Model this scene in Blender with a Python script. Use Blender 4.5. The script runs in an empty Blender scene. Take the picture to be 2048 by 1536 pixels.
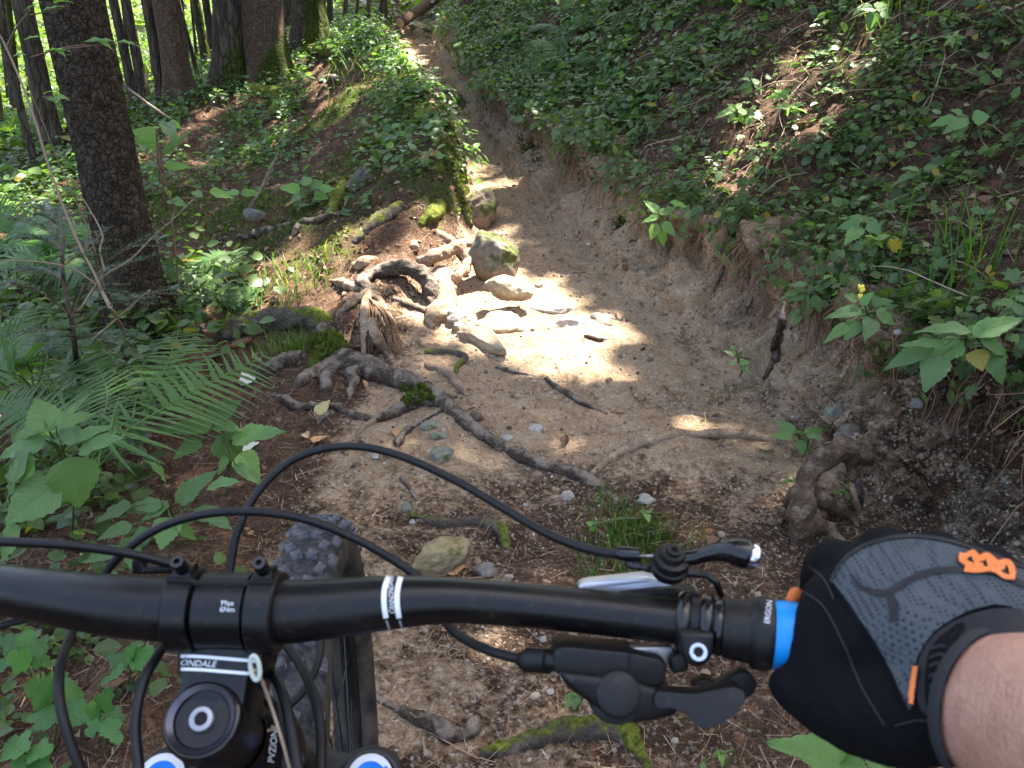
import bpy, bmesh, math
import numpy as np
from mathutils import Vector, Matrix, Euler
from mathutils.bvhtree import BVHTree

S = bpy.context.scene
COL = S.collection
rng = np.random.RandomState(7)

# ------------------------------------------------------------------ camera, sky, sun, exposure
CAMZ, PITCH, FPX = 1.30, math.radians(25.0), 1671.0
cam_d = bpy.data.cameras.new('camera'); cam = bpy.data.objects.new('camera', cam_d); COL.objects.link(cam)
cam.location = (0, 0, CAMZ); cam.rotation_euler = (math.pi/2 - PITCH, 0, 0)
cam_d.sensor_width = 36.0; cam_d.lens = 36.0*FPX/2048.0
cam_d.clip_start = 0.02; cam_d.clip_end = 400
cam_d.dof.use_dof = True; cam_d.dof.focus_distance = 2.6; cam_d.dof.aperture_fstop = 20.0
S.camera = cam
SUN = Vector((0.30, 0.34, 0.89)).normalized()
W = bpy.data.worlds.new('World'); S.world = W; W.use_nodes = True
wn = W.node_tree
sky = wn.nodes.new('ShaderNodeTexSky'); sky.sky_type = 'NISHITA'; sky.sun_disc = False
sky.sun_elevation = math.asin(SUN.z); sky.sun_rotation = math.atan2(SUN.x, SUN.y)
sky.air_density = 1.0; sky.dust_density = 5.5; sky.ozone_density = 0.5
bg = wn.nodes['Background']; bg.inputs['Strength'].default_value = 0.095
wn.links.new(sky.outputs[0], bg.inputs['Color'])
sd = bpy.data.lights.new('sun', 'SUN'); sun = bpy.data.objects.new('sun', sd); COL.objects.link(sun)
sd.energy = 5.0; sd.angle = math.radians(0.55); sd.color = (1.0, 0.93, 0.82)
sun.rotation_euler = SUN.to_track_quat('Z', 'Y').to_euler(); sun.location = SUN*30
S.view_settings.view_transform = 'Standard'; S.view_settings.look = 'None'
S.view_settings.gamma = 1.0; S.view_settings.use_curve_mapping = False
S.view_settings.exposure = 2.88
S.cycles.max_bounces = 6; S.cycles.diffuse_bounces = 3; S.cycles.glossy_bounces = 2
S.cycles.transmission_bounces = 3; S.cycles.transparent_max_bounces = 6
S.cycles.caustics_reflective = False; S.cycles.caustics_refractive = False

# ------------------------------------------------------------------ helpers: rays, noise, meshes
cP, sP = math.cos(PITCH), math.sin(PITCH)
def ray(px, py):
    u = (px-1024)/FPX; v = (py-768)/FPX
    return Vector((u, cP - v*sP, -sP - v*cP))
def at(px, py, d): return Vector((0, 0, CAMZ)) + ray(px, py)*d
def proj(P):
    P = np.asarray(P, float); x = P[..., 0]; y = P[..., 1]; z = P[..., 2]-CAMZ
    d = y*cP - z*sP; up = y*sP + z*cP
    d = np.where(np.abs(d) < 1e-4, 1e-4, d)
    return 1024 + FPX*x/d, 768 - FPX*up/d, d

_perm = np.random.RandomState(3).permutation(256); _perm = np.concatenate([_perm, _perm, _perm])
_grad = np.random.RandomState(4).normal(size=(256, 3)); _grad /= np.linalg.norm(_grad, axis=1)[:, None]
def pnoise(p):
    p = np.asarray(p, float); pi = np.floor(p).astype(int); f = p - pi; pi &= 255
    w = f*f*f*(f*(f*6-15)+10); out = np.zeros(len(p))
    for dx in (0, 1):
        for dy in (0, 1):
            for dz in (0, 1):
                h = _perm[_perm[_perm[(pi[:, 0]+dx) & 255]+((pi[:, 1]+dy) & 255)]+((pi[:, 2]+dz) & 255)]
                g = _grad[h]; d = f - np.array((dx, dy, dz))
                wt = (w[:, 0] if dx else 1-w[:, 0])*(w[:, 1] if dy else 1-w[:, 1])*(w[:, 2] if dz else 1-w[:, 2])
                out += wt*(g*d).sum(1)
    return out*1.6
def fbm(p, octv=4, gain=.5):
    p = np.asarray(p, float); o = np.zeros(len(p)); a = 1.
    for i in range(octv):
        o += a*pnoise(p*(2**i) + 17.3*i); a *= gain
    return o
def nrm(v):
    v = np.asarray(v, float); return v/np.maximum(np.linalg.norm(v, axis=-1, keepdims=True), 1e-9)

def fast_mesh(name, V, F, mats=(), smooth=True, matidx=None, tint=None):
    """V (n,3), F list of equal-size index arrays or (m,k) array"""
    me = bpy.data.meshes.new(name); V = np.asarray(V, np.float32)
    Fs = F if isinstance(F, (list, tuple)) else [F]
    Fs = [np.asarray(f, np.int32) for f in Fs if len(f)]
    me.vertices.add(len(V)); me.vertices.foreach_set('co', V.ravel())
    loops = np.concatenate([f.ravel() for f in Fs]); sizes = np.concatenate([np.full(len(f), f.shape[1], np.int32) for f in Fs])
    starts = np.concatenate([[0], np.cumsum(sizes)[:-1]]).astype(np.int32)
    me.loops.add(len(loops)); me.loops.foreach_set('vertex_index', loops)
    me.polygons.add(len(sizes)); me.polygons.foreach_set('loop_start', starts)
    me.polygons.foreach_set('use_smooth', np.full(len(sizes), bool(smooth)))
    for m in mats: me.materials.append(m)
    if matidx is not None: me.polygons.foreach_set('material_index', np.asarray(matidx, np.int32))
    if tint is not None:
        a = me.color_attributes.new('tint', 'FLOAT_COLOR', 'POINT')
        t = np.ones((len(V), 4), np.float32); t[:, :tint.shape[1]] = tint; a.data.foreach_set('color', t.ravel())
    me.update(); me.validate(); return me
def obj(name, me, parent=None, loc=None, **kw):
    o = bpy.data.objects.new(name, me); COL.objects.link(o)
    if parent is not None: o.parent = parent
    if loc is not None: o.location = loc
    for k, v in kw.items():
        if v: o[k] = v
    return o
def thing(name, label, category, group=None, loc=(0, 0, 0), me=None, rot=None):
    assert 4 <= len(label.split()) <= 16, label
    o = bpy.data.objects.new(name, me); COL.objects.link(o); o.location = loc
    if me is None: o.empty_display_size = .05
    if rot is not None: o.rotation_euler = rot
    o['label'] = label; o['category'] = category
    if group: o['group'] = group
    return o
class MB:
    """mesh accumulator"""
    def __init__(s): s.V = []; s.F = []; s.n = 0; s.M = []; s.T = []
    def add(s, V, F, mi=0, tint=None):
        V = np.asarray(V, float); s.V.append(V)
        for f in (F if isinstance(F, list) else [F]):
            f = np.asarray(f, int)
            if len(f): s.F.append(f + s.n); s.M.append(np.full(len(f), mi))
        s.T.append(np.ones((len(V), 3)) if tint is None else np.broadcast_to(np.asarray(tint, float), (len(V), 3)))
        s.n += len(V); return s
    def mesh(s, name, mats, smooth=True):
        return fast_mesh(name, np.concatenate(s.V), s.F, mats, smooth, np.concatenate(s.M), np.concatenate(s.T))
def catmull(P, n, closed=False):
    P = np.asarray(P, float); m = len(P)
    if m == 2: t = np.linspace(0, 1, n)[:, None]; return P[0]*(1-t)+P[1]*t
    if closed: Q = np.concatenate([P[-1:], P, P[:2]]); segs = m
    else: Q = np.concatenate([2*P[:1]-P[1:2], P, 2*P[-1:]-P[-2:-1]]); segs = m-1
    t = np.linspace(0, segs, n, endpoint=not closed); k = np.minimum(t.astype(int), segs-1); u = (t-k)[:, None]
    a, b, c, d = Q[k], Q[k+1], Q[k+2], Q[k+3]
    return .5*((2*b)+(-a+c)*u+(2*a-5*b+4*c-d)*u*u+(-a+3*b-3*c+d)*u**3)
def frames(P):
    T = np.gradient(P, axis=0); T = nrm(T); N = np.zeros_like(P)
    up = np.array((0, 0, 1.)) if abs(T[0][2]) < .9 else np.array((0, 1., 0))
    n = up - T[0]*T[0].dot(up); n /= np.linalg.norm(n); N[0] = n
    for i in range(1, len(P)):
        n = N[i-1] - T[i]*T[i].dot(N[i-1]); N[i] = n/max(np.linalg.norm(n), 1e-9)
    return T, N, np.cross(T, N)
def tube(P, R, seg=10, cap=True):
    P = np.asarray(P, float); R = np.broadcast_to(np.asarray(R, float), (len(P),))
    T, N, B = frames(P); a = np.linspace(0, 2*np.pi, seg, endpoint=False)
    V = (P[:, None]+R[:, None, None]*(np.cos(a)[None, :, None]*N[:, None]+np.sin(a)[None, :, None]*B[:, None])).reshape(-1, 3)
    i, j = np.meshgrid(np.arange(len(P)-1), np.arange(seg), indexing='ij'); j2 = (j+1) % seg
    F = [np.stack([i*seg+j, i*seg+j2, (i+1)*seg+j2, (i+1)*seg+j], -1).reshape(-1, 4)]
    if cap:
        n = len(V); V = np.concatenate([V, P[:1], P[-1:]]); k = np.arange(seg); k2 = (k+1) % seg; e = (len(P)-1)*seg
        F.append(np.stack([k2, k, np.full(seg, n)], -1)); F.append(np.stack([e+k, e+k2, np.full(seg, n+1)], -1))
    return V, F
def bm_mesh(name, bm, mats=(), smooth=True):
    me = bpy.data.meshes.new(name); bm.normal_update(); bm.to_mesh(me); bm.free()
    for m in mats: me.materials.append(m)
    if smooth: me.polygons.foreach_set('use_smooth', np.ones(len(me.polygons), bool))
    return me
def evaluated(o, name):
    dg = bpy.context.evaluated_depsgraph_get(); dg.update()
    me = bpy.data.meshes.new_from_object(o.evaluated_get(dg)); me.name = name
    bpy.data.objects.remove(o); return me
def union(name, mb, voxel, mats, smooth_it=6, disp=None):
    """voxel union of overlapping closed shapes, smoothed, optional noise displacement"""
    me = mb.mesh(name, mats); o = bpy.data.objects.new(name, me); COL.objects.link(o)
    m = o.modifiers.new('r', 'REMESH'); m.mode = 'VOXEL'; m.voxel_size = voxel; m.use_smooth_shade = True
    if smooth_it:
        m = o.modifiers.new('s', 'SMOOTH'); m.factor = .5; m.iterations = smooth_it
    me2 = evaluated(o, name)
    if not me2.materials:
        for mm in mats: me2.materials.append(mm)
    if disp is not None:
        n = len(me2.vertices); co = np.empty(n*3, np.float32); me2.vertices.foreach_get('co', co); co = co.reshape(-1, 3)
        no = np.empty(n*3, np.float32); me2.vertex_normals.foreach_get('vector', no); no = no.reshape(-1, 3)
        co = co + no*disp(co)[:, None]; me2.vertices.foreach_set('co', co.astype(np.float32).ravel()); me2.update()
    me2.polygons.foreach_set('use_smooth', np.ones(len(me2.polygons), bool))
    return me2
def mesh_arrays(me):
    n = len(me.vertices); co = np.empty(n*3, np.float32); me.vertices.foreach_get('co', co)
    no = np.empty(n*3, np.float32); me.vertex_normals.foreach_get('vector', no)
    return co.reshape(-1, 3).astype(float), no.reshape(-1, 3).astype(float)
def bvh_of(me):
    me.calc_loop_triangles(); co, _ = mesh_arrays(me)
    t = np.empty(len(me.loop_triangles)*3, np.int32); me.loop_triangles.foreach_get('vertices', t)
    return BVHTree.FromPolygons([tuple(v) for v in co.tolist()], t.reshape(-1, 3).tolist())

# ------------------------------------------------------------------ materials
def newmat(name, base=(.5, .5, .5), rough=.6, metal=0., spec=.5):
    m = bpy.data.materials.new(name); m.use_nodes = True; b = m.node_tree.nodes['Principled BSDF']
    b.inputs['Base Color'].default_value = (*base, 1); b.inputs['Roughness'].default_value = rough
    b.inputs['Metallic'].default_value = metal; b.inputs['Specular IOR Level'].default_value = spec
    return m
class NT:
    def __init__(s, m): s.t = m.node_tree; s.b = s.t.nodes.get('Principled BSDF'); s.out = s.t.nodes['Material Output']
    def n(s, typ, ins=None, **kw):
        x = s.t.nodes.new(typ)
        for k, v in kw.items(): setattr(x, k, v)
        for k, v in (ins or {}).items(): s.set(x, k, v)
        return x
    def set(s, x, k, v):
        i = x.inputs[k]
        if isinstance(v, bpy.types.NodeSocket): s.t.links.new(v, i)
        elif isinstance(v, bpy.types.Node): s.t.links.new(v.outputs[0], i)
        else: i.default_value = (*v, 1) if (hasattr(i.default_value, '__len__') and len(i.default_value) == 4 and len(v) == 3) else v
    def co(s, scale=None):
        c = s.n('ShaderNodeTexCoord').outputs['Object']
        if scale is not None: c = s.n('ShaderNodeMapping', {'Vector': c, 'Scale': scale}).outputs[0]
        return c
    def noise(s, scale, detail=4, rough=.55, vec=None, dist=0.): return s.n('ShaderNodeTexNoise', {'Vector': vec or s.co(), 'Scale': scale, 'Detail': detail, 'Roughness': rough, 'Distortion': dist}).outputs[0]
    def vor(s, scale, vec=None, out='Distance', feature='F1', rnd=1.): 
        return s.n('ShaderNodeTexVoronoi', {'Vector': vec or s.co(), 'Scale': scale, 'Randomness': rnd}, feature=feature).outputs[out]
    def ramp(s, f, stops, interp='LINEAR'):
        r = s.n('ShaderNodeValToRGB', {'Fac': f}); e = r.color_ramp; e.interpolation = interp
        while len(e.elements) < len(stops): e.elements.new(.5)
        for el, (p, c) in zip(e.elements, stops): el.position = p; el.color = (*c, 1) if hasattr(c, '__len__') else (c, c, c, 1)
        return r.outputs[0]
    def mix(s, f, a, b, mode='MIX'):
        x = s.n('ShaderNodeMix', data_type='RGBA', blend_type=mode); s.set(x, 0, f); s.set(x, 6, a); s.set(x, 7, b); return x.outputs[2]
    def math(s, op, a, b=0., clamp=False): return s.n('ShaderNodeMath', {0: a, 1: b}, operation=op, use_clamp=clamp).outputs[0]
    def attr(s, name, out='Color'): return s.n('ShaderNodeAttribute', attribute_name=name).outputs[out]
    def sep(s, c): return s.n('ShaderNodeSeparateColor', {0: c}).outputs
    def bump(s, h, strength=.5, dist=.01, normal=None):
        ins = {'Height': h, 'Strength': strength, 'Distance': dist}
        if normal is not None: ins['Normal'] = normal
        return s.n('ShaderNodeBump', ins).outputs[0]
    def base(s, c): s.set(s.b, 'Base Color', c)
    def norm(s, c): s.set(s.b, 'Normal', c)

def ground_material():
    m = newmat('ground_soil', rough=.95, spec=.15); t = NT(m); c = t.co()
    k = t.sep(t.attr('mask')); pale, grey, moss = k[0], k[1], k[2]; red = t.attr('mask', 'Alpha')
    n1 = t.noise(2.3, 5); n2 = t.noise(13, 8, .65); n3 = t.noise(70, 5, .65); n4 = t.noise(260, 3, .6)
    vr = t.sep(t.vor(150, out='Color')); vb = t.sep(t.vor(60, out='Color'))
    st = t.noise(38, 5, .7, t.co((1., .25, 1.)), 1.6); st2 = t.noise(38, 5, .7, t.co((.25, 1., 1.)), 1.6)
    needles = t.math('MAXIMUM', st, st2)
    f23 = t.math('ADD', t.math('MULTIPLY', n2, .55), t.math('MULTIPLY', n3, .45))
    f34 = t.math('ADD', t.math('MULTIPLY', n4, .4), t.math('MULTIPLY', f23, .6))
    litter = t.ramp(f34, [(.36, (.014, .008, .005)), (.5, (.062, .038, .023)), (.62, (.17, .11, .07))])
    litter = t.mix(t.math('MULTIPLY', t.ramp(needles, [(.56, 0.), (.68, 1.)]), .55), litter, (.27, .165, .105))
    litter = t.mix(t.math('MULTIPLY', red, .8), litter, t.ramp(f34, [(.36, (.022, .011, .007)), (.5, (.11, .06, .037)), (.63, (.27, .165, .11))]))
    tan = t.ramp(f34, [(.33, (.13, .085, .05)), (.45, (.345, .235, .142)), (.56, (.51, .375, .245)), (.7, (.65, .52, .385))]); tan = t.mix(t.math('MULTIPLY', red, .42), tan, (.30, .165, .085))
    gv = t.math('ADD', t.math('MULTIPLY', vr[0], .3), t.math('ADD', t.math('MULTIPLY', f34, .5), t.math('MULTIPLY', n2, .35)))
    gr = t.ramp(gv, [(.30, (.02, .014, .009)), (.50, (.10, .077, .053)), (.70, (.26, .215, .16)), (.86, (.58, .53, .47))])
    ms = t.ramp(f34, [(.36, (.012, .02, .004)), (.5, (.04, .062, .01)), (.64, (.12, .16, .025))])
    ed = t.math('MULTIPLY', t.math('SUBTRACT', f23, .5), 1.6)
    def soft(x, lo=.35, hi=.65): return t.ramp(t.math('ADD', x, ed), [(lo, 0.), (hi, 1.)])
    col = t.mix(soft(pale), litter, tan); col = t.mix(soft(grey), col, gr); col = t.mix(soft(moss, .42, .62), col, ms)
    fl = t.math('MULTIPLY', t.math('GREATER_THAN', vr[1], .90), t.ramp(t.math('ADD', pale, grey), [(.1, .1), (.6, .75)]))
    col = t.mix(fl, col, t.mix(vr[2], (.62, .55, .47), (.34, .29, .24)))
    fb = t.math('MULTIPLY', t.math('GREATER_THAN', vb[1], .955), .55); col = t.mix(fb, col, t.mix(vb[2], (.3, .13, .06), (.06, .04, .03)))
    t.base(col)
    h = t.math('ADD', t.math('MULTIPLY', n2, .8), t.math('ADD', t.math('MULTIPLY', n3, .5), t.math('MULTIPLY', n4, .18)))
    h = t.math('ADD', h, t.math('MULTIPLY', vr[0], .1)); h = t.math('ADD', h, t.math('MULTIPLY', needles, .35))
    t.norm(t.bump(h, .9, .035)); return m
def leaf_material(name, base, under=None, rough=.45, trans=.35, tip=(1.25, 1.3, .8)):
    m = newmat(name, base, rough, spec=.45); t = NT(m); a = t.sep(t.attr('tint'))
    n = t.noise(55, 4)
    c = t.mix(t.math('MULTIPLY', a[1], 1., True), base, tuple(b*k for b, k in zip(base, tip)))
    c = t.mix(t.ramp(n, [(.35, 0.), (.7, .5)]), c, tuple(b*.62 for b in base))
    c = t.mix(1., c, t.n('ShaderNodeCombineColor', {0: a[0], 1: a[0], 2: a[0]}).outputs[0], 'MULTIPLY')
    yel = t.math('GREATER_THAN', a[2], 1.5); c = t.mix(yel, c, (.30, .24, .045))
    t.base(c); t.norm(t.bump(n, .3, .004))
    tr = t.n('ShaderNodeBsdfTranslucent', {'Color': t.mix(1., c, (1.9, 2.1, .75), 'MULTIPLY')})
    mx = t.n('ShaderNodeMixShader', {0: trans, 1: t.b.outputs[0], 2: tr.outputs[0]})
    t.t.links.new(mx.outputs[0], t.out.inputs['Surface']); return m
def bark_material(name, dark, light, moss_h=None, scale=1., stretch=.45, plates=True, bump=.03):
    m = newmat(name, dark, .9, spec=.2); t = NT(m); c = t.co((1, 1, stretch))
    wv = t.n('ShaderNodeVectorMath', {0: c, 1: t.n('ShaderNodeVectorMath', {0: t.n('ShaderNodeTexNoise', {'Vector': c, 'Scale': 16*scale}).outputs['Color'], 1: (.07/scale,)*3}, operation='MULTIPLY').outputs[0]}, operation='ADD').outputs[0]
    n = t.noise(9*scale, 7, .65, c, .4); ve = t.vor(17*scale, wv, 'Distance', 'DISTANCE_TO_EDGE'); v = t.ramp(ve, [(0., 1.), (.10, .3), (.4, 0.)]); n3 = t.noise(60*scale, 4, .6, c); vc = t.sep(t.vor(17*scale, wv, 'Color'))[0]
    f = t.math('ADD', t.math('MULTIPLY', n, .55), t.math('MULTIPLY', n3, .45))
    col = t.ramp(f, [(.33, tuple(x*.5 for x in dark)), (.5, dark), (.67, light)])
    if plates: col = t.mix(t.math('MULTIPLY', vc, .45), col, light); col = t.mix(t.math('MULTIPLY', v, .6), col, tuple(x*.3 for x in dark))
    ms = t.ramp(t.noise(60, 5), [(.35, (.022, .034, .005)), (.65, (.10, .125, .02))])
    mk = t.sep(t.attr('tint'))[1]
    mk = t.ramp(t.math('ADD', mk, t.math('MULTIPLY', t.math('SUBTRACT', t.noise(11, 6), .5), 1.2)), [(1.3, 0.), (1.55, 1.)]) if False else \
        t.ramp(t.math('ADD', t.math('SUBTRACT', mk, 1.), t.math('MULTIPLY', t.math('SUBTRACT', t.noise(11, 6), .5), 1.1)), [(.32, 0.), (.6, 1.)])
    col = t.mix(mk, col, ms); t.base(col)
    h = t.math('ADD', f, t.math('MULTIPLY', v, -.5 if plates else 0.)); t.norm(t.bump(h, .9, bump)); return m
def stone_material(name, a, b, moss=0.):
    m = newmat(name, a, .85, spec=.3); t = NT(m); n = t.noise(7, 7, .62); n2 = t.noise(48, 6, .65)
    f = t.math('ADD', t.math('MULTIPLY', n, .6), t.math('MULTIPLY', n2, .4))
    col = t.ramp(f, [(.35, tuple(x*.55 for x in a)), (.5, a), (.66, b)])
    col = t.mix(t.math('MULTIPLY', t.math('GREATER_THAN', t.sep(t.vor(90, out='Color'))[0], .9), .4), col, tuple(x*.45 for x in a))
    if moss:
        g = t.n('ShaderNodeNewGeometry').outputs['Normal']; z = t.n('ShaderNodeSeparateXYZ', {0: g}).outputs[2]
        k = t.ramp(t.math('ADD', t.noise(9, 5), t.math('MULTIPLY', z, .12)), [(.66-moss*.3, 0.), (.74-moss*.3, 1.)])
        col = t.mix(k, col, t.ramp(n2, [(.35, (.02, .03, .005)), (.65, (.075, .10, .015))]))
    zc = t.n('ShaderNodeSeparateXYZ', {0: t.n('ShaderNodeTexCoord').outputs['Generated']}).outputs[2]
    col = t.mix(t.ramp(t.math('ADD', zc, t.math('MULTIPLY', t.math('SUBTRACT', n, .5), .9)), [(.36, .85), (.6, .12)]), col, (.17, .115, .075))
    t.base(col); t.norm(t.bump(f, .8, .02)); return m
# ------------------------------------------------------------------ terrain: one lofted sheet, cut into path, bank and forest floor
ST = [  # Y, then (X,z) for columns A..L : far left, left, left mid, left near, ridge left foot, crest, trail left, trail right, bank lip, slope mid, slope up, far right
 (-2.5, (-60,-4),(-12,-1.4),(-5,-.8),(-2.0,-.5),(-1.0,-.45),(-.7,-.43),(-.4,-.42),(.9,-.4),(1.15,.02),(2.3,.9),(6,3.6),(40,20)),
 (-.5, (-60,-4),(-12,-1.3),(-5,-.7),(-2.0,-.32),(-1.0,-.2),(-.7,-.18),(-.4,-.17),(.95,-.15),(1.2,.25),(2.4,1.15),(6,4.0),(40,22)),
 (.4,  (-60,-4),(-12,-1.3),(-5,-.6),(-2.0,-.2),(-1.0,.03),(-.7,.06),(-.4,.075),(.97,.07),(1.25,.45),(2.4,1.25),(6,4.1),(40,22)),
 (1.2, (-60,-4),(-12,-1.2),(-5,-.55),(-2.1,-.14),(-1.0,.03),(-.7,.075),(-.4,.085),(1.0,.08),(1.29,.46),(2.4,1.3),(6,4.2),(40,22)),
 (1.9, (-60,-4),(-12,-1.2),(-5,-.55),(-2.2,-.12),(-1.1,.0),(-.75,.075),(-.4,.085),(.97,.075),(1.22,.45),(2.4,1.35),(6,4.3),(40,22)),
 (2.4, (-60,-4),(-12,-1.2),(-5,-.5),(-2.2,-.1),(-1.1,.02),(-.7,.10),(-.3,.09),(.82,.08),(1.08,.43),(2.3,1.4),(6,4.3),(40,22)),
 (2.9, (-60,-4),(-12,-1.2),(-5,-.5),(-2.3,-.08),(-1.2,.05),(-.62,.17),(-.22,.14),(.62,.13),(1.0,.44),(2.2,1.4),(6,4.3),(40,22)),
 (3.5, (-60,-4),(-12,-1.2),(-5,-.5),(-2.3,-.06),(-1.3,.10),(-.45,.33),(-.12,.18),(.39,.18),(.66,.46),(2.0,1.4),(6,4.3),(40,22)),
 (4.4, (-60,-4),(-12,-1.3),(-5.2,-.4),(-2.4,-.02),(-1.5,.14),(-.38,.57),(-.15,.25),(.14,.25),(.45,.56),(1.8,1.5),(6,4.4),(40,22)),
 (6.3, (-60,-4),(-12,-1.3),(-5.4,-.25),(-2.6,.12),(-1.7,.27),(-.79,.77),(-.56,.42),(-.27,.42),(-.06,.64),(1.5,1.65),(6,4.6),(40,22)),
 (8.2, (-60,-4),(-12,-1.3),(-5.5,-.1),(-2.9,.46),(-1.9,.60),(-1.22,.92),(-.97,.58),(-.64,.58),(-.42,.84),(1.3,1.9),(6,4.8),(40,22)),
 (11,  (-60,-4),(-12,-1.3),(-5.6,.0),(-3.2,.66),(-2.4,.80),(-1.72,1.02),(-1.40,.74),(-1.02,.74),(-.76,1.04),(1.2,2.15),(6,5),(40,22)),
 (13,  (-60,-4),(-12,-1.3),(-5.8,.05),(-3.4,.75),(-2.6,.92),(-1.75,1.12),(-1.25,1.0),(-.85,1.1),(-.45,1.5),(1.2,2.5),(6,5.2),(40,22)),
 (16,  (-60,-4),(-12,-1.2),(-6,.1),(-3.6,.8),(-2.8,1.1),(-2.0,1.6),(-1.3,1.9),(-.8,2.2),(-.4,2.5),(1.2,3.4),(6,5.7),(40,22)),
 (24,  (-60,-3),(-14,-1.0),(-7,.2),(-4.4,.9),(-3.2,1.5),(-2.2,2.4),(-1.4,3.0),(-.8,3.4),(-.3,3.7),(1.4,4.6),(6,7),(40,24)),
 (50,  (-60,-1),(-20,.5),(-10,2),(-6,3.5),(-4,5),(-2.6,6.5),(-1.4,7.2),(-.6,7.6),(.2,8),(2,9),(8,11),(40,28)),
 (90,  (-60,5),(-20,6),(-10,8),(-6,10),(-4,11),(-2.6,12),(-1.4,13),(-.6,13.4),(.2,14),(2,15),(8,17),(40,32))]
def pchip(x, y, q):
    h = np.diff(x); d = np.diff(y, axis=0)/h[:, None]; m = np.zeros_like(y)
    w1 = 2*h[1:]+h[:-1]; w2 = h[1:]+2*h[:-1]
    with np.errstate(all='ignore'):
        hm = (w1+w2)[:, None]/(w1[:, None]/d[:-1]+w2[:, None]/d[1:])
    m[1:-1] = np.where(d[:-1]*d[1:] > 0, np.nan_to_num(hm), 0); m[0] = d[0]; m[-1] = d[-1]
    k = np.clip(np.searchsorted(x, q, side='right')-1, 0, len(x)-2); t = ((q-x[k])/h[k])[:, None]; hh = h[k][:, None]
    return (2*t**3-3*t**2+1)*y[k]+(t**3-2*t**2+t)*hh*m[k]+(-2*t**3+3*t**2)*y[k+1]+(t**3-t**2)*hh*m[k+1]
stY = np.array([s[0] for s in ST], float); stX = np.array([[c[0] for c in s[1:]] for s in ST], float); stZ = np.array([[c[1] for c in s[1:]] for s in ST], float)
rowY = np.concatenate([np.linspace(-2.5, .8, 50, endpoint=False), np.linspace(.8, 4.6, 270, endpoint=False),
                       np.geomspace(4.6, 16, 190, endpoint=False), np.geomspace(16, 90, 55)])
cx = pchip(stY, stX, rowY); cz = pchip(stY, stZ, rowY)
SEG = [14, 26, 55, 60, 60, 45, 65, 62, 110, 70, 18]
colS = np.concatenate([k+np.arange(n)/n for k, n in enumerate(SEG)]+[[11.]])
kk = np.arange(12.)
GX = pchip(kk, cx.T.copy(), colS).T; GZ = pchip(kk, cz.T.copy(), colS).T
ny, nx = GX.shape; GY = np.repeat(rowY[:, None], nx, 1); SC = np.repeat(colS[None], ny, 0)
# smooth the lofted creases a little
def blur(a, it, ax):
    for _ in range(it):
        b = a.copy(); sl = [slice(None)]*2; s0 = sl.copy(); s1 = sl.copy(); s2 = sl.copy()
        s0[ax] = slice(1, -1); s1[ax] = slice(0, -2); s2[ax] = slice(2, None)
        b[tuple(s0)] = .5*a[tuple(s0)]+.25*(a[tuple(s1)]+a[tuple(s2)]); a = b
    return a
GZ = blur(GZ, 10, 1); GX = blur(GX, 20, 0); GZ = blur(GZ, 10, 0)
P = np.stack([GX, GY, GZ], -1)
def gnormals(P):
    n = np.cross(np.gradient(P, axis=1), np.gradient(P, axis=0)); return nrm(n)
flat = P.reshape(-1, 3)
band = lambda lo, hi, w: np.clip((SC-lo)/w+.5, 0, 1)*np.clip((hi-SC)/w+.5, 0, 1)
wTrail = band(5.6, 7.15, .5); wBank = band(7.2, 8.2, .35); wSlope = np.clip((SC-8.1)/.3, 0, 1); wLeft = np.clip((5.7-SC)/.5, 0, 1)
near = np.clip((9-GY)/6, .35, 1)
N1 = fbm(flat*np.array((1.1, 1.1, 1.1)), 3).reshape(ny, nx); N2 = fbm(flat*4.3, 3).reshape(ny, nx)
N3 = fbm(flat*15, 3).reshape(ny, nx); N4 = fbm(flat*np.array((6, 6, 1.7))+9, 4).reshape(ny, nx)
rid = 1-2*np.abs(N4)
amp = wTrail*(.030*N1+.022*N2+.009*N3) + wBank*(.03*N1+.075*rid*np.clip(N1+.6, .2, 1.2)*(1+1.3*np.clip((2.9-GY)/.6,0,1))+.03*N2+(.012+.016*np.clip((2.9-GY)/.6,0,1))*N3) + wSlope*(.055*N1+.045*N2+.012*N3) + wLeft*(.07*N1+.035*N2+.012*N3)
far = np.clip((GY-12)/10, 0, 1)+np.clip((-GX-6)/6, 0, 1); amp = amp*(1+2.5*np.clip(far, 0, 1))
P = P+gnormals(P)*amp[..., None]
ov = (.55+.6*N2+.3*N1).clip(0, 1.3)*(GY < 9)*np.clip((GY+.5)/1.5, .3, 1)
P[..., 0] += ov*(.085*np.exp(-((SC-7.66)/.16)**2)-.085*np.exp(-((SC-8.0)/.11)**2)); P[..., 2] += ov*.02*np.exp(-((SC-8.02)/.12)**2)
GN = gnormals(P); flat = P.reshape(-1, 3)
# masks: R pale sand, G grey gravel, B moss, A red-brown litter
upx, upy, dep = proj(flat); upx = upx.reshape(ny, nx); upy = upy.reshape(ny, nx); X, Y, Z = P[..., 0], P[..., 1], P[..., 2]
def blob(x, y, r, rx=None): return np.clip(1.25-np.sqrt(((X-x)/(rx or r))**2+((Y-y)/r)**2), 0, 1)
pale = 1.08*wTrail*np.clip((Y-1.2)/1.4, .4, 1)*np.clip((8.5-Y)/3, .85, 1)+wBank*1.05*np.clip((Y-1.4)/1.2, .4, 1)
pale = np.maximum(pale, blob(-.15, 2.9, .55)*.9)
pale = pale*(.86+.55*N1)
grey = wBank*np.clip((2.3-Y)/.6, 0, 1)*(.35+.5*N2)+band(6.9, 7.5, .3)*np.clip((2.5-Y)/.6, 0, 1)*(.35+.4*N2)+wTrail*np.clip((Y-3.3)/.8, 0, 1)*.42+wBank*np.clip((Y-3.6), 0, .4)
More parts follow.
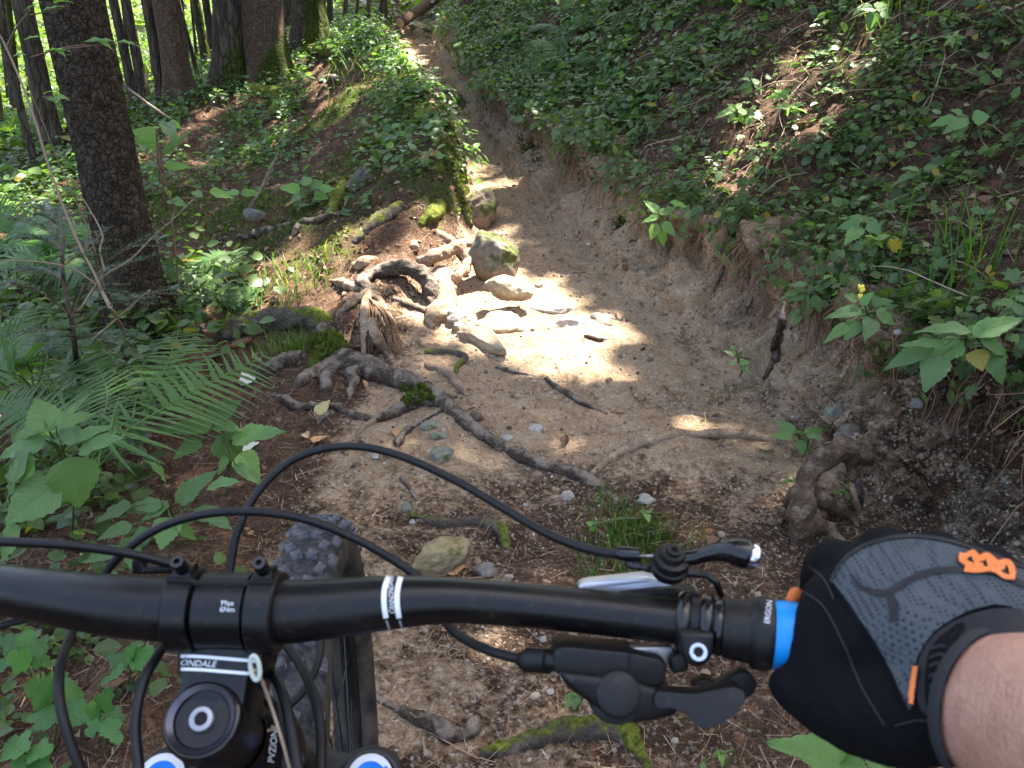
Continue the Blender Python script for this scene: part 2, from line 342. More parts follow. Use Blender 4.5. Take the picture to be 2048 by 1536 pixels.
moss = wLeft*(.32+.55*N1)*np.clip((Y-2.5), 0, 1)*np.clip((13-Y)/4, 0, 1)
moss = np.maximum(moss, band(7.45, 8.0, .3)*np.clip(N4*2.2, 0, 1)*np.clip((Y-3.2)/1., 0, 1)*np.clip((6.2-Y), 0, 1)*1.1)
moss = np.maximum(moss, blob(.31, 1.72, .28, .14)*.75)
moss = np.maximum(moss, wBank*np.clip(N2*2, 0, 1)*.55*np.clip((2.6-Y)/.6, 0, 1))
moss = np.maximum(moss, band(5.0, 5.75, .3)*np.clip((Y-3.4)/.6, 0, 1)*np.clip((9-Y)/2, 0, 1)*(.75+.6*N2))
green = np.clip((-X-3.6)/1.5, 0, 1)*np.clip((Y-3)/3, 0, 1); moss = np.maximum(moss, green*.8)
red = wLeft*.85*np.clip((X+5.)/2, 0, 1)+wTrail*.3+wSlope*.22+band(7.68, 8.4, .35)*.95
msk = np.stack([pale, grey, moss, red], -1).clip(0, 1).reshape(-1, 4).astype(np.float32)

M_ground = ground_material()
idx = np.arange(ny*nx).reshape(ny, nx)
quads = np.stack([idx[:-1, :-1], idx[:-1, 1:], idx[1:, 1:], idx[1:, :-1]], -1)
GROUND_BVH = BVHTree.FromPolygons(flat.tolist(), quads.reshape(-1, 4).tolist())
sq = SC[:-1, :-1]; yq = GY[:-1, :-1]
kind = np.zeros(sq.shape, int); kind[(sq > 5.8) & (sq < 7.05) & (yq < 13)] = 1; kind[(sq >= 7.05) & (sq < 8.0) & (yq < 13)] = 2
for k, nm in enumerate(('forest_floor', 'path', 'earth_bank')):
    q = quads[kind == k]; used, inv = np.unique(q, return_inverse=True)
    me = fast_mesh(nm, flat[used], inv.reshape(-1, 4), [M_ground])
    a = me.color_attributes.new('mask', 'FLOAT_COLOR', 'POINT'); a.data.foreach_set('color', msk[used].ravel())
    me.normals_split_custom_set_from_vertices(GN.reshape(-1, 3)[used].tolist())
    o = obj(nm, me, kind='structure')
_dn = Vector((0, 0, -1))
def gnd(px, py, lift=0.):
    h = GROUND_BVH.ray_cast(Vector((0, 0, CAMZ)), ray(px, py).normalized(), 200)
    if h[0] is None: return at(px, py, 12)
    return h[0]+h[1]*lift if h[1].z > 0 else h[0]-h[1]*lift
def gz(x, y):
    h = GROUND_BVH.ray_cast(Vector((x, y, 60)), _dn, 200); return h[0].z if h[0] else 0.
def gnorm(p):
    h = GROUND_BVH.find_nearest(p); n = h[1]; return n if n.z > 0 else -n
def sample_ground(n, weight, rs):
    """n random points on the sheet, weight = per-cell relative density (ny-1,nx-1)"""
    a = P[:-1, :-1]; b = P[:-1, 1:]; c = P[1:, :-1]
    ar = np.linalg.norm(np.cross(b-a, c-a), axis=-1)*weight; pr = (ar/ar.sum()).ravel()
    k = rs.choice(len(pr), n, p=pr); i, j = np.unravel_index(k, ar.shape); u = rs.rand(n, 1); v = rs.rand(n, 1)
    p = (P[i, j]*(1-u)+P[i, j+1]*u)*(1-v)+(P[i+1, j]*(1-u)+P[i+1, j+1]*u)*v
    return p, GN[i, j], i, j
cell = lambda A: A[:-1, :-1]
in_view = cell(((upx > -350) & (upx < 2400) & (upy > -250) & (upy < 1750) & (dep.reshape(ny, nx) > .3)).astype(float))
# ------------------------------------------------------------------ trees: trunks, crowns (the crowns shade the trail and leave sun gaps)
M_bark_scaly = bark_material('spruce_bark', (.078, .057, .038), (.175, .128, .085), scale=2.7, stretch=.7, bump=.05)
M_bark_dark = bark_material('dark_bark', (.085, .065, .048), (.19, .145, .105), scale=1.2, stretch=.25, bump=.04)
M_bark_brown = bark_material('brown_bark', (.15, .095, .065), (.28, .19, .13), scale=2.6, stretch=.7, bump=.03)
M_bough = leaf_material('bough_leaf', (.045, .085, .022), trans=.45)
M_far_leaf = leaf_material('background_leaf', (.07, .115, .04), trans=.42)
def trunk_mesh(name, base, top, r, mat, seg=28, rows=70, rel=.02, flare=.35, moss=0., moss_h=.5, seed=0, plates=False):
    base = np.array(base, float); top = np.array(top, float); H = np.linalg.norm(top-base)
    t = np.concatenate([np.linspace(-.12, 1.4, int(rows*.45), endpoint=False), np.geomspace(1.4, H, rows-int(rows*.45))])/H
    d = (top-base)/H; ph = seed*1.7
    C = base+d*(t*H)[:, None]+np.stack([.06*np.sin(t*4+ph)*t, .06*np.cos(t*3+ph)*t, 0*t], -1)
    R = r*(1-.55*t)*(1+flare*np.exp(-np.maximum(t*H, 0)/.16))
    a = np.linspace(0, 2*np.pi, seg, endpoint=False); ca, sa = np.cos(a), np.sin(a)
    u = np.array((1, 0, 0)) - d*d[0]; u /= np.linalg.norm(u); w = np.cross(d, u)
    dirs = ca[:, None]*u+sa[:, None]*w
    hh = (t*H)[:, None]; lob = 1+.22*flare/.35*np.exp(-np.maximum(hh, 0)/.22)*np.cos(a*(4+seed % 3)+ph)[None]
    q = np.stack(np.broadcast_arrays(ca[None]*r*1., sa[None]*r*1., hh), -1).reshape(-1, 3)
    nz = fbm(q*np.array((9, 9, 4.))+seed*5, 4).reshape(len(t), seg)
    if plates:
        cell_ = np.abs(pnoise(q*np.array((26, 26, 17.))+3)+.6*pnoise(q*np.array((48, 48, 30.)))).reshape(len(t), seg)
        nz = nz*.5+np.clip(cell_*2.2, 0, 1.)*1.1
    V = C[:, None]+dirs[None]*(R[:, None]*lob+rel*r*2*nz)[..., None]
    i, j = np.meshgrid(np.arange(len(t)-1), np.arange(seg), indexing='ij'); j2 = (j+1) % seg
    F = np.stack([i*seg+j, i*seg+j2, (i+1)*seg+j2, (i+1)*seg+j], -1).reshape(-1, 4)
    mo = moss*np.clip(1.2-hh/moss_h, 0, 1)*(.6+.6*np.cos(a-.3)[None]) if moss else np.zeros((len(t), seg))
    tint = np.ones((len(t)*seg, 3)); tint[:, 1] += mo.ravel()
    return fast_mesh(name, V.reshape(-1, 3), F, [mat], True, tint=tint)
TREES = []   # (object, trunk top xy) for crown assignment
def tree(name, label, base, r, mat, top=None, tx=None, height=11, group='forest trees', **kw):
    base = Vector(base)
    if top is None:
        d = base.y/ray(tx, 0).y; q = at(tx, 0, d); dr = (q-base); dr = dr/max(dr.z, .3); dr.x = max(-.25, min(.25, dr.x)); top = base+dr*height
    top = Vector(top)
    t = thing(name, label, 'tree', group, base)
    obj('trunk', trunk_mesh('trunk', (0, 0, 0), top-base, r, mat, **kw), t)
    TREES.append((t, base, top)); return t
def ptree(name, label, bx, by, w, tx, mat, **kw):
    b = gnd(bx, by); d = proj(np.array(b))[2]; return tree(name, label, b, w*d/FPX/2, mat, tx=tx, **kw)
T1 = ptree('spruce_tree', 'big dark scaly spruce trunk standing among the ferns at the left', 288, 655, 102, 142, M_bark_scaly, seg=110, rows=330, rel=.035, flare=.36, plates=True, seed=1)
ptree('spruce_tree', 'dark straight trunk just behind and left of the big scaly spruce', 108, 302, 38, 45, M_bark_dark, seed=2)
ptree('spruce_tree', 'thin dark pole-like trunk nearest the left edge of the wood', 74, 345, 15, -12, M_bark_dark, flare=.1, seed=3, seg=16)
ptree('spruce_tree', 'dark trunk directly right of the big scaly spruce', 247, 212, 21, 196, M_bark_dark, seed=4, seg=18)
ptree('spruce_tree', 'second dark trunk right of the big scaly spruce, beside a dead stick', 272, 215, 18, 226, M_bark_dark, seed=5, seg=18)
ptree('spruce_tree', 'third slim dark trunk right of the big scaly spruce', 291, 203, 19, 252, M_bark_dark, seed=6, seg=18)
ptree('spruce_tree', 'stout brown trunk with sunlit right side in the middle of the left wood', 362, 197, 50, 330, M_bark_brown, seed=7, seg=40, rows=110, rel=.02)
ptree('spruce_tree', 'dark trunk hugging the left side of the stout sunlit brown trunk', 329, 205, 24, 293, M_bark_dark, seed=8, seg=18)
ptree('young_tree', 'very thin dark stem right of the stout sunlit brown trunk', 400, 168, 9, 356, M_bark_dark, flare=.1, seed=9, seg=12)
ptree('young_tree', 'slim trunk with yellow green moss left of the twin spruces', 415, 137, 17, 391, M_bark_dark, moss=.9, moss_h=6, seed=10, seg=16)
ptree('spruce_tree', 'narrow dark trunk squeezed against the left twin spruce', 430, 132, 15, 411, M_bark_dark, seed=11, seg=16)
ptree('spruce_tree', 'left dark trunk of the two big spruces on the mound, mossy foot', 456, 165, 60, 455, M_bark_dark, moss=1.0, moss_h=.55, seed=12, seg=44, rows=110)
ptree('spruce_tree', 'brown big spruce on the mound with bright moss on its right foot', 537, 165, 86, 520, M_bark_brown, moss=1.25, moss_h=.5, seed=13, seg=56, rows=140, rel=.022)
ptree('beech_tree', 'moss covered dark green trunk right of the twin spruces', 622, 100, 64, 618, M_bark_dark, moss=1.1, moss_h=9, seed=14, seg=40, rows=90)
ptree('spruce_tree', 'shadowy trunk in the gap left of the moss covered trunk', 575, 75, 24, 573, M_bark_dark, seed=15, seg=18)
ptree('spruce_tree', 'distant dark trunk left of the fallen log', 764, 48, 15, 768, M_bark_dark, seed=16, seg=14)
ptree('young_tree', 'distant thin pale stem between moss trunk and fallen log', 711, 55, 6, 716, M_bark_brown, seed=17, seg=10)
ptree('young_tree', 'thin yellow mossy stem far back at the left edge', 45, 262, 11, 16, M_bark_dark, moss=.9, moss_h=9, seed=18, seg=12)
ptree('spruce_tree', 'far trunk between the left edge and the dark straight trunk', 30, 235, 12, 2, M_bark_dark, seed=19, seg=12)
ptree('spruce_tree', 'short dark far trunk cut by the left picture edge', 5, 268, 12, -30, M_bark_dark, seed=20, seg=12)
ptree('beech_tree', 'reddish brown trunk at the top beyond the end of the trail', 938, 22, 30, 942, M_bark_brown, seed=21, seg=20)
FARLAB = ['slim far trunk showing between the dark straight trunk and the big scaly spruce', 'slim far trunk touching the right edge of the big scaly spruce', 'slim far trunk behind the stout sunlit trunk, left of it', 'slim far trunk right beside the very thin dark stem',
  'slim far trunk in the gap before the left twin spruce', 'slim far trunk just right of the moss covered trunk', 'slim far trunk hidden partly by the right edge of the moss covered trunk', 'slim far trunk midway between moss covered trunk and fallen log']
for k, (bx, by, w, tx) in enumerate([(160, 208, 14, 120), (215, 196, 11, 182), (345, 158, 9, 322), (408, 120, 10, 392), (440, 108, 11, 428), (690, 55, 9, 692), (660, 62, 12, 660), (735, 50, 8, 738)]):
    ptree('spruce_tree', FARLAB[k], bx, by, w, tx, M_bark_dark, seed=30+k, seg=10, rows=40, group='slim far background trunks')
for k, (bx, by, w, tx) in enumerate([(20, 215, 9, -5), (60, 200, 8, 40), (85, 190, 10, 64), (135, 190, 8, 112), (185, 185, 8, 160), (230, 178, 7, 208), (262, 175, 7, 246), (310, 170, 8, 292), (378, 140, 7, 362), (395, 135, 6, 382)]):
    ptree('spruce_tree', 'faint thin trunk deep in the left wood, one of many too distant to tell apart', bx, by, w, tx, M_bark_dark, seed=70+k, seg=8, rows=30, group='faint distant trunks')
for k, (x, y, r, lab) in enumerate([(5.6, 4.5, .2, 'unseen beech added for shade on the slope above the bank, nearest the rider'), (7.4, 8.6, .22, 'unseen beech added for shade high on the right slope behind the sunny patch'),
        (5.0, 13.0, .2, 'unseen beech added for shade on the upper slope above the far bend'), (9.4, 13., .22, 'unseen beech added for shade highest on the right slope'),
        (8.4, .8, .2, 'unseen beech added for shade on the slope beside the gloved hand'), (3.4, 17.5, .2, 'unseen beech added for shade on the hillside behind the fallen log')]):
    z = gz(x, y); tree('beech_tree', lab, (x, y, z), r, M_bark_dark, top=(x+.2, y-.2, z+8+.3*k), seed=50+k, seg=20, rows=40, group='added shade beeches on the right slope')  # unseen trees added so that their crowns keep the sun off the trail

# sun gaps: where the photograph shows sun on the ground the crowns are open along the sun's direction
def inpoly(x, y, poly):
    p = np.asarray(poly, float); r = np.zeros(len(x), bool); j = len(p)-1
    for i in range(len(p)):
        c = ((p[i, 1] > y) != (p[j, 1] > y)) & (x < (p[j, 0]-p[i, 0])*(y-p[i, 1])/(p[j, 1]-p[i, 1]+1e-12)+p[i, 0]); r ^= c; j = i
    return r
GAPS = [  # outline of the lit ground, share of the light let through
 ([(850, 560), (960, 570), (1040, 585), (1110, 615), (1180, 650), (1225, 690), (1200, 730), (1130, 745), (1060, 715), (985, 680), (905, 650), (860, 630)], 1.),
 ([(600, 530), (680, 485), (840, 470), (965, 455), (990, 480), (955, 545), (935, 645), (855, 650), (815, 590), (750, 590), (680, 610), (590, 610)], .97),
 ([(930, 325), (1060, 322), (1050, 350), (1010, 392), (955, 388)], .9), ([(800, 95), (880, 95), (880, 140), (800, 135)], .85),
 ([(1590, 90), (1760, 40), (1770, 140), (1680, 260), (1570, 370), (1430, 420), (1410, 360), (1500, 240)], .97),
 ([(-150, 380), (110, 380), (80, 480), (-150, 500)], .9), ([(380, 520), (560, 530), (640, 510), (640, 620), (400, 650)], .9),
 ([(640, 140), (720, 140), (715, 250), (645, 240)], .9), ([(560, 60), (800, 60), (880, 215), (830, 240), (700, 160), (570, 190)], .68),
 ([(1310, 770), (1400, 790), (1430, 880), (1340, 880)], .5), ([(1460, 865), (1600, 880), (1590, 930), (1460, 910)], .55),
 ([(690, 640), (800, 610), (900, 680), (800, 720)], .5), ([(640, 420), (800, 400), (800, 480), (640, 500)], .45), ([(840, 380), (990, 360), (1000, 470), (880, 500)], .25),
 ([(430, 180), (640, 180), (660, 330), (420, 330)], .35), ([(1000, 100), (1400, 40), (1400, 300), (1000, 240)], .25), ([(1150, 250), (1420, 330), (1400, 480), (1200, 330)], .12),
 ([(1460, 580), (1600, 600), (1600, 700), (1460, 700)], .08), ([(-200, 60), (420, 60), (420, 330), (-200, 380)], .45), ([(0, 470), (220, 480), (300, 800), (0, 850)], .2),
 ([(875, 150), (965, 150), (975, 320), (900, 250)], .4), ([(1070, -20), (1270, -20), (1270, 70), (1090, 90)], .3),
 ([(1000, 560), (1130, 590), (1100, 640), (960, 620)], 1.)]
LIT = [(at(352, 60, 10.9), .35), (at(362, 130, 10.9), .35), (at(357, 0, 11), .3), (at(545, 60, 8.6), .22), (at(565, 130, 8.6), .25), (at(530, 10, 8.6), .18),
       (at(890, 580, 3.35), .22), (at(870, 520, 3.5), .2), (at(925, 495, 3.6), .15), (at(1010, 600, 3.3), .2), (at(740, 640, 3.1), .12), (at(645, 530, 3.7), .12), (at(850, 470, 3.7), .12), (at(1080, 650, 3.15), .2), (at(970, 660, 3.1), .12)]
rs = np.random.RandomState(21)
gx, gy = np.meshgrid(np.arange(-7.5, 5.2, .052), np.arange(-2.6, 14.6, .052)); n = gx.size
g = np.stack([gx.ravel()+rs.uniform(-.06, .06, n), gy.ravel()+rs.uniform(-.06, .06, n)], -1)
zz = np.array([gz(a, b) for a, b in g])
g = np.column_stack([g, zz]); sv = np.array(SUN)
hgt = rs.uniform(7.6, 11.2, n); tt = (hgt-zz)/sv[2]; leafP = g+sv*tt[:, None]
pxx, pyy, dd = proj(g); wob = 22*fbm(g*3.1, 2); wob2 = 22*fbm(g*3.1+40, 2)
keep = np.ones(n, bool); dap = fbm(g*np.array((4., 4., .1)), 3)
GAPS = [(np.mean(p_, 0)+(np.array(p_, float)-np.mean(p_, 0))*(1.06 if k_ > .75 else 1.1), k_) for p_, k_ in GAPS]
for poly, k in GAPS:
    ins = inpoly(pxx+wob, pyy+wob2, poly) & (dd > 0)
    if k > .75:     # leave room for the leaves' own size
        for ox, oy in [(.12, 0), (-.12, 0), (0, .12), (0, -.12), (.08, .08), (-.08, -.08), (.08, -.08), (-.08, .08)]:
            qx, qy, qd = proj(g+np.array((ox, oy, 0))); ins |= inpoly(qx+wob, qy+wob2, poly) & (qd > 0)
    if k > .75: keep &= ~(ins & (rs.rand(n) < k))
    else: keep &= ~(ins & (dap > np.quantile(dap, 1-k)))
keep |= ((pxx-1090)/90)**2+((pyy-125)/70)**2 < 1
for q, r in LIT:
    v = leafP-np.array(q); al = v@sv; dist = np.linalg.norm(v-al[:, None]*sv, axis=1); keep &= ~((dist < r+.03) & (al > 0))

leafP = leafP[keep]; n = len(leafP)
# crowns of the trees in view: boughs high above the frame
tp = np.array([list(t[2]) for t in TREES]); extra = []
for k in range(len(TREES)-6):
    c = tp[k]; m = 140; e = rs.normal(size=(m, 3))*np.array((.9, .9, 1.1))+c+np.array((0, 0, .2)); extra.append(e)
ext = np.concatenate(extra)
# keep the extra boughs from shading the open gaps
gp = ext-sv*((ext[:, 2]-.3)/sv[2])[:, None]; ex, ey, ed = proj(gp); bad = np.zeros(len(ext), bool)
for poly, k in GAPS: bad |= inpoly(ex, ey, poly) & (ed > 0)
for q, r in LIT:
    v = ext-np.array(q); al = v@sv; bad |= (np.linalg.norm(v-al[:, None]*sv, axis=1) < r+.25) & (al > 0)
ext = ext[~bad]
allP = np.concatenate([leafP, ext]); n = len(allP); size = np.concatenate([rs.uniform(.10, .17, len(leafP)), rs.uniform(.16, .3, len(ext))])
def rand_rot(n, rs, tilt=1.):
    nn = rs.normal(size=(n, 3)); nn[:, 2] = np.abs(nn[:, 2])+tilt; nn = nrm(nn); d = nrm(np.cross(nn, rs.normal(size=(n, 3)))); s = np.cross(d, nn)
    return np.stack([s, d, nn], -1)     # columns side, along, normal
LEAF4 = np.array([(0, 0, 0), (.42, .45, .07), (0, 1., -.05), (-.42, .45, .07)]); LEAF4F = np.array([(0, 1, 2), (0, 2, 3)])
def stamp(tv, tf, pos, R, size, tint=None):
    n = len(pos); k = len(tv); sz = np.asarray(size); sz = sz[:, None, None] if sz.ndim == 1 else sz[:, None, :]
    V = np.einsum('nij,nkj->nki', R, tv[None]*sz)+pos[:, None]
    F = (tf[None]+(np.arange(n)*k)[:, None, None]).reshape(-1, tf.shape[1])
    T = None if tint is None else np.repeat(tint, k, axis=0)
    return V.reshape(-1, 3), F, T
own = np.argmin(np.linalg.norm(allP[:, None, :2]-tp[None, :, :2], axis=-1)+.35*np.abs(allP[:, None, 2]-tp[None, :, 2]-.5), axis=1)
for k, (t, base, top) in enumerate(TREES):
    s = own == k
    if s.sum() < 3: continue
    q = allP[s]-np.array(base); m = len(q)
    tint = np.column_stack([rs.uniform(.7, 1.25, m), rs.rand(m), np.zeros(m)])
    V, F, T = stamp(LEAF4, LEAF4F, q, rand_rot(m, rs, 1.2), size[s]*np.array(1.35), tint)
    obj('crown', fast_mesh('crown', V, F, [M_bough], False, tint=T), t)

# fallen log, dead sticks
M_deadwood = bark_material('dead_wood', (.20, .13, .085), (.42, .30, .2), scale=1.3, stretch=.3, plates=False, bump=.02)
M_greywood = bark_material('weathered_wood', (.13, .105, .085), (.36, .31, .26), scale=1.6, stretch=.3, plates=False, bump=.015)
M_cutwood = newmat('cut_wood', (.42, .30, .18), .8)
def stick_mesh(name, pts, r0, r1, mat, seg=9, n=24, wob=.12, seed=0):
    C = catmull(pts, n); L = np.linalg.norm(np.diff(C, axis=0), axis=1).sum(); R = np.linspace(r0, r1, n)
    V, F = tube(C, R, seg); V = V+nrm(V-np.repeat(np.concatenate([C]), seg, 0)[:len(V)] if False else rs.normal(size=V.shape))*0
    nz = fbm(V*(.6/max(r0, .004))+seed*7.7, 3)
    ctr = np.concatenate([np.repeat(C, seg, 0), C[:1], C[-1:]]); V = ctr+(V-ctr)*(1+wob*nz)[:, None]
    return fast_mesh(name, V, F, [mat])
d0 = min(proj(np.array(gnd(800, 62)))[2], 11.)-.3; l0 = at(800, 46, d0); l1 = at(905, -22, d0+1.0); l2 = at(1040, -90, d0+2.2)
lg = thing('fallen_log', 'brown fallen log with pale cut end lying above the trail end', 'log')
obj('bark', stick_mesh('bark', [l0, l1, l2], .066, .058, M_bark_brown, seg=24, n=40, wob=.06), lg)
ax = (l0-l1).normalized(); c = l0+ax*.004
V, F = tube(np.array([c-ax*.004, c+ax*.004]), [.060, .058], 24); obj('cut_end', fast_mesh('cut_end', V, F, [M_cutwood], False), lg)
def stick(label, pts, r0, r1, mat=None, name='dead_stick', cat='stick', group='dead sticks', **kw):
    return thing(name, label, cat, group, me=stick_mesh(name, pts, r0, r1, mat or M_greywood, **kw))
stick('long bare stick leaning from the big scaly spruce down to the right', [at(232, 160, 6.4), at(285, 200, 6.5), at(342, 240, 6.5)], .014, .012)
stick('pale upright dead stick leaning on the mound left of the flat rock', [gnd(490, 440)+Vector((0, 0, .02)), at(522, 378, 4.6), at(556, 305, 4.9)], .012, .006)
stick('thin orange dead twig standing among the far left trunks', [at(248, 70, 9.), at(258, 130, 9.), at(271, 188, 9.)], .012, .018, M_deadwood)
# ------------------------------------------------------------------ ground cover (nobody could count it): leaves, grass, moss, litter
M_cover = leaf_material('ground_cover_leaf', (.085, .135, .05), rough=.42, trans=.35)
M_cover_cool = leaf_material('cool_ground_cover_leaf', (.085, .145, .058), rough=.42, trans=.35)
M_grass = leaf_material('grass_blade', (.07, .14, .025), rough=.5, trans=.4)
M_moss = leaf_material('moss_tuft', (.07, .09, .013), rough=.8, trans=.3)
M_litter = newmat('leaf_litter', (.16, .09, .05), .8); t = NT(M_litter); k = t.sep(t.attr('tint'))
t.base(t.ramp(k[1], [(0., (.05, .028, .016)), (.35, (.14, .075, .042)), (.6, (.27, .15, .085)), (.8, (.34, .25, .16)), (1., (.45, .36, .25))]))
OV = np.array([(0, 0, 0), (.22, .18, .05), (.36, .45, .08), (.24, .78, .03), (0, 1., -.08), (-.24, .78, .03), (-.36, .45, .08), (-.22, .18, .05), (0, .45, 0)])
OVF = np.array([(8, 0, 1), (8, 1, 2), (8, 2, 3), (8, 3, 4), (8, 4, 5), (8, 5, 6), (8, 6, 7), (8, 7, 0)])
IVY = np.array([(0, 0, 0), (.30, .02, .03), (.52, .30, .0), (.30, .42, .05), (.44, .74, .0), (.14, .68, .04), (0, 1.02, -.05), (-.14, .68, .04), (-.44, .74, .0), (-.30, .42, .05), (-.52, .30, .0), (-.30, .02, .03), (0, .42, 0)])
IVYF = np.array([(12, k, (k+1) % 12) for k in range(12)])
rs = np.random.RandomState(33)
def orient(d, nrmv):
    d = nrm(d); s = nrm(np.cross(d, nrmv)); n = np.cross(s, d); return np.stack([s, d, n], -1)
def sprigs(cent, norm, rs, lo, hi, k=(4, 8), spread=.9, rise=.03, tv=OV, tf=OVF, wid=1., bright=(.7, 1.3), up=.55):
    m = len(cent); cnt = rs.randint(k[0], k[1], m); I = np.repeat(np.arange(m), cnt); n = len(I)
    N = nrm(norm[I]*(1-up)+np.array((0, 0, up))); r = nrm(rs.normal(size=(n, 3))); r = nrm(r-N*(r*N).sum(1)[:, None])
    size = rs.uniform(lo, hi, n)*rs.uniform(.62, 1.4, m)[I]
    h = rs.uniform(.2, 1.2, n)*rise*rs.uniform(.5, 1.6, m)[I]
    pos = cent[I]+N*h[:, None]+r*(rs.uniform(.05, spread, n)*size)[:, None]
    d = nrm(r+N*rs.uniform(-.45, .35, n)[:, None]); nn = nrm(N+.45*rs.normal(size=(n, 3)))
    tint = np.column_stack([rs.uniform(*bright, n)*rs.uniform(.75, 1.2, m)[I], rs.rand(n), np.where(rs.rand(n) < .012, 2., 0.)])
    sz = np.column_stack([size*wid*rs.uniform(.8, 1.15, n), size, size])
    return stamp(tv, tf, pos, orient(d, nn), sz, tint)
def stuff(name, label, cat, parts, mats, smooth=True):
    mb = MB()
    for k, (V, F, T) in enumerate(parts): mb.add(V, F, k if len(mats) > 1 else 0, T)
    o = obj(name, mb.mesh(name, mats, smooth), kind='stuff', label=label, category=cat); return o
dist = np.maximum(cell(dep.reshape(ny, nx)), .6)
cX, cY, cZ, cS = cell(X), cell(Y), cell(Z), cell(SC)
patch = cell((fbm(flat*1.9+50, 3)).reshape(ny, nx)); patch2 = cell((fbm(flat*5.+90, 2)).reshape(ny, nx))
# right slope, from the bank lip upwards
wS = np.clip((cS-7.85)/.25, 0, 1)*in_view*(cY < 22)*(cX < 9)*np.clip(.7+.95*patch+.6*patch2, .05, 1.3)
wS *= np.clip(1.2-.06*dist, .35, 1)
wS *= 1-.6*inpoly(cell(upx).ravel(), cell(upy).ravel(), [(1590, 90), (1760, 40), (1770, 140), (1680, 260), (1570, 370), (1430, 420), (1410, 360), (1500, 240)]).reshape(wS.shape)
c, nn, i, j = sample_ground(9500, wS, rs); dd = proj(c)[2]
kk_ = np.clip(dd/3.2, .8, 3.); na_ = np.nonzero(dd < 4.2)[0]; ha = rs.rand(len(na_)) < .5; hb = (~ha) & (rs.rand(len(na_)) < .45); hc = ~(ha | hb)
p1 = sprigs(c[na_[ha]], nn[na_[ha]], rs, .016, .038, (4, 9), 1.6, .05, tv=IVY, tf=IVYF, bright=(.55, 1.45)); p1b = sprigs(c[na_[hb]], nn[na_[hb]], rs, .02, .046, (4, 8), 1.5, .06, bright=(.6, 1.5)); p1c = sprigs(c[na_[hc]], nn[na_[hc]], rs, .022, .05, (5, 9), 1.2, .05, wid=.5, bright=(.5, 1.3))
p2 = sprigs(c[dd >= 4.2], nn[dd >= 4.2], rs, .026, .055, (5, 10), 1.6, .07, bright=(.55, 1.5))
stuff('ground_cover', 'small dark green leaves carpeting the right hand slope above the bank', 'ground cover', [p1, p1b, p1c, p2], [M_cover, M_cover_cool, M_cover, M_cover_cool])
# lip overhang: fringe of leaves along the edge, mound and far hillside
wL = np.exp(-((cS-8.02)/.16)**2)*in_view*(cY < 12)*np.clip(.5+patch2, .1, 1)
c, nn, i, j = sample_ground(700, wL, rs)
pa = sprigs(c+nn*.02, nn, rs, .017, .04, (4, 9), 1.5, .07, tv=IVY, tf=IVYF, up=.3)
stuff('edge_leaves', 'leaves hanging over the earth lip along the top of the bank', 'ground cover', [pa], [M_cover])
ridge = np.exp(-((cS-5.05)/.55)**2)*(cY > 3.4)*(cY < 12.5)*np.clip((cY-4.1)/1., 0, 1)
lslope = (cS > 2.4)*(cS < 5)*(cY > 3.9)*(cY < 13)*np.clip(.25+.65*patch+.35*patch2+.5*np.clip((cY-5)/3, 0, 1), 0, 1.)
pathmask = 1.2*np.exp(-((upx-672)/62)**4-((upy-205)/95)**4)+np.exp(-((upx-450)/170)**4-((upy-475)/85)**4)*1.1+np.exp(-((upx-640)/70)**2-((upy-330)/70)**2)*.5
lslope = (lslope+ridge*np.clip(.45+.7*patch2, .05, 1.))*(1-np.clip(cell(pathmask)*1.3, 0, .97))*in_view
c, nn, i, j = sample_ground(4600, lslope, rs); dd = proj(c)[2]
p1 = sprigs(c, nn, rs, .025, .055, (4, 9), 1.5, .09, bright=(.7, 1.5))
stuff('mound_plants', 'low leafy plants covering the mound left of the trail', 'ground cover', [p1], [M_cover_cool])
wH = ((cY > 11.5)*(cX > -3.6)+(cY > 15)*(cX > -4.5))*(cY < 45)*in_view*(cS < 10.6)
c, nn, i, j = sample_ground(2600, wH, rs)
p1 = sprigs(c, nn, rs, .07, .16, (5, 10), 1.6, .18)
stuff('hillside_plants', 'dark leafy undergrowth on the hillside beyond the end of the trail', 'undergrowth', [p1], [M_cover])
wF = (cX < -3.4)*(cY > 4)*(cY < 40)*in_view*(cX > -34)*np.clip(.7+.6*patch, .1, 1)
c, nn, i, j = sample_ground(6500, wF/np.maximum(dist, 5)**1.2, rs)
p1 = sprigs(c, nn, rs, .05, .12, (4, 8), 1.5, .1, bright=(.8, 1.5))
stuff('wood_floor_plants', 'bright green herbs on the floor of the left wood', 'undergrowth', [p1], [M_far_leaf])
# left foreground herbs behind the big leaved plants
wN = (cS < 4.3)*(cX > -3.6)*(cY > .8)*(cY < 4.4)*np.clip((-.95-cX)/.35+.5*patch2, 0, 1)*in_view*(1-np.clip(cell(pathmask)*1.2, 0, 1))
c, nn, i, j = sample_ground(900, wN, rs)
p1 = sprigs(c, nn, rs, .03, .065, (4, 8), 1.4, .12, bright=(.7, 1.25))
wN2 = np.exp(-((cX+.93)/.16)**2)*(cY > .3)*(cY < 1.7)*in_view
c, nn, i, j = sample_ground(70, wN2, rs); p2 = sprigs(c, nn, rs, .02, .04, (3, 7), 1.3, .05)
stuff('trail_edge_herbs', 'low herbs in the shade along the left edge of the trail', 'undergrowth', [p1, p2], [M_cover, M_cover])
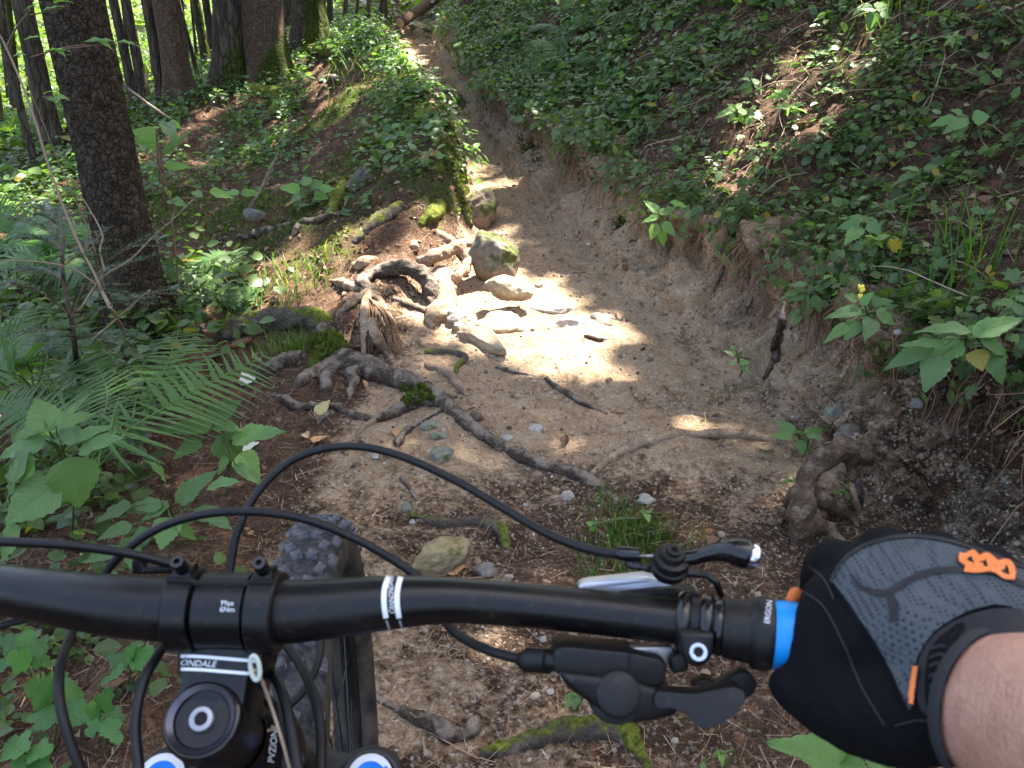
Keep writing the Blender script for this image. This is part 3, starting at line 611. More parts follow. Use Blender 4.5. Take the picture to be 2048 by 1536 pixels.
# distant sunlit foliage between the trunks
BL = []
for k in range(205):
    y = rs.uniform(15, 38); x = rs.uniform(-1.05, -.16)*y*.75-.5; z0 = gz(x, y); z = z0+abs(rs.normal())*2.6+.2
    if proj(np.array((x, y, z)))[0] > 440: continue
    m = 46; s = rs.uniform(.35, 1.)
    q = rs.normal(size=(m, 3))*np.array((s, s, s*.55))+np.array((x, y, z)); q[:, 2] = np.maximum(q[:, 2], z0+.05)
    BL.append(q)
q = np.concatenate(BL); n = len(q); tint = np.column_stack([rs.uniform(.7, 1.5, n), rs.rand(n), np.zeros(n)])
stuff('distant_foliage', 'bright backlit foliage far away between the trunks of the left wood', 'foliage', [stamp(OV, OVF, q, rand_rot(n, rs, .6), rs.uniform(.12, .26, n), tint)], [M_far_leaf])
BL = []
for k in range(70):
    y = rs.uniform(14.5, 26); x = rs.uniform(-.34, .18)*y; z0 = gz(x, y); z = z0+abs(rs.normal())*1.1+.2
    m = 50; q = rs.normal(size=(m, 3))*.55+np.array((x, y, z)); q[:, 2] = np.maximum(q[:, 2], z0+.05); BL.append(q)
q = np.concatenate(BL); n = len(q); tint = np.column_stack([rs.uniform(.5, 1.1, n), rs.rand(n), np.zeros(n)])
stuff('hillside_bushes', 'dark bushes on the shaded hillside behind the twin spruces', 'bushes', [stamp(OV, OVF, q, rand_rot(n, rs, .6), rs.uniform(.1, .2, n), tint)], [M_cover])

# grass blades
def blades(c, nn, rs, L, w, lean=.5, seg=4):
    n = len(c); az = rs.uniform(0, 6.283, n); hd = np.column_stack([np.cos(az), np.sin(az), 0*az]); sd_ = np.column_stack([-np.sin(az), np.cos(az), 0*az])
    ln = rs.uniform(*L, n); le = rs.uniform(.15, 1., n)*lean; V = np.zeros((n, 2*seg+1, 3))
    for s in range(seg+1):
        t = s/seg; p = c+np.array((0, 0, 1))*(ln*(t-.25*le*t*t))[:, None]+hd*(ln*le*t**1.8)[:, None]; ww = (w*(1-t)**.7)
        if s < seg: V[:, 2*s] = p+sd_*ww/2; V[:, 2*s+1] = p-sd_*ww/2
        else: V[:, 2*s] = p
    f = [(2*s, 2*s+1, 2*s+3, 2*s+2) for s in range(seg-1)]; b = np.arange(n)[:, None]*(2*seg+1)
    Fq = (np.array(f)[None]+b[:, None]).reshape(-1, 4); Ft = np.array([(2*seg-2, 2*seg-1, 2*seg)])[None]+b[:, None]
    tint = np.repeat(np.column_stack([rs.uniform(.6, 1.35, n), rs.rand(n), np.where(rs.rand(n) < .06, 2., 0.)]), 2*seg+1, 0)
    return V.reshape(-1, 3), [Fq, Ft.reshape(-1, 3)], tint
def around(px, py, n, sx, sy, rs):
    c = gnd(px, py); p = np.column_stack([c.x+rs.normal(size=n)*sx, c.y+rs.normal(size=n)*sy]); return np.column_stack([p, [gz(a, b) for a, b in p]])
mb = MB()
for px, py, n, sx, sy, L, w in [(1220, 1020, 90, .045, .06, (.02, .08), .0025), (1262, 1062, 120, .06, .06, (.015, .055), .0025), (1310, 1090, 110, .07, .04, (.015, .045), .0025), (1215, 1110, 70, .05, .06, (.03, .09), .003),
        (585, 705, 160, .05, .035, (.04, .13), .003), (545, 690, 60, .06, .03, (.03, .10), .003), (630, 680, 40, .04, .03, (.04, .10), .003),
        (575, 590, 110, .12, .1, (.04, .13), .005), (500, 600, 60, .15, .1, (.04, .14), .005), (600, 560, 60, .12, .1, (.03, .10), .004),
        (765, 95, 170, .16, .5, (.08, .22), .008), (720, 85, 90, .15, .3, (.08, .2), .008), (805, 180, 130, .10, .35, (.06, .16), .007),
        (1920, 560, 40, .05, .08, (.15, .35), .005), (1215, 1170, 40, .05, .03, (.04, .1), .004), (1800, 30, 40, .1, .2, (.15, .4), .006), (1430, 800, 20, .03, .03, (.02, .05), .003)]:
    c = around(px, py, n, sx, sy, rs); V, F, T = blades(c, None, rs, L, w, .9); mb.add(V, F, 0, T)
wG = (cX < -3.8)*(cY > 5)*(cY < 26)*in_view*np.clip(.5+patch, 0, 1)
c, nn, i, j = sample_ground(7000, wG/np.maximum(dist, 5), rs); V, F, T = blades(c, None, rs, (.08, .3), .014, .9, 3); mb.add(V, F, 0, T)
obj('grass', mb.mesh('grass', [M_grass]), kind='stuff', label='thin green grass blades growing in tufts beside trail and wood floor', category='grass')
# moss fuzz where the soil is mossy
mmask = np.maximum(cell(msk[:, 2].reshape(ny, nx)), np.exp(-((upx-1270)/75)**2-((upy-1075)/45)**2)[:-1, :-1])*(cY < 9)*in_view*(cX > -3)
c, nn, i, j = sample_ground(9000, np.clip(mmask-.35, 0, 1)/np.maximum(dist, 1.5), rs); n = len(c)
tint = np.column_stack([rs.uniform(.5, 1.35, n), rs.rand(n), np.zeros(n)])
stuff('moss', 'yellow green moss cushions on the mound and beside the front wheel', 'moss', [stamp(LEAF4, LEAF4F, c, orient(nn+.8*rs.normal(size=(n, 3)), rs.normal(size=(n, 3))), rs.uniform(.010, .024, n), tint)], [M_moss])
# needles, twigs and dead leaves
wK = in_view*(cY < 5.2)*(cY > .3)*(cX > -2.2)*np.where(cS > 7.95, .8, np.where(cS > 7.05, .15, np.where((cY > 2.6) & (cS > 5.7), .5, 1.)))/np.maximum(dist, 1.2)**1.3
c, nn, i, j = sample_ground(21000, wK, rs); n = len(c); r = nrm(rs.normal(size=(n, 3))); r = nrm(r-nn*(r*nn).sum(1)[:, None]+nn*rs.uniform(-.05, .25, n)[:, None])
NEED = np.array([(-.5, 0, 0), (.5, 0, 0), (.35, 1, .02), (-.35, 1, .02)]); NEEDF = np.array([(0, 1, 2, 3)])
ln = rs.gamma(2., .011, n)+.012; ww = np.where(rs.rand(n) < .09, rs.uniform(.002, .004, n), rs.uniform(.0009, .0016, n))
tint = np.column_stack([np.ones(n), np.clip(rs.normal(.55, .24, n), 0, 1), np.zeros(n)])
pA = stamp(NEED, NEEDF, c+nn*.002, orient(r, nn), np.column_stack([ww, ln, ln]), tint)
wK2 = in_view*(cY < 8)*(cY > .3)*(cX > -3.4)*np.where(cS > 7.9, 1., np.where(cS > 5.7, .12, .75))
c, nn, i, j = sample_ground(7500, wK2, rs); n = len(c); r = nrm(rs.normal(size=(n, 3))); r = nrm(r-nn*(r*nn).sum(1)[:, None]*.8)
tint = np.column_stack([np.ones(n), np.clip(rs.normal(.42, .22, n), 0, 1), np.zeros(n)])
sz = rs.uniform(.012, .042, n); pB = stamp(OV*np.array((1, 1, 2.4)), OVF, c+nn*.005, orient(r, nn+.5*rs.normal(size=(n, 3))), sz, tint)
stuff('leaf_litter', 'brown needles, twigs and dead leaf scraps scattered over the soil', 'litter', [pA, pB], [M_litter, M_litter], False)
# fine roots and dry stems hanging from the lip and lying on the slope
wR = np.exp(-((cS-7.95)/.09)**2)*in_view*(cY < 7)
c, nn, i, j = sample_ground(950, wR, rs); mb = MB()
for a, b in zip(c, nn):
    L = rs.uniform(.06, .26); o = b*np.array((1, 1, 0)); o = o/max(np.linalg.norm(o), .1); s = rs.normal(size=3)*.03
    pts = np.array([a-b*.01, a+o*.03+s*.5+np.array((0, 0, -.25*L)), a+o*.035+s+np.array((0, 0, -.62*L)), a+o*.02+s*1.8+np.array((0, 0, -L))])
    V, F = tube(catmull(pts, 6), np.linspace(.0022, .0007, 6), 4, False); mb.add(V, F, 0, (1, rs.uniform(.15, .7), 0))
wR = np.clip((cS-8.05)/.2, 0, 1)*in_view*(cY < 9)*(cS < 9.6)
c, nn, i, j = sample_ground(900, wR, rs)
for a, b in zip(c, nn):
    L = rs.uniform(.1, .35); r = rs.normal(size=3); r[2] -= .6; r = r-b*r.dot(b); r /= np.linalg.norm(r)
    pts = np.array([a+b*.01, a+r*L*.35+b*rs.uniform(.015, .05), a+r*L*.7+b*rs.uniform(.01, .05), a+r*L+b*.006])
    V, F = tube(catmull(pts, 6), np.linspace(.0026, .0008, 6), 4, False); mb.add(V, F, 0, (1, rs.uniform(.25, .95), 0))
obj('hanging_rootlets', mb.mesh('hanging_rootlets', [M_litter]), kind='stuff', label='fine brown rootlets and dry stems hanging over the bank edge', category='rootlets')

# ------------------------------------------------------------------ single plants with leaves of their own
def big_leaf_mesh(name, mat, lobed=0, n=15, tint=(1, .3, 0), droop=.22, fold=.16, ser=.05, ovate=.42, seed=0):
    r = np.random.RandomState(seed); t = np.linspace(0, 1, n); w = np.sin(np.pi*t**(.62 if ovate < .45 else .8))**.85*(1-.25*t)*.5
    if lobed: w = .5*(np.sin(np.pi*t**.7)**.6)*(.55+.45*np.abs(np.cos(np.pi*2.05*t+.35)))
    w[0] = .02; w[-1] = 0
    z = -droop*t**2+.06*t; V = []
    for i_, (a, b, c_) in enumerate(zip(t, w, z)):
        e = (1+ser*(1 if i_ % 2 else -1)); x = b*e; und = .025*np.sin(a*17+seed)
        y1 = a-(.0 if i_ % 2 else .018)
        V += [(-x, y1, c_+fold*x*.5+und), (-x*.5, a, c_+fold*x*.42+.012*np.cos(a*40)), (0, a, c_-.004), (x*.5, a, c_+fold*x*.42-.012*np.cos(a*40)), (x, y1, c_+fold*x*.5-und)]
    F = [(5*i_+k, 5*i_+k+1, 5*i_+k+6, 5*i_+k+5) for i_ in range(n-1) for k in range(4)]
    V = np.array(V); return fast_mesh(name, V, np.array(F), [mat], True, tint=np.broadcast_to(np.array(tint, float), (len(V), 3)).copy())
def veined(name, base, trans=.3):
    m = leaf_material(name, base, rough=.5, trans=trans); t = NT(m)
    xyz = t.n('ShaderNodeSeparateXYZ', {0: t.co()}).outputs; ax_ = t.math('ABSOLUTE', xyz[0])
    ph = t.math('MULTIPLY', t.math('SUBTRACT', xyz[1], t.math('MULTIPLY', ax_, .75)), 52.)
    v = t.math('SINE', ph); v = t.ramp(v, [(.80, 0.), (1., 1.)]); mid = t.ramp(ax_, [(0., 1.), (.018, 0.)]); v = t.math('MAXIMUM', t.math('MULTIPLY', v, .6), mid)
    bc = t.b.inputs['Base Color'].links[0].from_socket
    t.base(t.mix(t.math('MULTIPLY', v, .45), bc, tuple(x*2.1 for x in base)))
    old = t.b.inputs['Normal'].links[0].from_socket
    t.norm(t.bump(t.math('MULTIPLY', v, -1.), .45, .01, old)); return m
M_big = veined('broad_leaf', (.125, .225, .085)); M_big_light = veined('light_broad_leaf', (.165, .28, .10), .35); M_maple = veined('maple_leaf', (.07, .165, .055))
M_stem = newmat('green_stem', (.09, .12, .035), .6); M_twig = newmat('brown_twig', (.17, .10, .055), .75); M_yellow = newmat('yellow_flower', (.75, .6, .05), .5)
LEAFS = {'broad': [big_leaf_mesh('broad_leaf', M_big, tint=(b, h, 0), droop=d, seed=k, fold=f) for k, (b, h, d, f) in enumerate([(1, .2, .18, .2), (.85, .1, .3, .14), (1.15, .5, .1, .25), (.95, .35, .25, .1)])],
         'light': [big_leaf_mesh('light_leaf', M_big_light, tint=(b, h, 0), droop=d, seed=k+9, fold=.2) for k, (b, h, d) in enumerate([(1, .4, .15), (1.15, .8, .25), (.9, .2, .1)])],
         'maple': [big_leaf_mesh('maple_leaf', M_maple, lobed=1, n=19, tint=(b, h, 0), droop=.15, seed=k+19, fold=.1, ser=.09) for k, (b, h) in enumerate([(1, .3), (.85, .1), (1.2, .6)])],
         'yellow': [big_leaf_mesh('yellow_leaf', M_big_light, tint=(1.0, 1, 2), droop=.3, seed=33)]}
def leaf_obj(parent, org, a, b, width, kindk, rs, nv=None, label=None):
    """one leaf of its own from its stalk end a to its tip b"""
    a = Vector(a); b = Vector(b); d = b-a; L = d.length; d.normalize()
    if nv is None: nv = Vector((rs.normal()*.25, -.35+rs.normal()*.2, 1.))
    s = d.cross(Vector(nv)).normalized(); n = s.cross(d)
    M = Matrix(((s.x*width, d.x*L, n.x*L, 0), (s.y*width, d.y*L, n.y*L, 0), (s.z*width, d.z*L, n.z*L, 0), (0, 0, 0, 1)))
    o = obj('leaf', LEAFS[kindk][rs.randint(len(LEAFS[kindk]))], parent); o.matrix_basis = Matrix.Translation(a-org) @ M
    if label: o['label'] = label
    return o
def stem_obj(parent, org, pts, r0, r1, mat=None, name='stem', n=12):
    P_ = catmull([Vector(p)-org for p in pts], n); V, F = tube(P_, np.linspace(r0, r1, n), 6)
    return obj(name, fast_mesh(name, V, F, [mat or M_stem]), parent)
def px_plant(label, base, top, depth, leaves, kindk='broad', cat='plant', name='broadleaf_plant', r=.003, flower=None, dj=.06, seed=0, group='broad leaved plants', smat=None):
    """leaves: (stalk px, stalk py, tip px, tip py, width px[, kind]); all stand around one stem"""
    rs = np.random.RandomState(seed+100); org = Vector(base); depth = min([depth]+[proj(np.array(gnd(q[0], q[1])))[2]-.075 for q in [top]+[(l[2], l[3]) for l in leaves]]); t = thing(name, label, cat, group, org)
    tp_ = at(top[0], top[1], depth); mid = (org+tp_)/2+Vector((.02, 0, .02)); stem_obj(t, org, [org-Vector((0, 0, .02)), mid, tp_], r, r*.6, smat)
    mb = MB()
    for lf in leaves:
        d0 = depth+rs.uniform(-dj, dj)*.5; a = at(lf[0], lf[1], d0); b = at(lf[2], lf[3], d0+rs.uniform(-dj, dj)); w = lf[4]*depth/FPX*1.28; b = a+(b-a)*1.08
        view = (Vector((0, 0, CAMZ))-a).normalized(); nv = view*.75+Vector((rs.normal()*.2, rs.normal()*.2, .6))
        leaf_obj(t, org, a, b, w, lf[5] if len(lf) > 5 else kindk, rs, nv)
        q = org.lerp(tp_, rs.uniform(.55, 1.)) ; P_ = catmull([q-org, (q*.5+a*.5)-org+Vector((0, 0, .01)), a-org], 6); V, F = tube(P_, .0013*depth/1.5, 5); mb.add(V, F)
    obj('leaf_stalks', mb.mesh('leaf_stalks', [smat or M_stem]), t)
    if flower:
        mb = MB()
        for k in range(16):
            c = at(flower[0]+rs.normal()*4, flower[1]+rs.normal()*11, depth)-org; bm = bmesh.new(); bmesh.ops.create_icosphere(bm, subdivisions=1, radius=.0045)
            V = np.array([v.co[:] for v in bm.verts])*np.array((1, .7, 1.5)); F = np.array([[v.index for v in f.verts] for f in bm.faces]); bm.free(); mb.add(V+np.array(c), F)
        obj('flower', mb.mesh('flower', [M_yellow]), t); stem_obj(t, org, [tp_, at(flower[0], flower[1]-8, depth)], .0015, .001, name='flower_stalk')
    return t
def gplus(px, py): return gnd(px, py)
px_plant('big leaved plant nearest the left edge, pale round leaves above the handlebar end', gnd(140, 1075), (120, 880), 1.5, [(100, 862, 75, 797, 62), (112, 852, 187, 820, 30), (165, 872, 88, 868, 38), (92, 850, 12, 872, 30), (90, 880, -10, 908, 42),
    (140, 915, 160, 1016, 84), (112, 965, 12, 1042, 78), (60, 905, -12, 1000, 58), (160, 900, 228, 868, 38), (70, 920, 20, 960, 50), (150, 880, 215, 850, 26), (40, 1060, -20, 1120, 60)], seed=1)
px_plant('leafy plant with pointed toothed leaves beside the thick looping cable', gnd(450, 985), (445, 860), 1.95, [(418, 838, 477, 800, 40), (424, 850, 326, 862, 34), (430, 848, 479, 860, 28), (465, 880, 567, 862, 42), (440, 870, 482, 924, 58), (478, 908, 517, 952, 46), (455, 915, 435, 948, 20, 'light'), (400, 880, 350, 910, 30), (470, 930, 530, 970, 22)], seed=2)
px_plant('low spreading plant behind the left handlebar, under the black cables', gnd(330, 1120), (335, 1015), 1.65, [(355, 1005, 415, 945, 36), (418, 975, 478, 963, 28), (262, 1015, 183, 1030, 36), (322, 1015, 252, 1000, 30), (338, 1012, 280, 1035, 32), (263, 1050, 198, 1072, 25), (340, 1035, 322, 1096, 46),
    (345, 1045, 393, 1078, 36), (390, 1020, 455, 1040, 42), (255, 1075, 270, 1140, 36), (245, 1100, 158, 1122, 24), (300, 1060, 260, 1090, 30), (330, 960, 300, 920, 24)], seed=3)
px_plant('large drooping plant with yellowing leaf at the right edge above the bank', gnd(1940, 715), (1930, 672), 1.98, [(1940, 662, 1842, 655, 30), (1945, 670, 2045, 636, 36), (1890, 690, 1810, 680, 24), (1860, 692, 1783, 727, 34), (1925, 685, 1858, 722, 44), (1880, 712, 1852, 770, 48), (1962, 678, 2030, 708, 36),
    (1950, 700, 1965, 736, 36, 'yellow'), (1975, 702, 2014, 765, 42), (1935, 672, 1970, 650, 24)], seed=4)
px_plant('plant with a yellow flower spike on the bank lip', gnd(1730, 660), (1735, 625), 2.5, [(1722, 610, 1747, 584, 18), (1722, 620, 1657, 628, 24), (1720, 622, 1748, 634, 28), (1752, 625, 1797, 645, 30), (1715, 642, 1690, 678, 30), (1745, 638, 1736, 670, 30), (1695, 650, 1655, 677, 20), (1745, 607, 1781, 600, 18), (1715, 600, 1690, 590, 16)], seed=5, flower=(1722, 578))
px_plant('small plant with hanging oval leaves left of the yellow flower plant', gnd(1625, 620), (1620, 582), 2.75, [(1612, 570, 1575, 565, 16), (1610, 580, 1566, 587, 15), (1628, 578, 1666, 582, 17), (1618, 592, 1604, 638, 30), (1626, 592, 1641, 626, 20), (1608, 592, 1577, 599, 14), (1600, 620, 1566, 640, 14), (1600, 630, 1590, 648, 12)], seed=6)
px_plant('bright green sprout standing above the curved stump root', gnd(1602, 915), (1600, 872), 2.38, [(1586, 868, 1556, 841, 22), (1585, 873, 1541, 870, 16), (1588, 868, 1606, 864, 12), (1610, 870, 1652, 854, 20), (1600, 880, 1606, 909, 19), (1605, 880, 1619, 908, 15), (1612, 872, 1648, 877, 10), (1598, 876, 1586, 880, 9, 'yellow')], 'light', seed=7)
px_plant('broad leaved plant at the bottom edge below the glove', gnd(1700, 1560), (1720, 1530), 1.2, [(1700, 1532, 1547, 1485, 66), (1680, 1522, 1730, 1536, 42), (1735, 1530, 1797, 1490, 54), (1788, 1532, 1832, 1536, 34), (1720, 1545, 1640, 1580, 40)], seed=8)
px_plant('plant with broad leaves hanging over the bank lip at mid slope', gnd(1330, 455), (1320, 420), 3.4, [(1318, 425, 1290, 402, 16), (1320, 430, 1352, 412, 16), (1316, 436, 1280, 440, 17), (1325, 445, 1350, 470, 20), (1315, 448, 1300, 480, 20), (1330, 430, 1368, 438, 15), (1322, 460, 1330, 495, 16), (1340, 405, 1380, 412, 12)], 'light', seed=9)
px_plant('leafy plant halfway up the slope above the yellow flower plant', gnd(1725, 480), (1725, 450), 2.95, [(1720, 445, 1676, 455, 20), (1725, 443, 1752, 432, 18), (1722, 455, 1690, 487, 26), (1735, 448, 1762, 466, 24), (1728, 440, 1700, 432, 16), (1740, 440, 1765, 438, 14)], seed=10)
px_plant('star shaped silvery rosette below the mid slope leafy plant', gnd(1750, 490), (1752, 480), 2.9, [(1752, 480, 1715, 490, 10), (1752, 480, 1782, 468, 12), (1752, 480, 1735, 466, 11), (1752, 480, 1770, 496, 11), (1752, 480, 1742, 503, 11), (1752, 480, 1728, 478, 9)], 'light', seed=11)
px_plant('tall leafy plant near the right edge, upper slope', gnd(1930, 275), (1935, 240), 3.3, [(1912, 236, 1860, 252, 20), (1935, 235, 1894, 258, 26), (1945, 238, 1978, 232, 28), (1930, 250, 1908, 275, 20), (1950, 240, 1965, 262, 16), (1925, 228, 1905, 218, 14)], seed=12)
px_plant('spreading leafy plant under the tall one near the right edge', gnd(1840, 370), (1845, 345), 3.1, [(1840, 342, 1790, 358, 17), (1838, 340, 1808, 332, 14), (1850, 345, 1835, 363, 18), (1852, 342, 1892, 355, 18), (1848, 338, 1872, 330, 12)], seed=13)
px_plant('pale star rosette high on the slope near the right edge', gnd(1908, 95), (1908, 76), 3.9, [(1908, 76, 1882, 72, 9), (1908, 76, 1890, 88, 9), (1908, 76, 1916, 58, 9), (1908, 76, 1932, 74, 9), (1908, 76, 1925, 90, 9), (1908, 76, 1904, 94, 8)], 'light', seed=14)
px_plant('upper of two white sunlit rosettes in the bright slope patch', gnd(1562, 205), (1562, 188), 4.4, [(1562, 188, 1530, 196, 9), (1562, 188, 1584, 178, 9), (1562, 188, 1548, 178, 8), (1562, 188, 1575, 200, 9), (1562, 188, 1588, 196, 8), (1562, 188, 1550, 203, 8)], 'light', seed=15)
px_plant('lower of two white sunlit rosettes in the bright slope patch', gnd(1585, 232), (1582, 216), 4.3, [(1582, 216, 1545, 214, 10), (1582, 216, 1610, 206, 10), (1582, 216, 1562, 204, 9), (1582, 216, 1600, 232, 10), (1582, 216, 1570, 234, 9), (1582, 216, 1615, 222, 8)], 'light', seed=16)
px_plant('upright stem with paired leaves at the top of the sunny slope patch', gnd(1625, 140), (1630, 108), 4.6, [(1630, 114, 1606, 112, 7), (1630, 112, 1650, 100, 7), (1628, 124, 1608, 134, 7), (1632, 106, 1658, 108, 7), (1632, 122, 1640, 134, 6), (1650, 104, 1678, 92, 7)], 'light', seed=17)
px_plant('leaf pair plant left of the sunny slope patch', gnd(1500, 195), (1505, 165), 4.3, [(1505, 165, 1475, 178, 12), (1505, 165, 1522, 160, 13), (1508, 170, 1530, 182, 10), (1503, 172, 1490, 190, 11), (1500, 160, 1482, 156, 9)], seed=18)
px_plant('bushy bright plant on the slope left of the white rosettes', gnd(1470, 250), (1472, 220), 3.9, [(1472, 220, 1438, 226, 14), (1472, 220, 1458, 208, 11), (1475, 222, 1500, 226, 14), (1470, 228, 1455, 244, 14), (1476, 230, 1488, 246, 13), (1472, 218, 1484, 206, 10), (1460, 222, 1430, 236, 10)], 'light', seed=19)
px_plant('tiny sprout growing out of the bare sandy bank', gnd(1480, 745), (1475, 715), 2.6, [(1470, 712, 1448, 700, 9), (1475, 715, 1485, 696, 9), (1472, 725, 1455, 728, 10), (1480, 725, 1500, 726, 11), (1482, 735, 1500, 742, 10), (1470, 700, 1462, 690, 8)], seed=20)
px_plant('plant partly cut by the right picture edge above the drooping plant', gnd(2040, 630), (2035, 605), 2.1, [(2030, 608, 1996, 602, 22), (2035, 602, 2060, 590, 20), (2028, 618, 2000, 626, 18), (2040, 612, 2070, 622, 22)], seed=21)
px_plant('dark leaved plant hanging from the top picture edge on the slope', gnd(1745, 60), (1752, 20), 4.2, [(1750, 24, 1738, 60, 26), (1752, 20, 1775, 8, 22), (1748, 18, 1720, 10, 20), (1760, 26, 1782, 34, 18), (1690, 45, 1685, 66, 16), (1745, 30, 1760, 52, 20)], seed=22)
px_plant('clover like sprig beside the grass clump near the brake lever', gnd(1290, 1055), (1292, 1028), 2.0, [(1292, 1028, 1280, 1022, 12), (1292, 1028, 1302, 1020, 12), (1292, 1028, 1298, 1040, 12), (1185, 1050, 1172, 1044, 11), (1185, 1050, 1198, 1046, 11), (1185, 1052, 1186, 1064, 11)], 'light', seed=23)
px_plant('small herb under the gear shifter on the trail', gnd(1145, 1415), (1145, 1396), 1.62, [(1145, 1396, 1128, 1388, 16), (1145, 1396, 1160, 1388, 16), (1145, 1396, 1150, 1416, 18), (1145, 1396, 1132, 1412, 14), (1150, 1398, 1168, 1404, 13)], seed=24)
px_plant('two leaved green sprig inside the hook of the stump root', gnd(1690, 1005), (1688, 985), 2.15, [(1688, 988, 1668, 986, 12), (1690, 990, 1704, 994, 16), (1688, 984, 1680, 972, 10), (1696, 978, 1700, 966, 9)], 'light', seed=25)
px_plant('single bright leaf sprig left of the stump root', gnd(1590, 975), (1585, 962), 2.25, [(1590, 962, 1560, 968, 12), (1588, 958, 1600, 955, 8)], 'light', seed=26)
px_plant('leaf pair peeping out below the handlebar beside the shifter', gnd(1225, 1310), (1222, 1290), 1.75, [(1222, 1292, 1205, 1280, 14), (1225, 1292, 1240, 1282, 16), (1190, 1298, 1172, 1292, 14)], 'light', seed=27)
px_plant('weedy leaves at the lower right by the glove, three leaflets', gnd(1445, 1530), (1440, 1508), 1.5, [(1440, 1508, 1428, 1512, 14), (1440, 1508, 1446, 1522, 14), (1440, 1508, 1456, 1506, 14), (1402, 1528, 1412, 1536, 12)], 'light', seed=28)
SEED = [((95, 1500), (95, 1430), 1.45, [(110, 1395, 60, 1370, 62), (110, 1395, 165, 1380, 60), (100, 1410, 85, 1455, 62), (112, 1400, 118, 1340, 54), (60, 1330, 20, 1310, 44), (120, 1410, 165, 1440, 50)], 'maple seedling with lobed leaves in the lower left corner'),
        ((70, 1400), (60, 1330), 1.6, [(50, 1300, 5, 1275, 44), (55, 1300, 95, 1290, 40), (45, 1310, 20, 1345, 44), (60, 1310, 100, 1325, 38), (50, 1295, 60, 1262, 34), (-5, 1330, 30, 1320, 30)], 'maple seedling just under the left handlebar at the edge'),
        ((240, 1380), (250, 1330), 1.62, [(255, 1330, 215, 1310, 34), (258, 1330, 300, 1300, 40), (250, 1340, 195, 1365, 44), (262, 1335, 290, 1350, 30), (255, 1325, 265, 1290, 26), (300, 1340, 345, 1345, 28)], 'glossy leaved seedling between the hanging cables'),
        ((200, 1490), (200, 1430), 1.5, [(205, 1430, 175, 1470, 40), (208, 1425, 245, 1440, 34), (205, 1420, 215, 1385, 36), (200, 1425, 165, 1415, 34), (210, 1440, 235, 1480, 34)], 'seedling right of the lower left maple'),
        ((60, 1560), (50, 1510), 1.35, [(50, 1505, 10, 1480, 56), (55, 1505, 100, 1500, 50), (50, 1515, 20, 1545, 50), (60, 1515, 95, 1545, 46)], 'lowest lobed leaves in the very corner at bottom left')]
for k, (b, tp_, d, lv, lab) in enumerate(SEED): px_plant(lab, gnd(*b), tp_, d, lv, 'maple', seed=40+k, name='maple_seedling', cat='seedling', group='seedlings below the handlebar', r=.0025)
px_plant('beech sapling with thin upright stem right of the big scaly spruce', gnd(362, 645), (310, 250), 3.5, [(318, 285, 270, 262, 44), (312, 285, 245, 280, 16), (318, 300, 255, 300, 14), (325, 310, 380, 262, 14), (340, 245, 368, 255, 14), (330, 245, 350, 285, 26), (330, 335, 380, 330, 18), (320, 370, 345, 390, 24), (325, 345, 300, 350, 12),
    (318, 335, 262, 340, 9), (420, 385, 465, 390, 24), (340, 400, 370, 410, 20), (405, 395, 380, 380, 14)], 'light', seed=60, name='beech_sapling', cat='sapling', group='saplings', r=.0042, dj=.25, smat=M_twig)
px_plant('leafy sprig on the mound left of the triangular grey rock', gnd(630, 410), (620, 380), 4.3, [(600, 380, 560, 372, 22), (610, 385, 580, 402, 28), (622, 372, 645, 362, 22), (630, 385, 655, 395, 24), (618, 370, 605, 352, 20), (640, 380, 668, 374, 20)], 'light', seed=61)
px_plant('yellow green leaf pair low on the bare slope beside the pale upright stick', gnd(480, 410), (480, 390), 4.4, [(478, 388, 442, 382, 16), (482, 388, 520, 384, 16)], 'light', seed=62)

# ferns: every frond its own part
M_fern = leaf_material('fern_frond', (.075, .152, .045), rough=.5, trans=.35)
def frond_mesh(pts, width, pairs=18, rs=None, name='frond', nv=(0, -.3, 1), tint=(1, .3, 0)):
    C = catmull(pts, 60); T = nrm(np.gradient(C, axis=0)); mb = MB(); V, F = tube(C[::3], np.linspace(.0035, .001, len(C[::3])), 5); mb.add(V, F, 0, (1.3, 1, 0))
    N0 = nrm(np.array(nv, float))
    for k in range(pairs):
        u = .13+.86*k/pairs; i_ = int(u*59); c = C[i_]; tn = T[i_]; s = nrm(np.cross(tn, N0)); n_ = np.cross(s, tn)
        prof = np.sin(np.pi*min(1, (u*.82+.14)))**.75 if u > .42 else .52+1.05*(u-.13)
        L = width*prof
        for sg in (-1, 1):
            d = nrm(s*sg+tn*(.38+.25*u)-n_*.12+rs.normal(size=3)*.05); L2 = L*rs.uniform(.88, 1.08); m = 12; w0 = .105*L2+.0018
            q = np.linspace(0, 1, m); al = nrm(np.cross(d, n_)); pts_ = c+d*(L2*q)[:, None]-n_*(.13*L2*q**2)[:, None]
            wv = w0*(1-q)**.75*(.62+.38*np.array([1.15 if z % 2 == 0 else .25 for z in range(m)])); wv[-1] = .0004
            Vv = np.concatenate([pts_+al*wv[:, None]*.62, pts_+n_*.0015, pts_-al*wv[:, None]*.62])
            a_ = np.arange(m-1); Ff = np.concatenate([np.stack([a_, a_+1, a_+1+m, a_+m], -1), np.stack([a_+m, a_+1+m, a_+1+2*m, a_+2*m], -1)])
            if sg < 0: Ff = Ff[:, ::-1]
            mb.add(Vv, Ff, 0, (tint[0]*rs.uniform(.85, 1.15), tint[1]+rs.uniform(-.1, .2), 0))
    return mb.mesh(name, [M_fern])
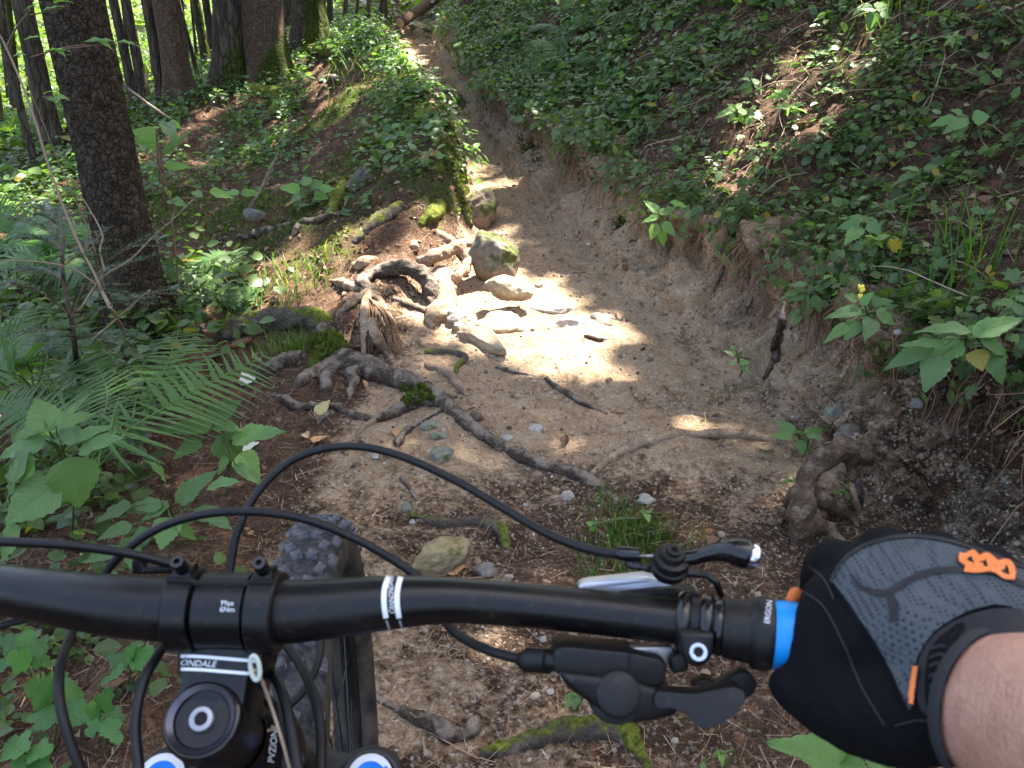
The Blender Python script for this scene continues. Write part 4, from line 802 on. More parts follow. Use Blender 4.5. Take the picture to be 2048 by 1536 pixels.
def fern(label, base, fronds, seed=0, group='ferns'):
    """fronds: (list of px points, depth at start, depth at end, width m)"""
    rs = np.random.RandomState(seed+300); org = Vector(base); t = thing('fern', label, 'fern', group, org)
    for pts, d0, d1, w in fronds:
        m = len(pts); W_ = [org*0]
        for k, p in enumerate(pts):
            d = d0+(d1-d0)*k/(m-1); gd = proj(np.array(gnd(p[0], p[1])))[2]
            if 1050 < p[0]: d = min(d, gd-.14-.05*k)      # fronds stand clear of the slope's leaf cover
            W_.append(at(p[0], p[1], d)-org)
        nv = (rs.normal()*.15, -.45+rs.normal()*.1, .9)
        obj('frond', frond_mesh(np.array(W_), w, 25+int(rs.randint(5)), rs, nv=nv, tint=(rs.uniform(.75, 1.25), rs.uniform(.1, .6))), t)
    return t
fern('large fern with two broad fronds in front of the big scaly spruce', gnd(165, 960), [([(200, 900), (330, 815), (440, 755), (548, 702)], 1.7, 2.15, .16), ([(250, 880), (310, 780), (345, 700), (360, 655)], 1.8, 2.3, .15), ([(190, 880), (215, 790), (190, 720)], 1.8, 2.1, .12), ([(120, 900), (60, 830), (-20, 800)], 1.7, 1.8, .13)], 1)
fern('dark fern at the left edge below the fir sapling', gnd(70, 800), [([(60, 740), (20, 690), (-40, 665)], 2.3, 2.3, .16), ([(90, 720), (120, 680), (110, 640)], 2.4, 2.5, .15), ([(50, 760), (-10, 740), (-60, 760)], 2.2, 2.0, .15), ([(110, 760), (160, 730), (215, 740)], 2.3, 2.3, .14), ([(60, 730), (40, 660), (60, 610)], 2.5, 2.7, .14), ([(100, 790), (150, 780), (190, 810)], 2.2, 2.1, .12)], 2)
fern('sunlit fern right of the big scaly spruce base', gnd(420, 610), [([(430, 560), (425, 520), (445, 500)], 3.7, 3.8, .17), ([(440, 580), (490, 560), (540, 560)], 3.7, 3.7, .16), ([(400, 580), (370, 550), (350, 530)], 3.8, 3.9, .15), ([(450, 590), (500, 590), (560, 610)], 3.6, 3.5, .14), ([(410, 600), (380, 600), (360, 620)], 3.6, 3.5, .14)], 3)
fern('second sunlit fern between the spruce base and the grass', gnd(510, 590), [([(510, 560), (540, 530), (590, 530)], 3.8, 3.9, .14), ([(500, 560), (480, 535), (450, 530)], 3.8, 3.9, .13), ([(520, 575), (560, 570), (610, 590)], 3.7, 3.6, .12), ([(505, 580), (470, 590), (450, 615)], 3.6, 3.5, .12)], 4)
fern('fern in the dim undergrowth left of the big scaly spruce', gnd(90, 560), [([(90, 500), (60, 460), (20, 450)], 3.9, 4.0, .2), ([(100, 500), (140, 460), (190, 450)], 3.9, 4.1, .2), ([(90, 520), (30, 520), (-30, 545)], 3.7, 3.5, .18), ([(110, 520), (150, 530), (200, 560)], 3.7, 3.5, .18), ([(95, 490), (100, 440), (90, 410)], 4.2, 4.5, .18)], 5)
fern('fern at the left edge beside the sunny clearing', gnd(20, 520), [([(20, 470), (-10, 430), (-60, 420)], 4.6, 4.6, .2), ([(30, 470), (60, 440), (110, 440)], 4.6, 4.8, .2), ([(20, 490), (-30, 500), (-80, 530)], 4.4, 4.2, .18), ([(35, 490), (80, 500), (120, 530)], 4.4, 4.2, .18)], 6)
fern('arching fern at the top of the slope, lit from behind', gnd(1195, 60), [([(1185, 25), (1160, 5), (1125, 5)], 6.3, 6.3, .2), ([(1195, 20), (1215, -5), (1250, -5)], 6.3, 6.4, .2), ([(1190, 40), (1150, 40), (1110, 60)], 6.2, 6., .18), ([(1200, 35), (1235, 25), (1270, 45)], 6.2, 6., .18), ([(1190, 15), (1180, -25), (1170, -45)], 6.5, 6.8, .18)], 7)
fern('fern on the slope edge above the far end of the trail', gnd(1060, 70), [([(1055, 45), (1030, 25), (1000, 25)], 7.8, 7.8, .22), ([(1065, 40), (1090, 15), (1120, 15)], 7.8, 7.8, .22), ([(1060, 55), (1030, 60), (1005, 80)], 7.6, 7.4, .2), ([(1070, 50), (1100, 50), (1130, 70)], 7.6, 7.4, .2)], 8)
fern('broad fern on the slope beside the steep bank edge', gnd(1130, 130), [([(1120, 105), (1090, 85), (1060, 90)], 5.9, 5.8, .2), ([(1130, 100), (1150, 75), (1185, 75)], 5.9, 5.9, .2), ([(1125, 115), (1090, 125), (1065, 150)], 5.7, 5.5, .18), ([(1140, 115), (1175, 110), (1205, 130)], 5.7, 5.6, .18)], 9)
fern('small fern in the grass on top of the mound', gnd(740, 120), [([(735, 90), (710, 70), (680, 75)], 8.6, 8.6, .2), ([(745, 90), (770, 70), (800, 75)], 8.6, 8.6, .2), ([(740, 100), (710, 110), (690, 130)], 8.3, 8.1, .2), ([(750, 100), (780, 110), (800, 130)], 8.3, 8.1, .18)], 10)

# fir sapling and the tall dead twig in front of the big spruce
M_needle = leaf_material('fir_needle', (.06, .11, .085), rough=.35, trans=.15)
M_drytwig = newmat('pale_dry_twig', (.27, .19, .12), .75)
def needled(pts, r0, r1, dens=170, L=.018, rs=None, mat=0, n=24, from_t=.1, name='branch', twig=None, depth_=0, into=None):
    C = catmull(pts, n); V, F = tube(C, np.linspace(r0, r1, n), 6); mb = MB(); mb.add(V, F, 1)
    if dens:
        ln = np.linalg.norm(np.diff(C, axis=0), axis=1).sum(); m = int(dens*ln*5); u = rs.uniform(from_t, 1, m)*(n-1); k = np.minimum(u.astype(int), n-2); f = (u-k)[:, None]
        p = C[k]*(1-f)+C[k+1]*f; T = nrm(C[k+1]-C[k]); sd_ = nrm(np.cross(T, np.array((0, .2, 1.)))); up_ = np.cross(sd_, T); a = rs.choice([-1, 1], m)
        d = nrm(sd_*(a*rs.uniform(.6, 1, m))[:, None]+up_*rs.uniform(-.1, .6, m)[:, None]+T*.32); nv = nrm(np.cross(d, T))
        V, F, T_ = stamp(np.array([(-.5, 0, 0), (.5, 0, 0), (.4, .8, 0), (0, 1, 0), (-.4, .8, 0)]), np.array([(0, 1, 2, 4), (2, 3, 4, 4)])[:1], p, orient(d, nv), np.column_stack([np.full(m, .0018), rs.uniform(.7, 1.1, m)*L, np.full(m, L)]), np.column_stack([rs.uniform(.7, 1.4, m), rs.rand(m), np.zeros(m)]))
        mb.add(V, F, 0, T_)
        if dens > 100 and depth_ == 0:
            for s_ in range(7):
                u = rs.uniform(.2, .85); q = int(u*(n-1)); T = nrm(C[q+1]-C[q]); sd_ = nrm(np.cross(T, np.array((0, .3, 1.)))); sg = 1 if s_ % 2 else -1; l2 = ln*(1-u)*rs.uniform(.35, .6)+.03
                e = C[q]+(sd_*sg*.8+T*.75)*l2+np.array((0, 0, -.12*l2)); needled([C[q], (C[q]+e)/2+np.array((0, 0, .01)), e], r0*.5, r1*.8, dens*.95, L*.9, rs, n=10, depth_=1, into=mb)
    if into is not None:
        for V, F_, M_, T_ in zip(mb.V, [f for f in mb.F], mb.M, mb.T): pass
        off = into.n; into.V += mb.V; into.F += [f+off for f in mb.F]; into.M += mb.M; into.T += mb.T; into.n += mb.n; return None
    return mb.mesh(name, [M_needle, twig or M_twig])
rs = np.random.RandomState(77)
org = gnd(165, 815); t = thing('fir_sapling', 'young fir sapling with blue green needles at left, in front of big spruce', 'sapling', 'saplings', org)
d = 2.25
def pl(*pp, d0=2.25, d1=None): m = len(pp); return np.array([at(p[0], p[1], d0+((d1 or d0)-d0)*k/max(m-1, 1))-org for k, p in enumerate(pp)])
obj('stem', needled(np.concatenate([[(0, 0, 0)], pl((150, 700), (142, 640), (125, 540), (128, 470))]), .009, .004, 0, rs=rs, name='stem', twig=M_bark_dark), t)
for pp, d1, dn in [(((142, 640), (175, 560), (240, 505), (300, 470)), 2.1, 170), (((140, 630), (90, 590), (40, 570), (-20, 575)), 2.1, 170), (((138, 600), (180, 580), (230, 590), (300, 610)), 2.2, 160), (((130, 560), (80, 540), (20, 545)), 2.4, 170),
                 (((128, 530), (170, 500), (215, 455)), 2.4, 180), (((128, 500), (90, 480), (50, 470)), 2.3, 170), (((126, 480), (120, 440), (118, 415)), 2.3, 180), (((145, 660), (110, 660), (60, 690)), 2., 150), (((147, 680), (190, 670), (240, 690)), 2., 150), (((130, 520), (100, 440), (85, 400)), 2.5, 170), (((145, 650), (220, 610), (310, 585), (390, 570)), 2.2, 130)]:
    obj('branch', needled(pl(*pp, d1=d1), .0030, .0011, dn, .021, rs), t)
org = gnd(268, 700); t = thing('dead_sapling', 'bare tan dead fir branch forking up across the big scaly spruce', 'branch', 'saplings', org)
obj('stem', needled(np.concatenate([[(0, 0, 0)], pl((235, 640), (205, 585), (195, 560), (150, 470), (100, 340), (60, 210), (10, 90), (-10, 60), d0=2.1, d1=2.0)]), .005, .0025, 0, rs=rs, name='stem', n=40, twig=M_drytwig), t)
for pp, d1, dn, tw in [(((160, 620), (205, 555), (260, 520), (310, 470), (345, 440), (385, 400)), 2.0, 60, M_drytwig), (((185, 680), (225, 645), (265, 610), (300, 580)), 2.0, 40, M_drytwig), (((200, 575), (150, 540), (90, 525), (0, 520)), 2.0, 0, M_drytwig), (((210, 545), (200, 500), (205, 470), (180, 420), (160, 390)), 2.1, 0, M_drytwig),
                     (((12, 100), (30, 60), (60, 20)), 1.9, 60, M_drytwig), (((345, 440), (350, 415), (340, 395)), 2.0, 40, M_drytwig)]:
    obj('branch', needled(pl(*pp, d0=2.1, d1=d1), .0033, .0013, dn, .016, rs, twig=tw), t)
org = gnd(215, 600); t = thing('hanging_twigs', 'thin reddish twigs with small green sprays crossing the upper spruce trunk', 'twig', 'saplings', org)
M_spray = LEAFS['light']
for pp, dn in [(((60, 115), (110, 100), (160, 90), (190, 92)), 0), (((60, 30), (100, 22), (130, 15)), 0), (((100, 102), (180, 92), (275, 85)), 0), (((85, 195), (110, 192), (135, 193)), 0), (((215, 600), (180, 470), (120, 330), (60, 180)), 0)]:
    obj('twig', needled(pl(*pp, d0=2.3), .0022, .0012, dn, .016, rs), t)
for a in [(92, 103, 136, 92), (112, 98, 130, 108), (170, 84, 235, 78), (236, 84, 275, 84), (50, 22, 82, 2), (85, 22, 128, 10), (88, 188, 112, 178), (110, 192, 135, 194), (95, 195, 112, 204), (50, 80, 84, 66), (108, 6, 146, -4), (200, 82, 222, 92), (28, 112, 48, 104)]:
    leaf_obj(t, org, at(a[0], a[1], 2.3), at(a[2], a[3], 2.28), 14*2.3/FPX, 'light', rs)
# ------------------------------------------------------------------ roots, rocks, loose pieces on the trail
def moss_on(m, amt):
    t = NT(m); g = t.n('ShaderNodeNewGeometry').outputs['Normal']; z = t.n('ShaderNodeSeparateXYZ', {0: g}).outputs[2]
    k = t.ramp(t.math('ADD', t.math('MULTIPLY', t.noise(8, 5), 1.), t.math('MULTIPLY', z, .22)), [(.66-amt*.4, 0.), (.76-amt*.4, 1.)])
    bc = t.b.inputs['Base Color'].links[0].from_socket
    t.base(t.mix(k, bc, t.ramp(t.noise(90, 4), [(.35, (.035, .05, .005)), (.65, (.16, .175, .025))]))); return m
def worn(m, light):
    t = NT(m); z = t.n('ShaderNodeSeparateXYZ', {0: t.n('ShaderNodeNewGeometry').outputs['Normal']}).outputs[2]; bc = t.b.inputs['Base Color'].links[0].from_socket
    k = t.ramp(t.math('ADD', t.math('MULTIPLY', z, .22), t.noise(17, 7, .68)), [(.62, 0.), (.78, .8)]); t.base(t.mix(k, bc, light)); return m
M_root = worn(bark_material('root_bark', (.075, .055, .042), (.27, .205, .155), scale=3., stretch=1., plates=False, bump=.025), (.33, .27, .215))
M_root_brown = worn(bark_material('brown_root', (.105, .068, .045), (.27, .185, .125), scale=3., stretch=1., plates=False, bump=.025), (.36, .28, .21))
M_root_light = bark_material('pale_root', (.26, .18, .12), (.48, .37, .26), scale=2.2, stretch=1., plates=False, bump=.012)
M_root_moss = moss_on(bark_material('mossy_root', (.09, .065, .045), (.2, .15, .11), scale=2., stretch=1., plates=False, bump=.015), .98)
M_root_hint = moss_on(bark_material('root_bark_hint_moss', (.085, .067, .054), (.24, .19, .155), scale=2.2, stretch=1., plates=False, bump=.015), .06)
M_root_hint2 = moss_on(bark_material('root_bark_some_moss', (.085, .067, .054), (.24, .19, .155), scale=2.2, stretch=1., plates=False, bump=.015), .3)
def wpt(p):
    if len(p) > 3: return at(p[0], p[1], p[3])
    return None
def root_paths(paths, seg=10):
    """each path: list of (px, py, radius px[, depth]); without a depth the point lies half sunk in the ground"""
    mb = MB()
    for path in paths:
        pts = []; rad = []
        for p in path:
            if len(p) > 3: w = at(p[0], p[1], p[3]); d = p[3]
            else: w = gnd(p[0], p[1]); d = proj(np.array(w))[2]; w = w+gnorm(w)*(p[2]*d/FPX*(.35 if p is not path[-1] else -.25))
            pts.append(w); rad.append(p[2]*d/FPX)
        n = max(12, 7*len(pts)); C = catmull(pts, n); R = np.interp(np.linspace(0, 1, n), np.linspace(0, 1, len(rad)), rad[:-1]+[rad[-1]*(.5 if len(path[-1]) < 4 else 1.)])
        kn = 1+.14*fbm(C*14+rad[0]*900, 2); V, F = tube(C, R*kn, seg); mb.add(V, F)
    return mb
def root(label, paths, mat=None, voxel=.0055, rough=.008, freq=24, name='tree_root', cat='root', group='bare tree roots', moss_px=None, sm=4):
    mb = root_paths(paths); allv = np.concatenate(mb.V); org = Vector(allv.mean(0)); mb.V = [v-np.array(org) for v in mb.V]
    o_ = np.array(org); grain = np.array((1, 1, 1.))
    me = union(name, mb, voxel, [mat or M_root], sm, lambda co: rough*fbm((co+o_)*freq, 4)+rough*.5*(1-2*np.abs(pnoise((co+o_)*freq*.6))))
    t = thing(name, label, cat, group, org, me=me)
    if moss_px:
        co, no = mesh_arrays(me); rs = np.random.RandomState(5); w = co+o_; x, y, d = proj(w); s = np.zeros(len(w), bool)
        for poly in moss_px: s |= inpoly(x, y, poly)
        s &= (no[:, 2] > -.1); ids = np.nonzero(s)[0]
        if len(ids):
            ids = rs.choice(ids, min(2600, len(ids)*5)); n = len(ids); tint = np.column_stack([rs.uniform(.6, 1.5, n), rs.rand(n), np.zeros(n)])
            V, F, T = stamp(LEAF4, LEAF4F, co[ids]+rs.normal(size=(n, 3))*.004, orient(no[ids]+.8*rs.normal(size=(n, 3)), rs.normal(size=(n, 3))), rs.uniform(.009, .02, n), tint)
            obj('moss_pad', fast_mesh('moss_pad', V, F, [M_moss], True, tint=T), t)
    return t
root('thick grey root crossing the trail with forked knobbly prongs and a mossy shoulder', [
    [(655, 655, 18), (658, 690, 22), (682, 728, 29), (740, 745, 24), (800, 765, 22), (850, 785, 19), (885, 808, 17), (935, 852, 13), (1000, 893, 13), (1080, 932, 14), (1160, 957, 16), (1245, 1008, 14)],
    [(655, 705, 15), (630, 745, 13), (605, 765, 12), (575, 795, 7)], [(660, 735, 18), (653, 765, 14), (652, 792, 10)], [(703, 745, 15), (706, 772, 11), (698, 800, 5)],
    [(880, 805, 15), (832, 811, 15), (788, 826, 13), (755, 840, 9), (714, 834, 8), (679, 817, 8), (644, 814, 7), (597, 814, 9), (568, 802, 10), (541, 788, 5)],
    [(884, 795, 12), (914, 796, 6)], [(887, 817, 6), (861, 834, 6), (826, 855, 8), (799, 881, 10), (796, 900, 7)], [(667, 826, 7), (644, 840, 6), (626, 858, 3)]], M_root, .0055, .006, moss_px=[[(590, 690), (660, 660), (690, 690), (620, 735), (600, 725)], [(800, 775), (850, 770), (870, 800), (810, 810)]])
root('thin pale root strand lying across the needles left of the big trail root', [[(805, 816, 7), (770, 831, 7), (738, 849, 6), (720, 864, 4), (706, 886, 2)]], M_root_light, .004, .002)
root('thick brown root lying behind the grass tuft, left of the trail', [[(445, 672, 20), (510, 652, 22), (575, 644, 23), (640, 640, 22), (668, 650, 16)]], M_root_hint, .007)
root('short dark curved root running left from the knobbly root hump', [[(610, 718, 15), (568, 726, 16), (538, 743, 14), (507, 750, 7)]], M_root)
root('bleached white root stub standing in full sun on the trail edge', [[(878, 545, 16), (886, 570, 24), (884, 600, 26), (888, 630, 24), (900, 655, 18)], [(884, 610, 20), (868, 640, 18), (860, 655, 10)], [(890, 628, 18), (925, 650, 9), (950, 655, 4)]], M_root_light, .007, .012)
root('brown arching root ending in the dark hollow beside the white stub', [[(718, 572, 13), (751, 550, 15), (795, 534, 15, 3.38), (827, 540, 15, 3.34), (852, 556, 17, 3.32), (864, 590, 19, 3.31), (872, 630, 16)], [(722, 570, 13), (742, 584, 11), (735, 600, 10)]], M_root)
root('sunlit forked bare root reaching towards the mossy boulder', [[(840, 532, 14), (874, 510, 13, 3.5), (912, 493, 12, 3.55), (933, 487, 9, 3.58), (957, 490, 5, 3.6)], [(920, 492, 9, 3.56), (936, 512, 9, 3.55), (931, 536, 9, 3.5), (911, 556, 10, 3.42), (898, 572, 11)]], M_root_light, .006, .007)
root('orange brown arched root above the sunlit forked root', [[(826, 500, 10), (830, 475, 10, 3.72), (859, 465, 10, 3.74), (890, 476, 10, 3.74), (914, 490, 10, 3.72), (934, 509, 9, 3.68), (938, 540, 8)], [(838, 470, 9, 3.73), (846, 490, 9, 3.72), (850, 512, 7)]], M_root_light, .006, .006)
root('thin dark root snaking over the sandy step below the arching root', [[(785, 599, 7), (824, 615, 7), (859, 630, 6), (885, 652, 3)]], M_root, .005, .003)
root('pale root running down left from the crossing of roots', [[(742, 586, 10), (703, 611, 10), (672, 632, 6)], [(742, 586, 10), (695, 572, 10), (660, 560, 6)]], M_root_light, .006)
root('weathered root piece lying in the sunny litter patch', [[(707, 537, 10), (732, 526, 11), (756, 514, 9)]], M_root_light, .006, .006)
root('moss covered root sweeping along the foot of the mound', [[(870, 268, 12), (866, 300, 16, 4.75), (850, 335, 17, 4.6), (806, 354, 14)]], M_root_moss, .009, .014, 16)
root('bright mossy root curling down to the trail edge', [[(872, 335, 12), (884, 370, 16, 4.25), (886, 403, 16, 4.12), (866, 428, 15), (836, 453, 12)]], M_root_moss, .009, .014, 16)
root('log like root on bare soil, mossy at its upper end', [[(806, 416, 13), (780, 433, 15), (753, 450, 14), (704, 486, 11)]], M_root_hint, .009, .008)
root('mossy root beside the triangular rock on the mound', [[(693, 366, 10), (675, 400, 13), (656, 433, 11)]], M_root_moss, .009, .01, 18)
root('long thin root crossing the bare reddish slope', [[(440, 482, 5), (500, 474, 7), (560, 458, 7), (620, 446, 8), (680, 430, 7), (745, 424, 5)], [(600, 450, 6), (590, 470, 5), (570, 480, 4)]], M_root, .007)
root('dark root on the footpath below the twin spruces', [[(640, 163, 6), (665, 160, 9), (690, 162, 6)]], M_root, .012)
root('mossy root below the twin spruces running down the mound', [[(500, 185, 14), (560, 195, 14), (600, 200, 10)], [(560, 195, 12), (540, 230, 9), (500, 260, 7)]], M_root_moss, .016, .02, 9)
root('mossy rounded root at the foot of the moss covered trunk', [[(590, 110, 10), (640, 104, 12), (690, 112, 10)]], M_root_moss, .016, .02, 9)
root('dark mossy root under the plants in the middle of the mound', [[(720, 300, 12), (760, 285, 14), (800, 270, 10)]], M_root_moss, .012, .016, 12)
root('knobbly root just behind the yellow stone on the trail', [[(819, 1031, 6), (860, 1042, 8), (901, 1050, 11), (942, 1047, 12), (985, 1054, 13), (1007, 1074, 15), (1013, 1100, 13)]], M_root_hint, .005, .006)
root('thin root pointing down to the yellow stone', [[(802, 955, 5), (822, 980, 6), (840, 1012, 5)]], M_root, .004, .003)
root('dark root with broken end below the handlebar beside the tyre', [[(741, 1392, 7), (785, 1416, 8), (833, 1438, 11), (874, 1460, 22), (922, 1478, 22)], [(952, 1440, 11), (940, 1465, 14), (925, 1480, 12)]], M_root, .005, .007)
root('mossy root along the bottom edge under the shifter', [[(960, 1510, 10), (1032, 1492, 14), (1098, 1472, 20), (1163, 1464, 22), (1228, 1460, 22), (1262, 1485, 20), (1300, 1540, 18)]], M_root_hint2, .006, .008)
root('hooked stump root with a thick drooping end beside the grey bank', [[(1733, 914, 17, 2.10), (1722, 904, 21, 2.10), (1689, 901, 22, 2.11), (1664, 909, 21, 2.11), (1638, 924, 20, 2.11), (1618, 945, 19, 2.11), (1609, 972, 20, 2.10), (1606, 1002, 23, 2.08), (1604, 1035, 26, 2.06), (1600, 1085, 30)],
    [(1730, 912, 18, 2.12), (1728, 930, 17, 2.12)], [(1625, 985, 18, 2.1), (1655, 1008, 14, 2.1), (1689, 1030, 12), (1722, 1056, 10)], [(1703, 915, 11, 2.11), (1704, 945, 9, 2.13), (1700, 962, 5, 2.13)], [(1595, 975, 6, 2.12), (1575, 1000, 6, 2.12), (1572, 1030, 5), (1556, 1050, 5)], [(1610, 1040, 22, 2.06), (1650, 1065, 18), (1690, 1090, 12)]], M_root_brown, .006, .009, 26)
root('orange peeled rootlet hanging from the hooked stump root', [[(1702, 962, 5, 2.13), (1711, 998, 6, 2.12), (1720, 1032, 6), (1732, 1058, 5)]], M_root_light, .004, .002)
root('dark rootlet hanging right beside the orange one', [[(1712, 955, 8, 2.14), (1718, 985, 9, 2.13), (1724, 1012, 6)]], M_root, .004, .003)
root('paired dark roots dangling out of the bare bank', [[(1568, 600, 5, 2.52), (1562, 650, 7, 2.5), (1545, 700, 7), (1540, 725, 5)], [(1566, 650, 6), (1556, 705, 9), (1540, 745, 9), (1526, 757, 5)]], M_root, .005, .005)
root('fine dark root slanting down the sandy bank', [[(1556, 505, 3), (1525, 560, 4), (1500, 600, 6), (1484, 640, 6)]], M_root, .004, .003)
root('root clinging to the sandy bank under the upper lip', [[(1460, 480, 3), (1445, 540, 4), (1420, 600, 3)]], M_root, .005, .002)
root('crooked greenish stick root on the sandy step', [[(849, 706, 5), (889, 704, 6), (915, 710, 7), (930, 718, 7), (914, 736, 6), (910, 764, 5)]], M_root_hint, .004, .003)
root('flat pale weathered wood strip on the sand', [[(850, 731, 7), (890, 746, 9), (919, 773, 9), (938, 795, 6)]], M_root_light, .004, .004)
root('small dark twig root on the edge of the sunlit sand', [[(992, 735, 6), (1012, 741, 5), (1035, 746, 5), (1062, 750, 3)], [(1008, 742, 4), (998, 730, 3)]], M_root, .004, .002)
root('short brown stick in the sun under the sandy bank', [[(1168, 672, 4), (1205, 680, 5), (1250, 671, 4)]], M_root, .004, .003)
root('half buried root line crossing the middle of the trail', [[(1090, 758, 5), (1120, 782, 7), (1165, 808, 7), (1215, 828, 5)]], M_root, .005, .004)
root('soil edge shaped as a buried root, along the trail step before the stump', [[(1170, 960, 6), (1230, 915, 8), (1300, 885, 9), (1390, 872, 9), (1480, 872, 10), (1560, 885, 9), (1610, 910, 6)]], M_root_light, .006, .006)  # raised soil edge, modelled with a root tube
M_fibre = bark_material('root_fibre', (.16, .10, .062), (.34, .23, .15), scale=2., stretch=1., plates=False, bump=.01)
# shredded root curtain
rs = np.random.RandomState(9); org = gnd(742, 680); t = thing('shredded_root', 'upright shredded root with hanging fibres in the middle of the trail edge', 'root', 'bare tree roots', org)
def rel(mb, o_): mb.V = [v-np.array(o_) for v in mb.V]; return mb
ed = [[(736, 588, 10), (729, 620, 9, 3.05), (728, 660, 9, 2.98), (727, 722, 8)], [(742, 640, 9, 3.0), (752, 672, 12, 2.95), (772, 705, 9), (795, 735, 4)], [(740, 585, 11), (760, 605, 9), (785, 650, 7), (808, 690, 4)]]
obj('root_edge', union('root_edge', rel(root_paths(ed), org), .005, [M_root_light], 3, lambda co: .004*fbm(co*40, 3)), t)
mb = MB()
for k in range(55):
    u = rs.rand(); a = at(732+30*u, 594+14*u, 3.12); b = gnd(730+80*u+rs.normal()*5, 712-10*u+rs.normal()*10); b = a.lerp(b, rs.uniform(.55, 1.)); m_ = a.lerp(b, .5)+Vector((rs.normal()*.016, -.015+rs.normal()*.016, .015+rs.normal()*.01))
    V, F = tube(catmull([a-org, m_-org, b-org], 8), np.linspace(.004, .002, 8), 5, False); mb.add(V, F)
obj('root_fibres', mb.mesh('root_fibres', [M_fibre]), t)

M_stone_grey = stone_material('grey_stone', (.20, .19, .17), (.36, .34, .31)); M_stone_moss = stone_material('mossy_stone', (.15, .14, .115), (.27, .25, .215), .5)
M_stone_tan = stone_material('tan_stone', (.36, .29, .185), (.52, .45, .32)); M_stone_yellow = stone_material('yellow_stone', (.33, .26, .13), (.47, .41, .27), .12); M_stone_dark = stone_material('dark_stone', (.11, .085, .075), (.2, .16, .14))
M_stone_pale = stone_material('pale_stone', (.43, .39, .33), (.6, .56, .49)); M_stone_green = stone_material('grey_green_stone', (.22, .23, .18), (.36, .36, .29), .15)
def rock_mesh(name, dims, mat, seed, angular=.5, sub=4):
    r = np.random.RandomState(seed); bm = bmesh.new(); bmesh.ops.create_icosphere(bm, subdivisions=sub, radius=1.)
    V = np.array([v.co[:] for v in bm.verts]); F = np.array([[v.index for v in f.verts] for f in bm.faces]); bm.free()
    if angular:
        for k in range(14):
            n_ = nrm(r.normal(size=3)); h = r.uniform(.5, .86) if angular > .88 else r.uniform(.62, .95); s = np.maximum(V@n_-h, 0); V = V-n_*(s*angular)[:, None]
    V = V*(1+.16*fbm(V*1.2+seed*3, 3)+.05*fbm(V*4+seed, 3)+.018*fbm(V*14+seed, 2))[:, None]*np.array(dims)/2
    return fast_mesh(name, V, F, [mat])
def stone(label, px, py, w, h, mat, seed=0, depth_k=1., angular=.6, rz=0., tilt=(0, 0), flat=1., sink=.25, cat='stone', name='stone', group='stones on the trail', sub=4):
    """w,h: size in pixels of the photograph at the spot where the stone touches the ground"""
    p = gnd(px, py+h*.3); d = proj(np.array(p))[2]; W_ = w*d/FPX; H_ = h*d/FPX*flat
    me = rock_mesh(name, (W_, W_*.8*depth_k, H_), mat, seed, angular, sub); t = thing(name, label, cat, group, p+Vector((0, 0, H_*(.5-sink))), me=me, rot=(tilt[0], tilt[1], rz)); return t
stone('mossy grey boulder at the inner bend of the trail', 992, 520, 112, 128, M_stone_moss, 1, .9, .75, .4, cat='boulder', name='boulder', sub=5, sink=.2)
stone('brown earthy block behind the mossy boulder at the mound foot', 958, 420, 80, 95, stone_material('earthy_rock', (.16, .12, .085), (.3, .24, .17), .35), 2, 1., .5, .2, cat='boulder', name='boulder', sub=5)
stone('rounded tan stone lying tilted in the sun on top of another', 1018, 604, 96, 52, M_stone_tan, 3, .7, .2, .1, (.0, .3), sink=-.35)
stone('tan stone underneath the tilted sunlit stone', 1003, 634, 112, 50, M_stone_tan, 4, .8, .7, -.1, sink=.45)
stone('long pale slab forming the step edge below the sunlit stones', 968, 674, 140, 56, M_stone_tan, 5, .5, .95, -.62, (.25, .1), sink=.4)
stone('pale stone wedged beside the bleached root stub', 915, 632, 55, 42, M_stone_pale, 6, .8, .8, .3)
stone('small stone below the pale wedged stone', 918, 652, 30, 20, M_stone_grey, 7, .8, .8)
stone('pale angular stone in the sun near the sandy bank foot', 1142, 642, 80, 44, M_stone_pale, 8, .9, .95, .2, sink=.52)
stone('flat dark grey slab in the trail behind the sunlit stones', 1098, 606, 110, 30, M_stone_grey, 9, .7, .85, -.25, sink=.52)
stone('second flat grey stone at the foot of the sandy bank', 1205, 634, 60, 28, M_stone_grey, 10, .8, .95, -.5, sink=.4)
stone('small pale chip beside the mossy boulder', 1077, 570, 20, 14, M_stone_pale, 11, .8, .8)
stone('small brown stone behind the flat slab', 1113, 612, 26, 12, M_stone_dark, 12, .8, .6)
stone('big yellowish wedge shaped stone right of the front tyre', 882, 1108, 128, 82, M_stone_yellow, 15, .75, .7, .5, (.0, -.2), sink=.22, sub=5)
stone('flat grey stone right of the yellow stone', 972, 1140, 58, 32, M_stone_grey, 14, .8, .9, .3)
stone('pinkish flat stone next to the handlebar edge', 1014, 1155, 36, 26, stone_material('pink_stone', (.36, .28, .23), (.46, .39, .33)), 15, .8, .9, .9)
stone('pebble between the yellow stone and the flat grey one', 955, 1122, 18, 18, M_stone_tan, 16)
stone('grey green flat stone above the thick cable', 885, 903, 58, 40, M_stone_green, 17, .9, .9, .4, sink=.35)
stone('flat grey shard touching the grey green stone', 878, 868, 46, 18, M_stone_green, 18, .8, .9, -.3)
stone('half buried stone left of the trail root', 862, 845, 46, 22, M_stone_green, 19, .9, .6, sink=.5)
stone('dark reddish stone tucked against the trail root', 952, 832, 30, 26, M_stone_dark, 20, .9, .4)
stone('pale flat stone in the middle of the trail above the root', 1072, 850, 46, 26, M_stone_pale, 21, .9, .7, sink=.6)
stone('small flat pale stone beside the root bend', 1012, 872, 30, 16, M_stone_pale, 22, .9, .7, sink=.5)
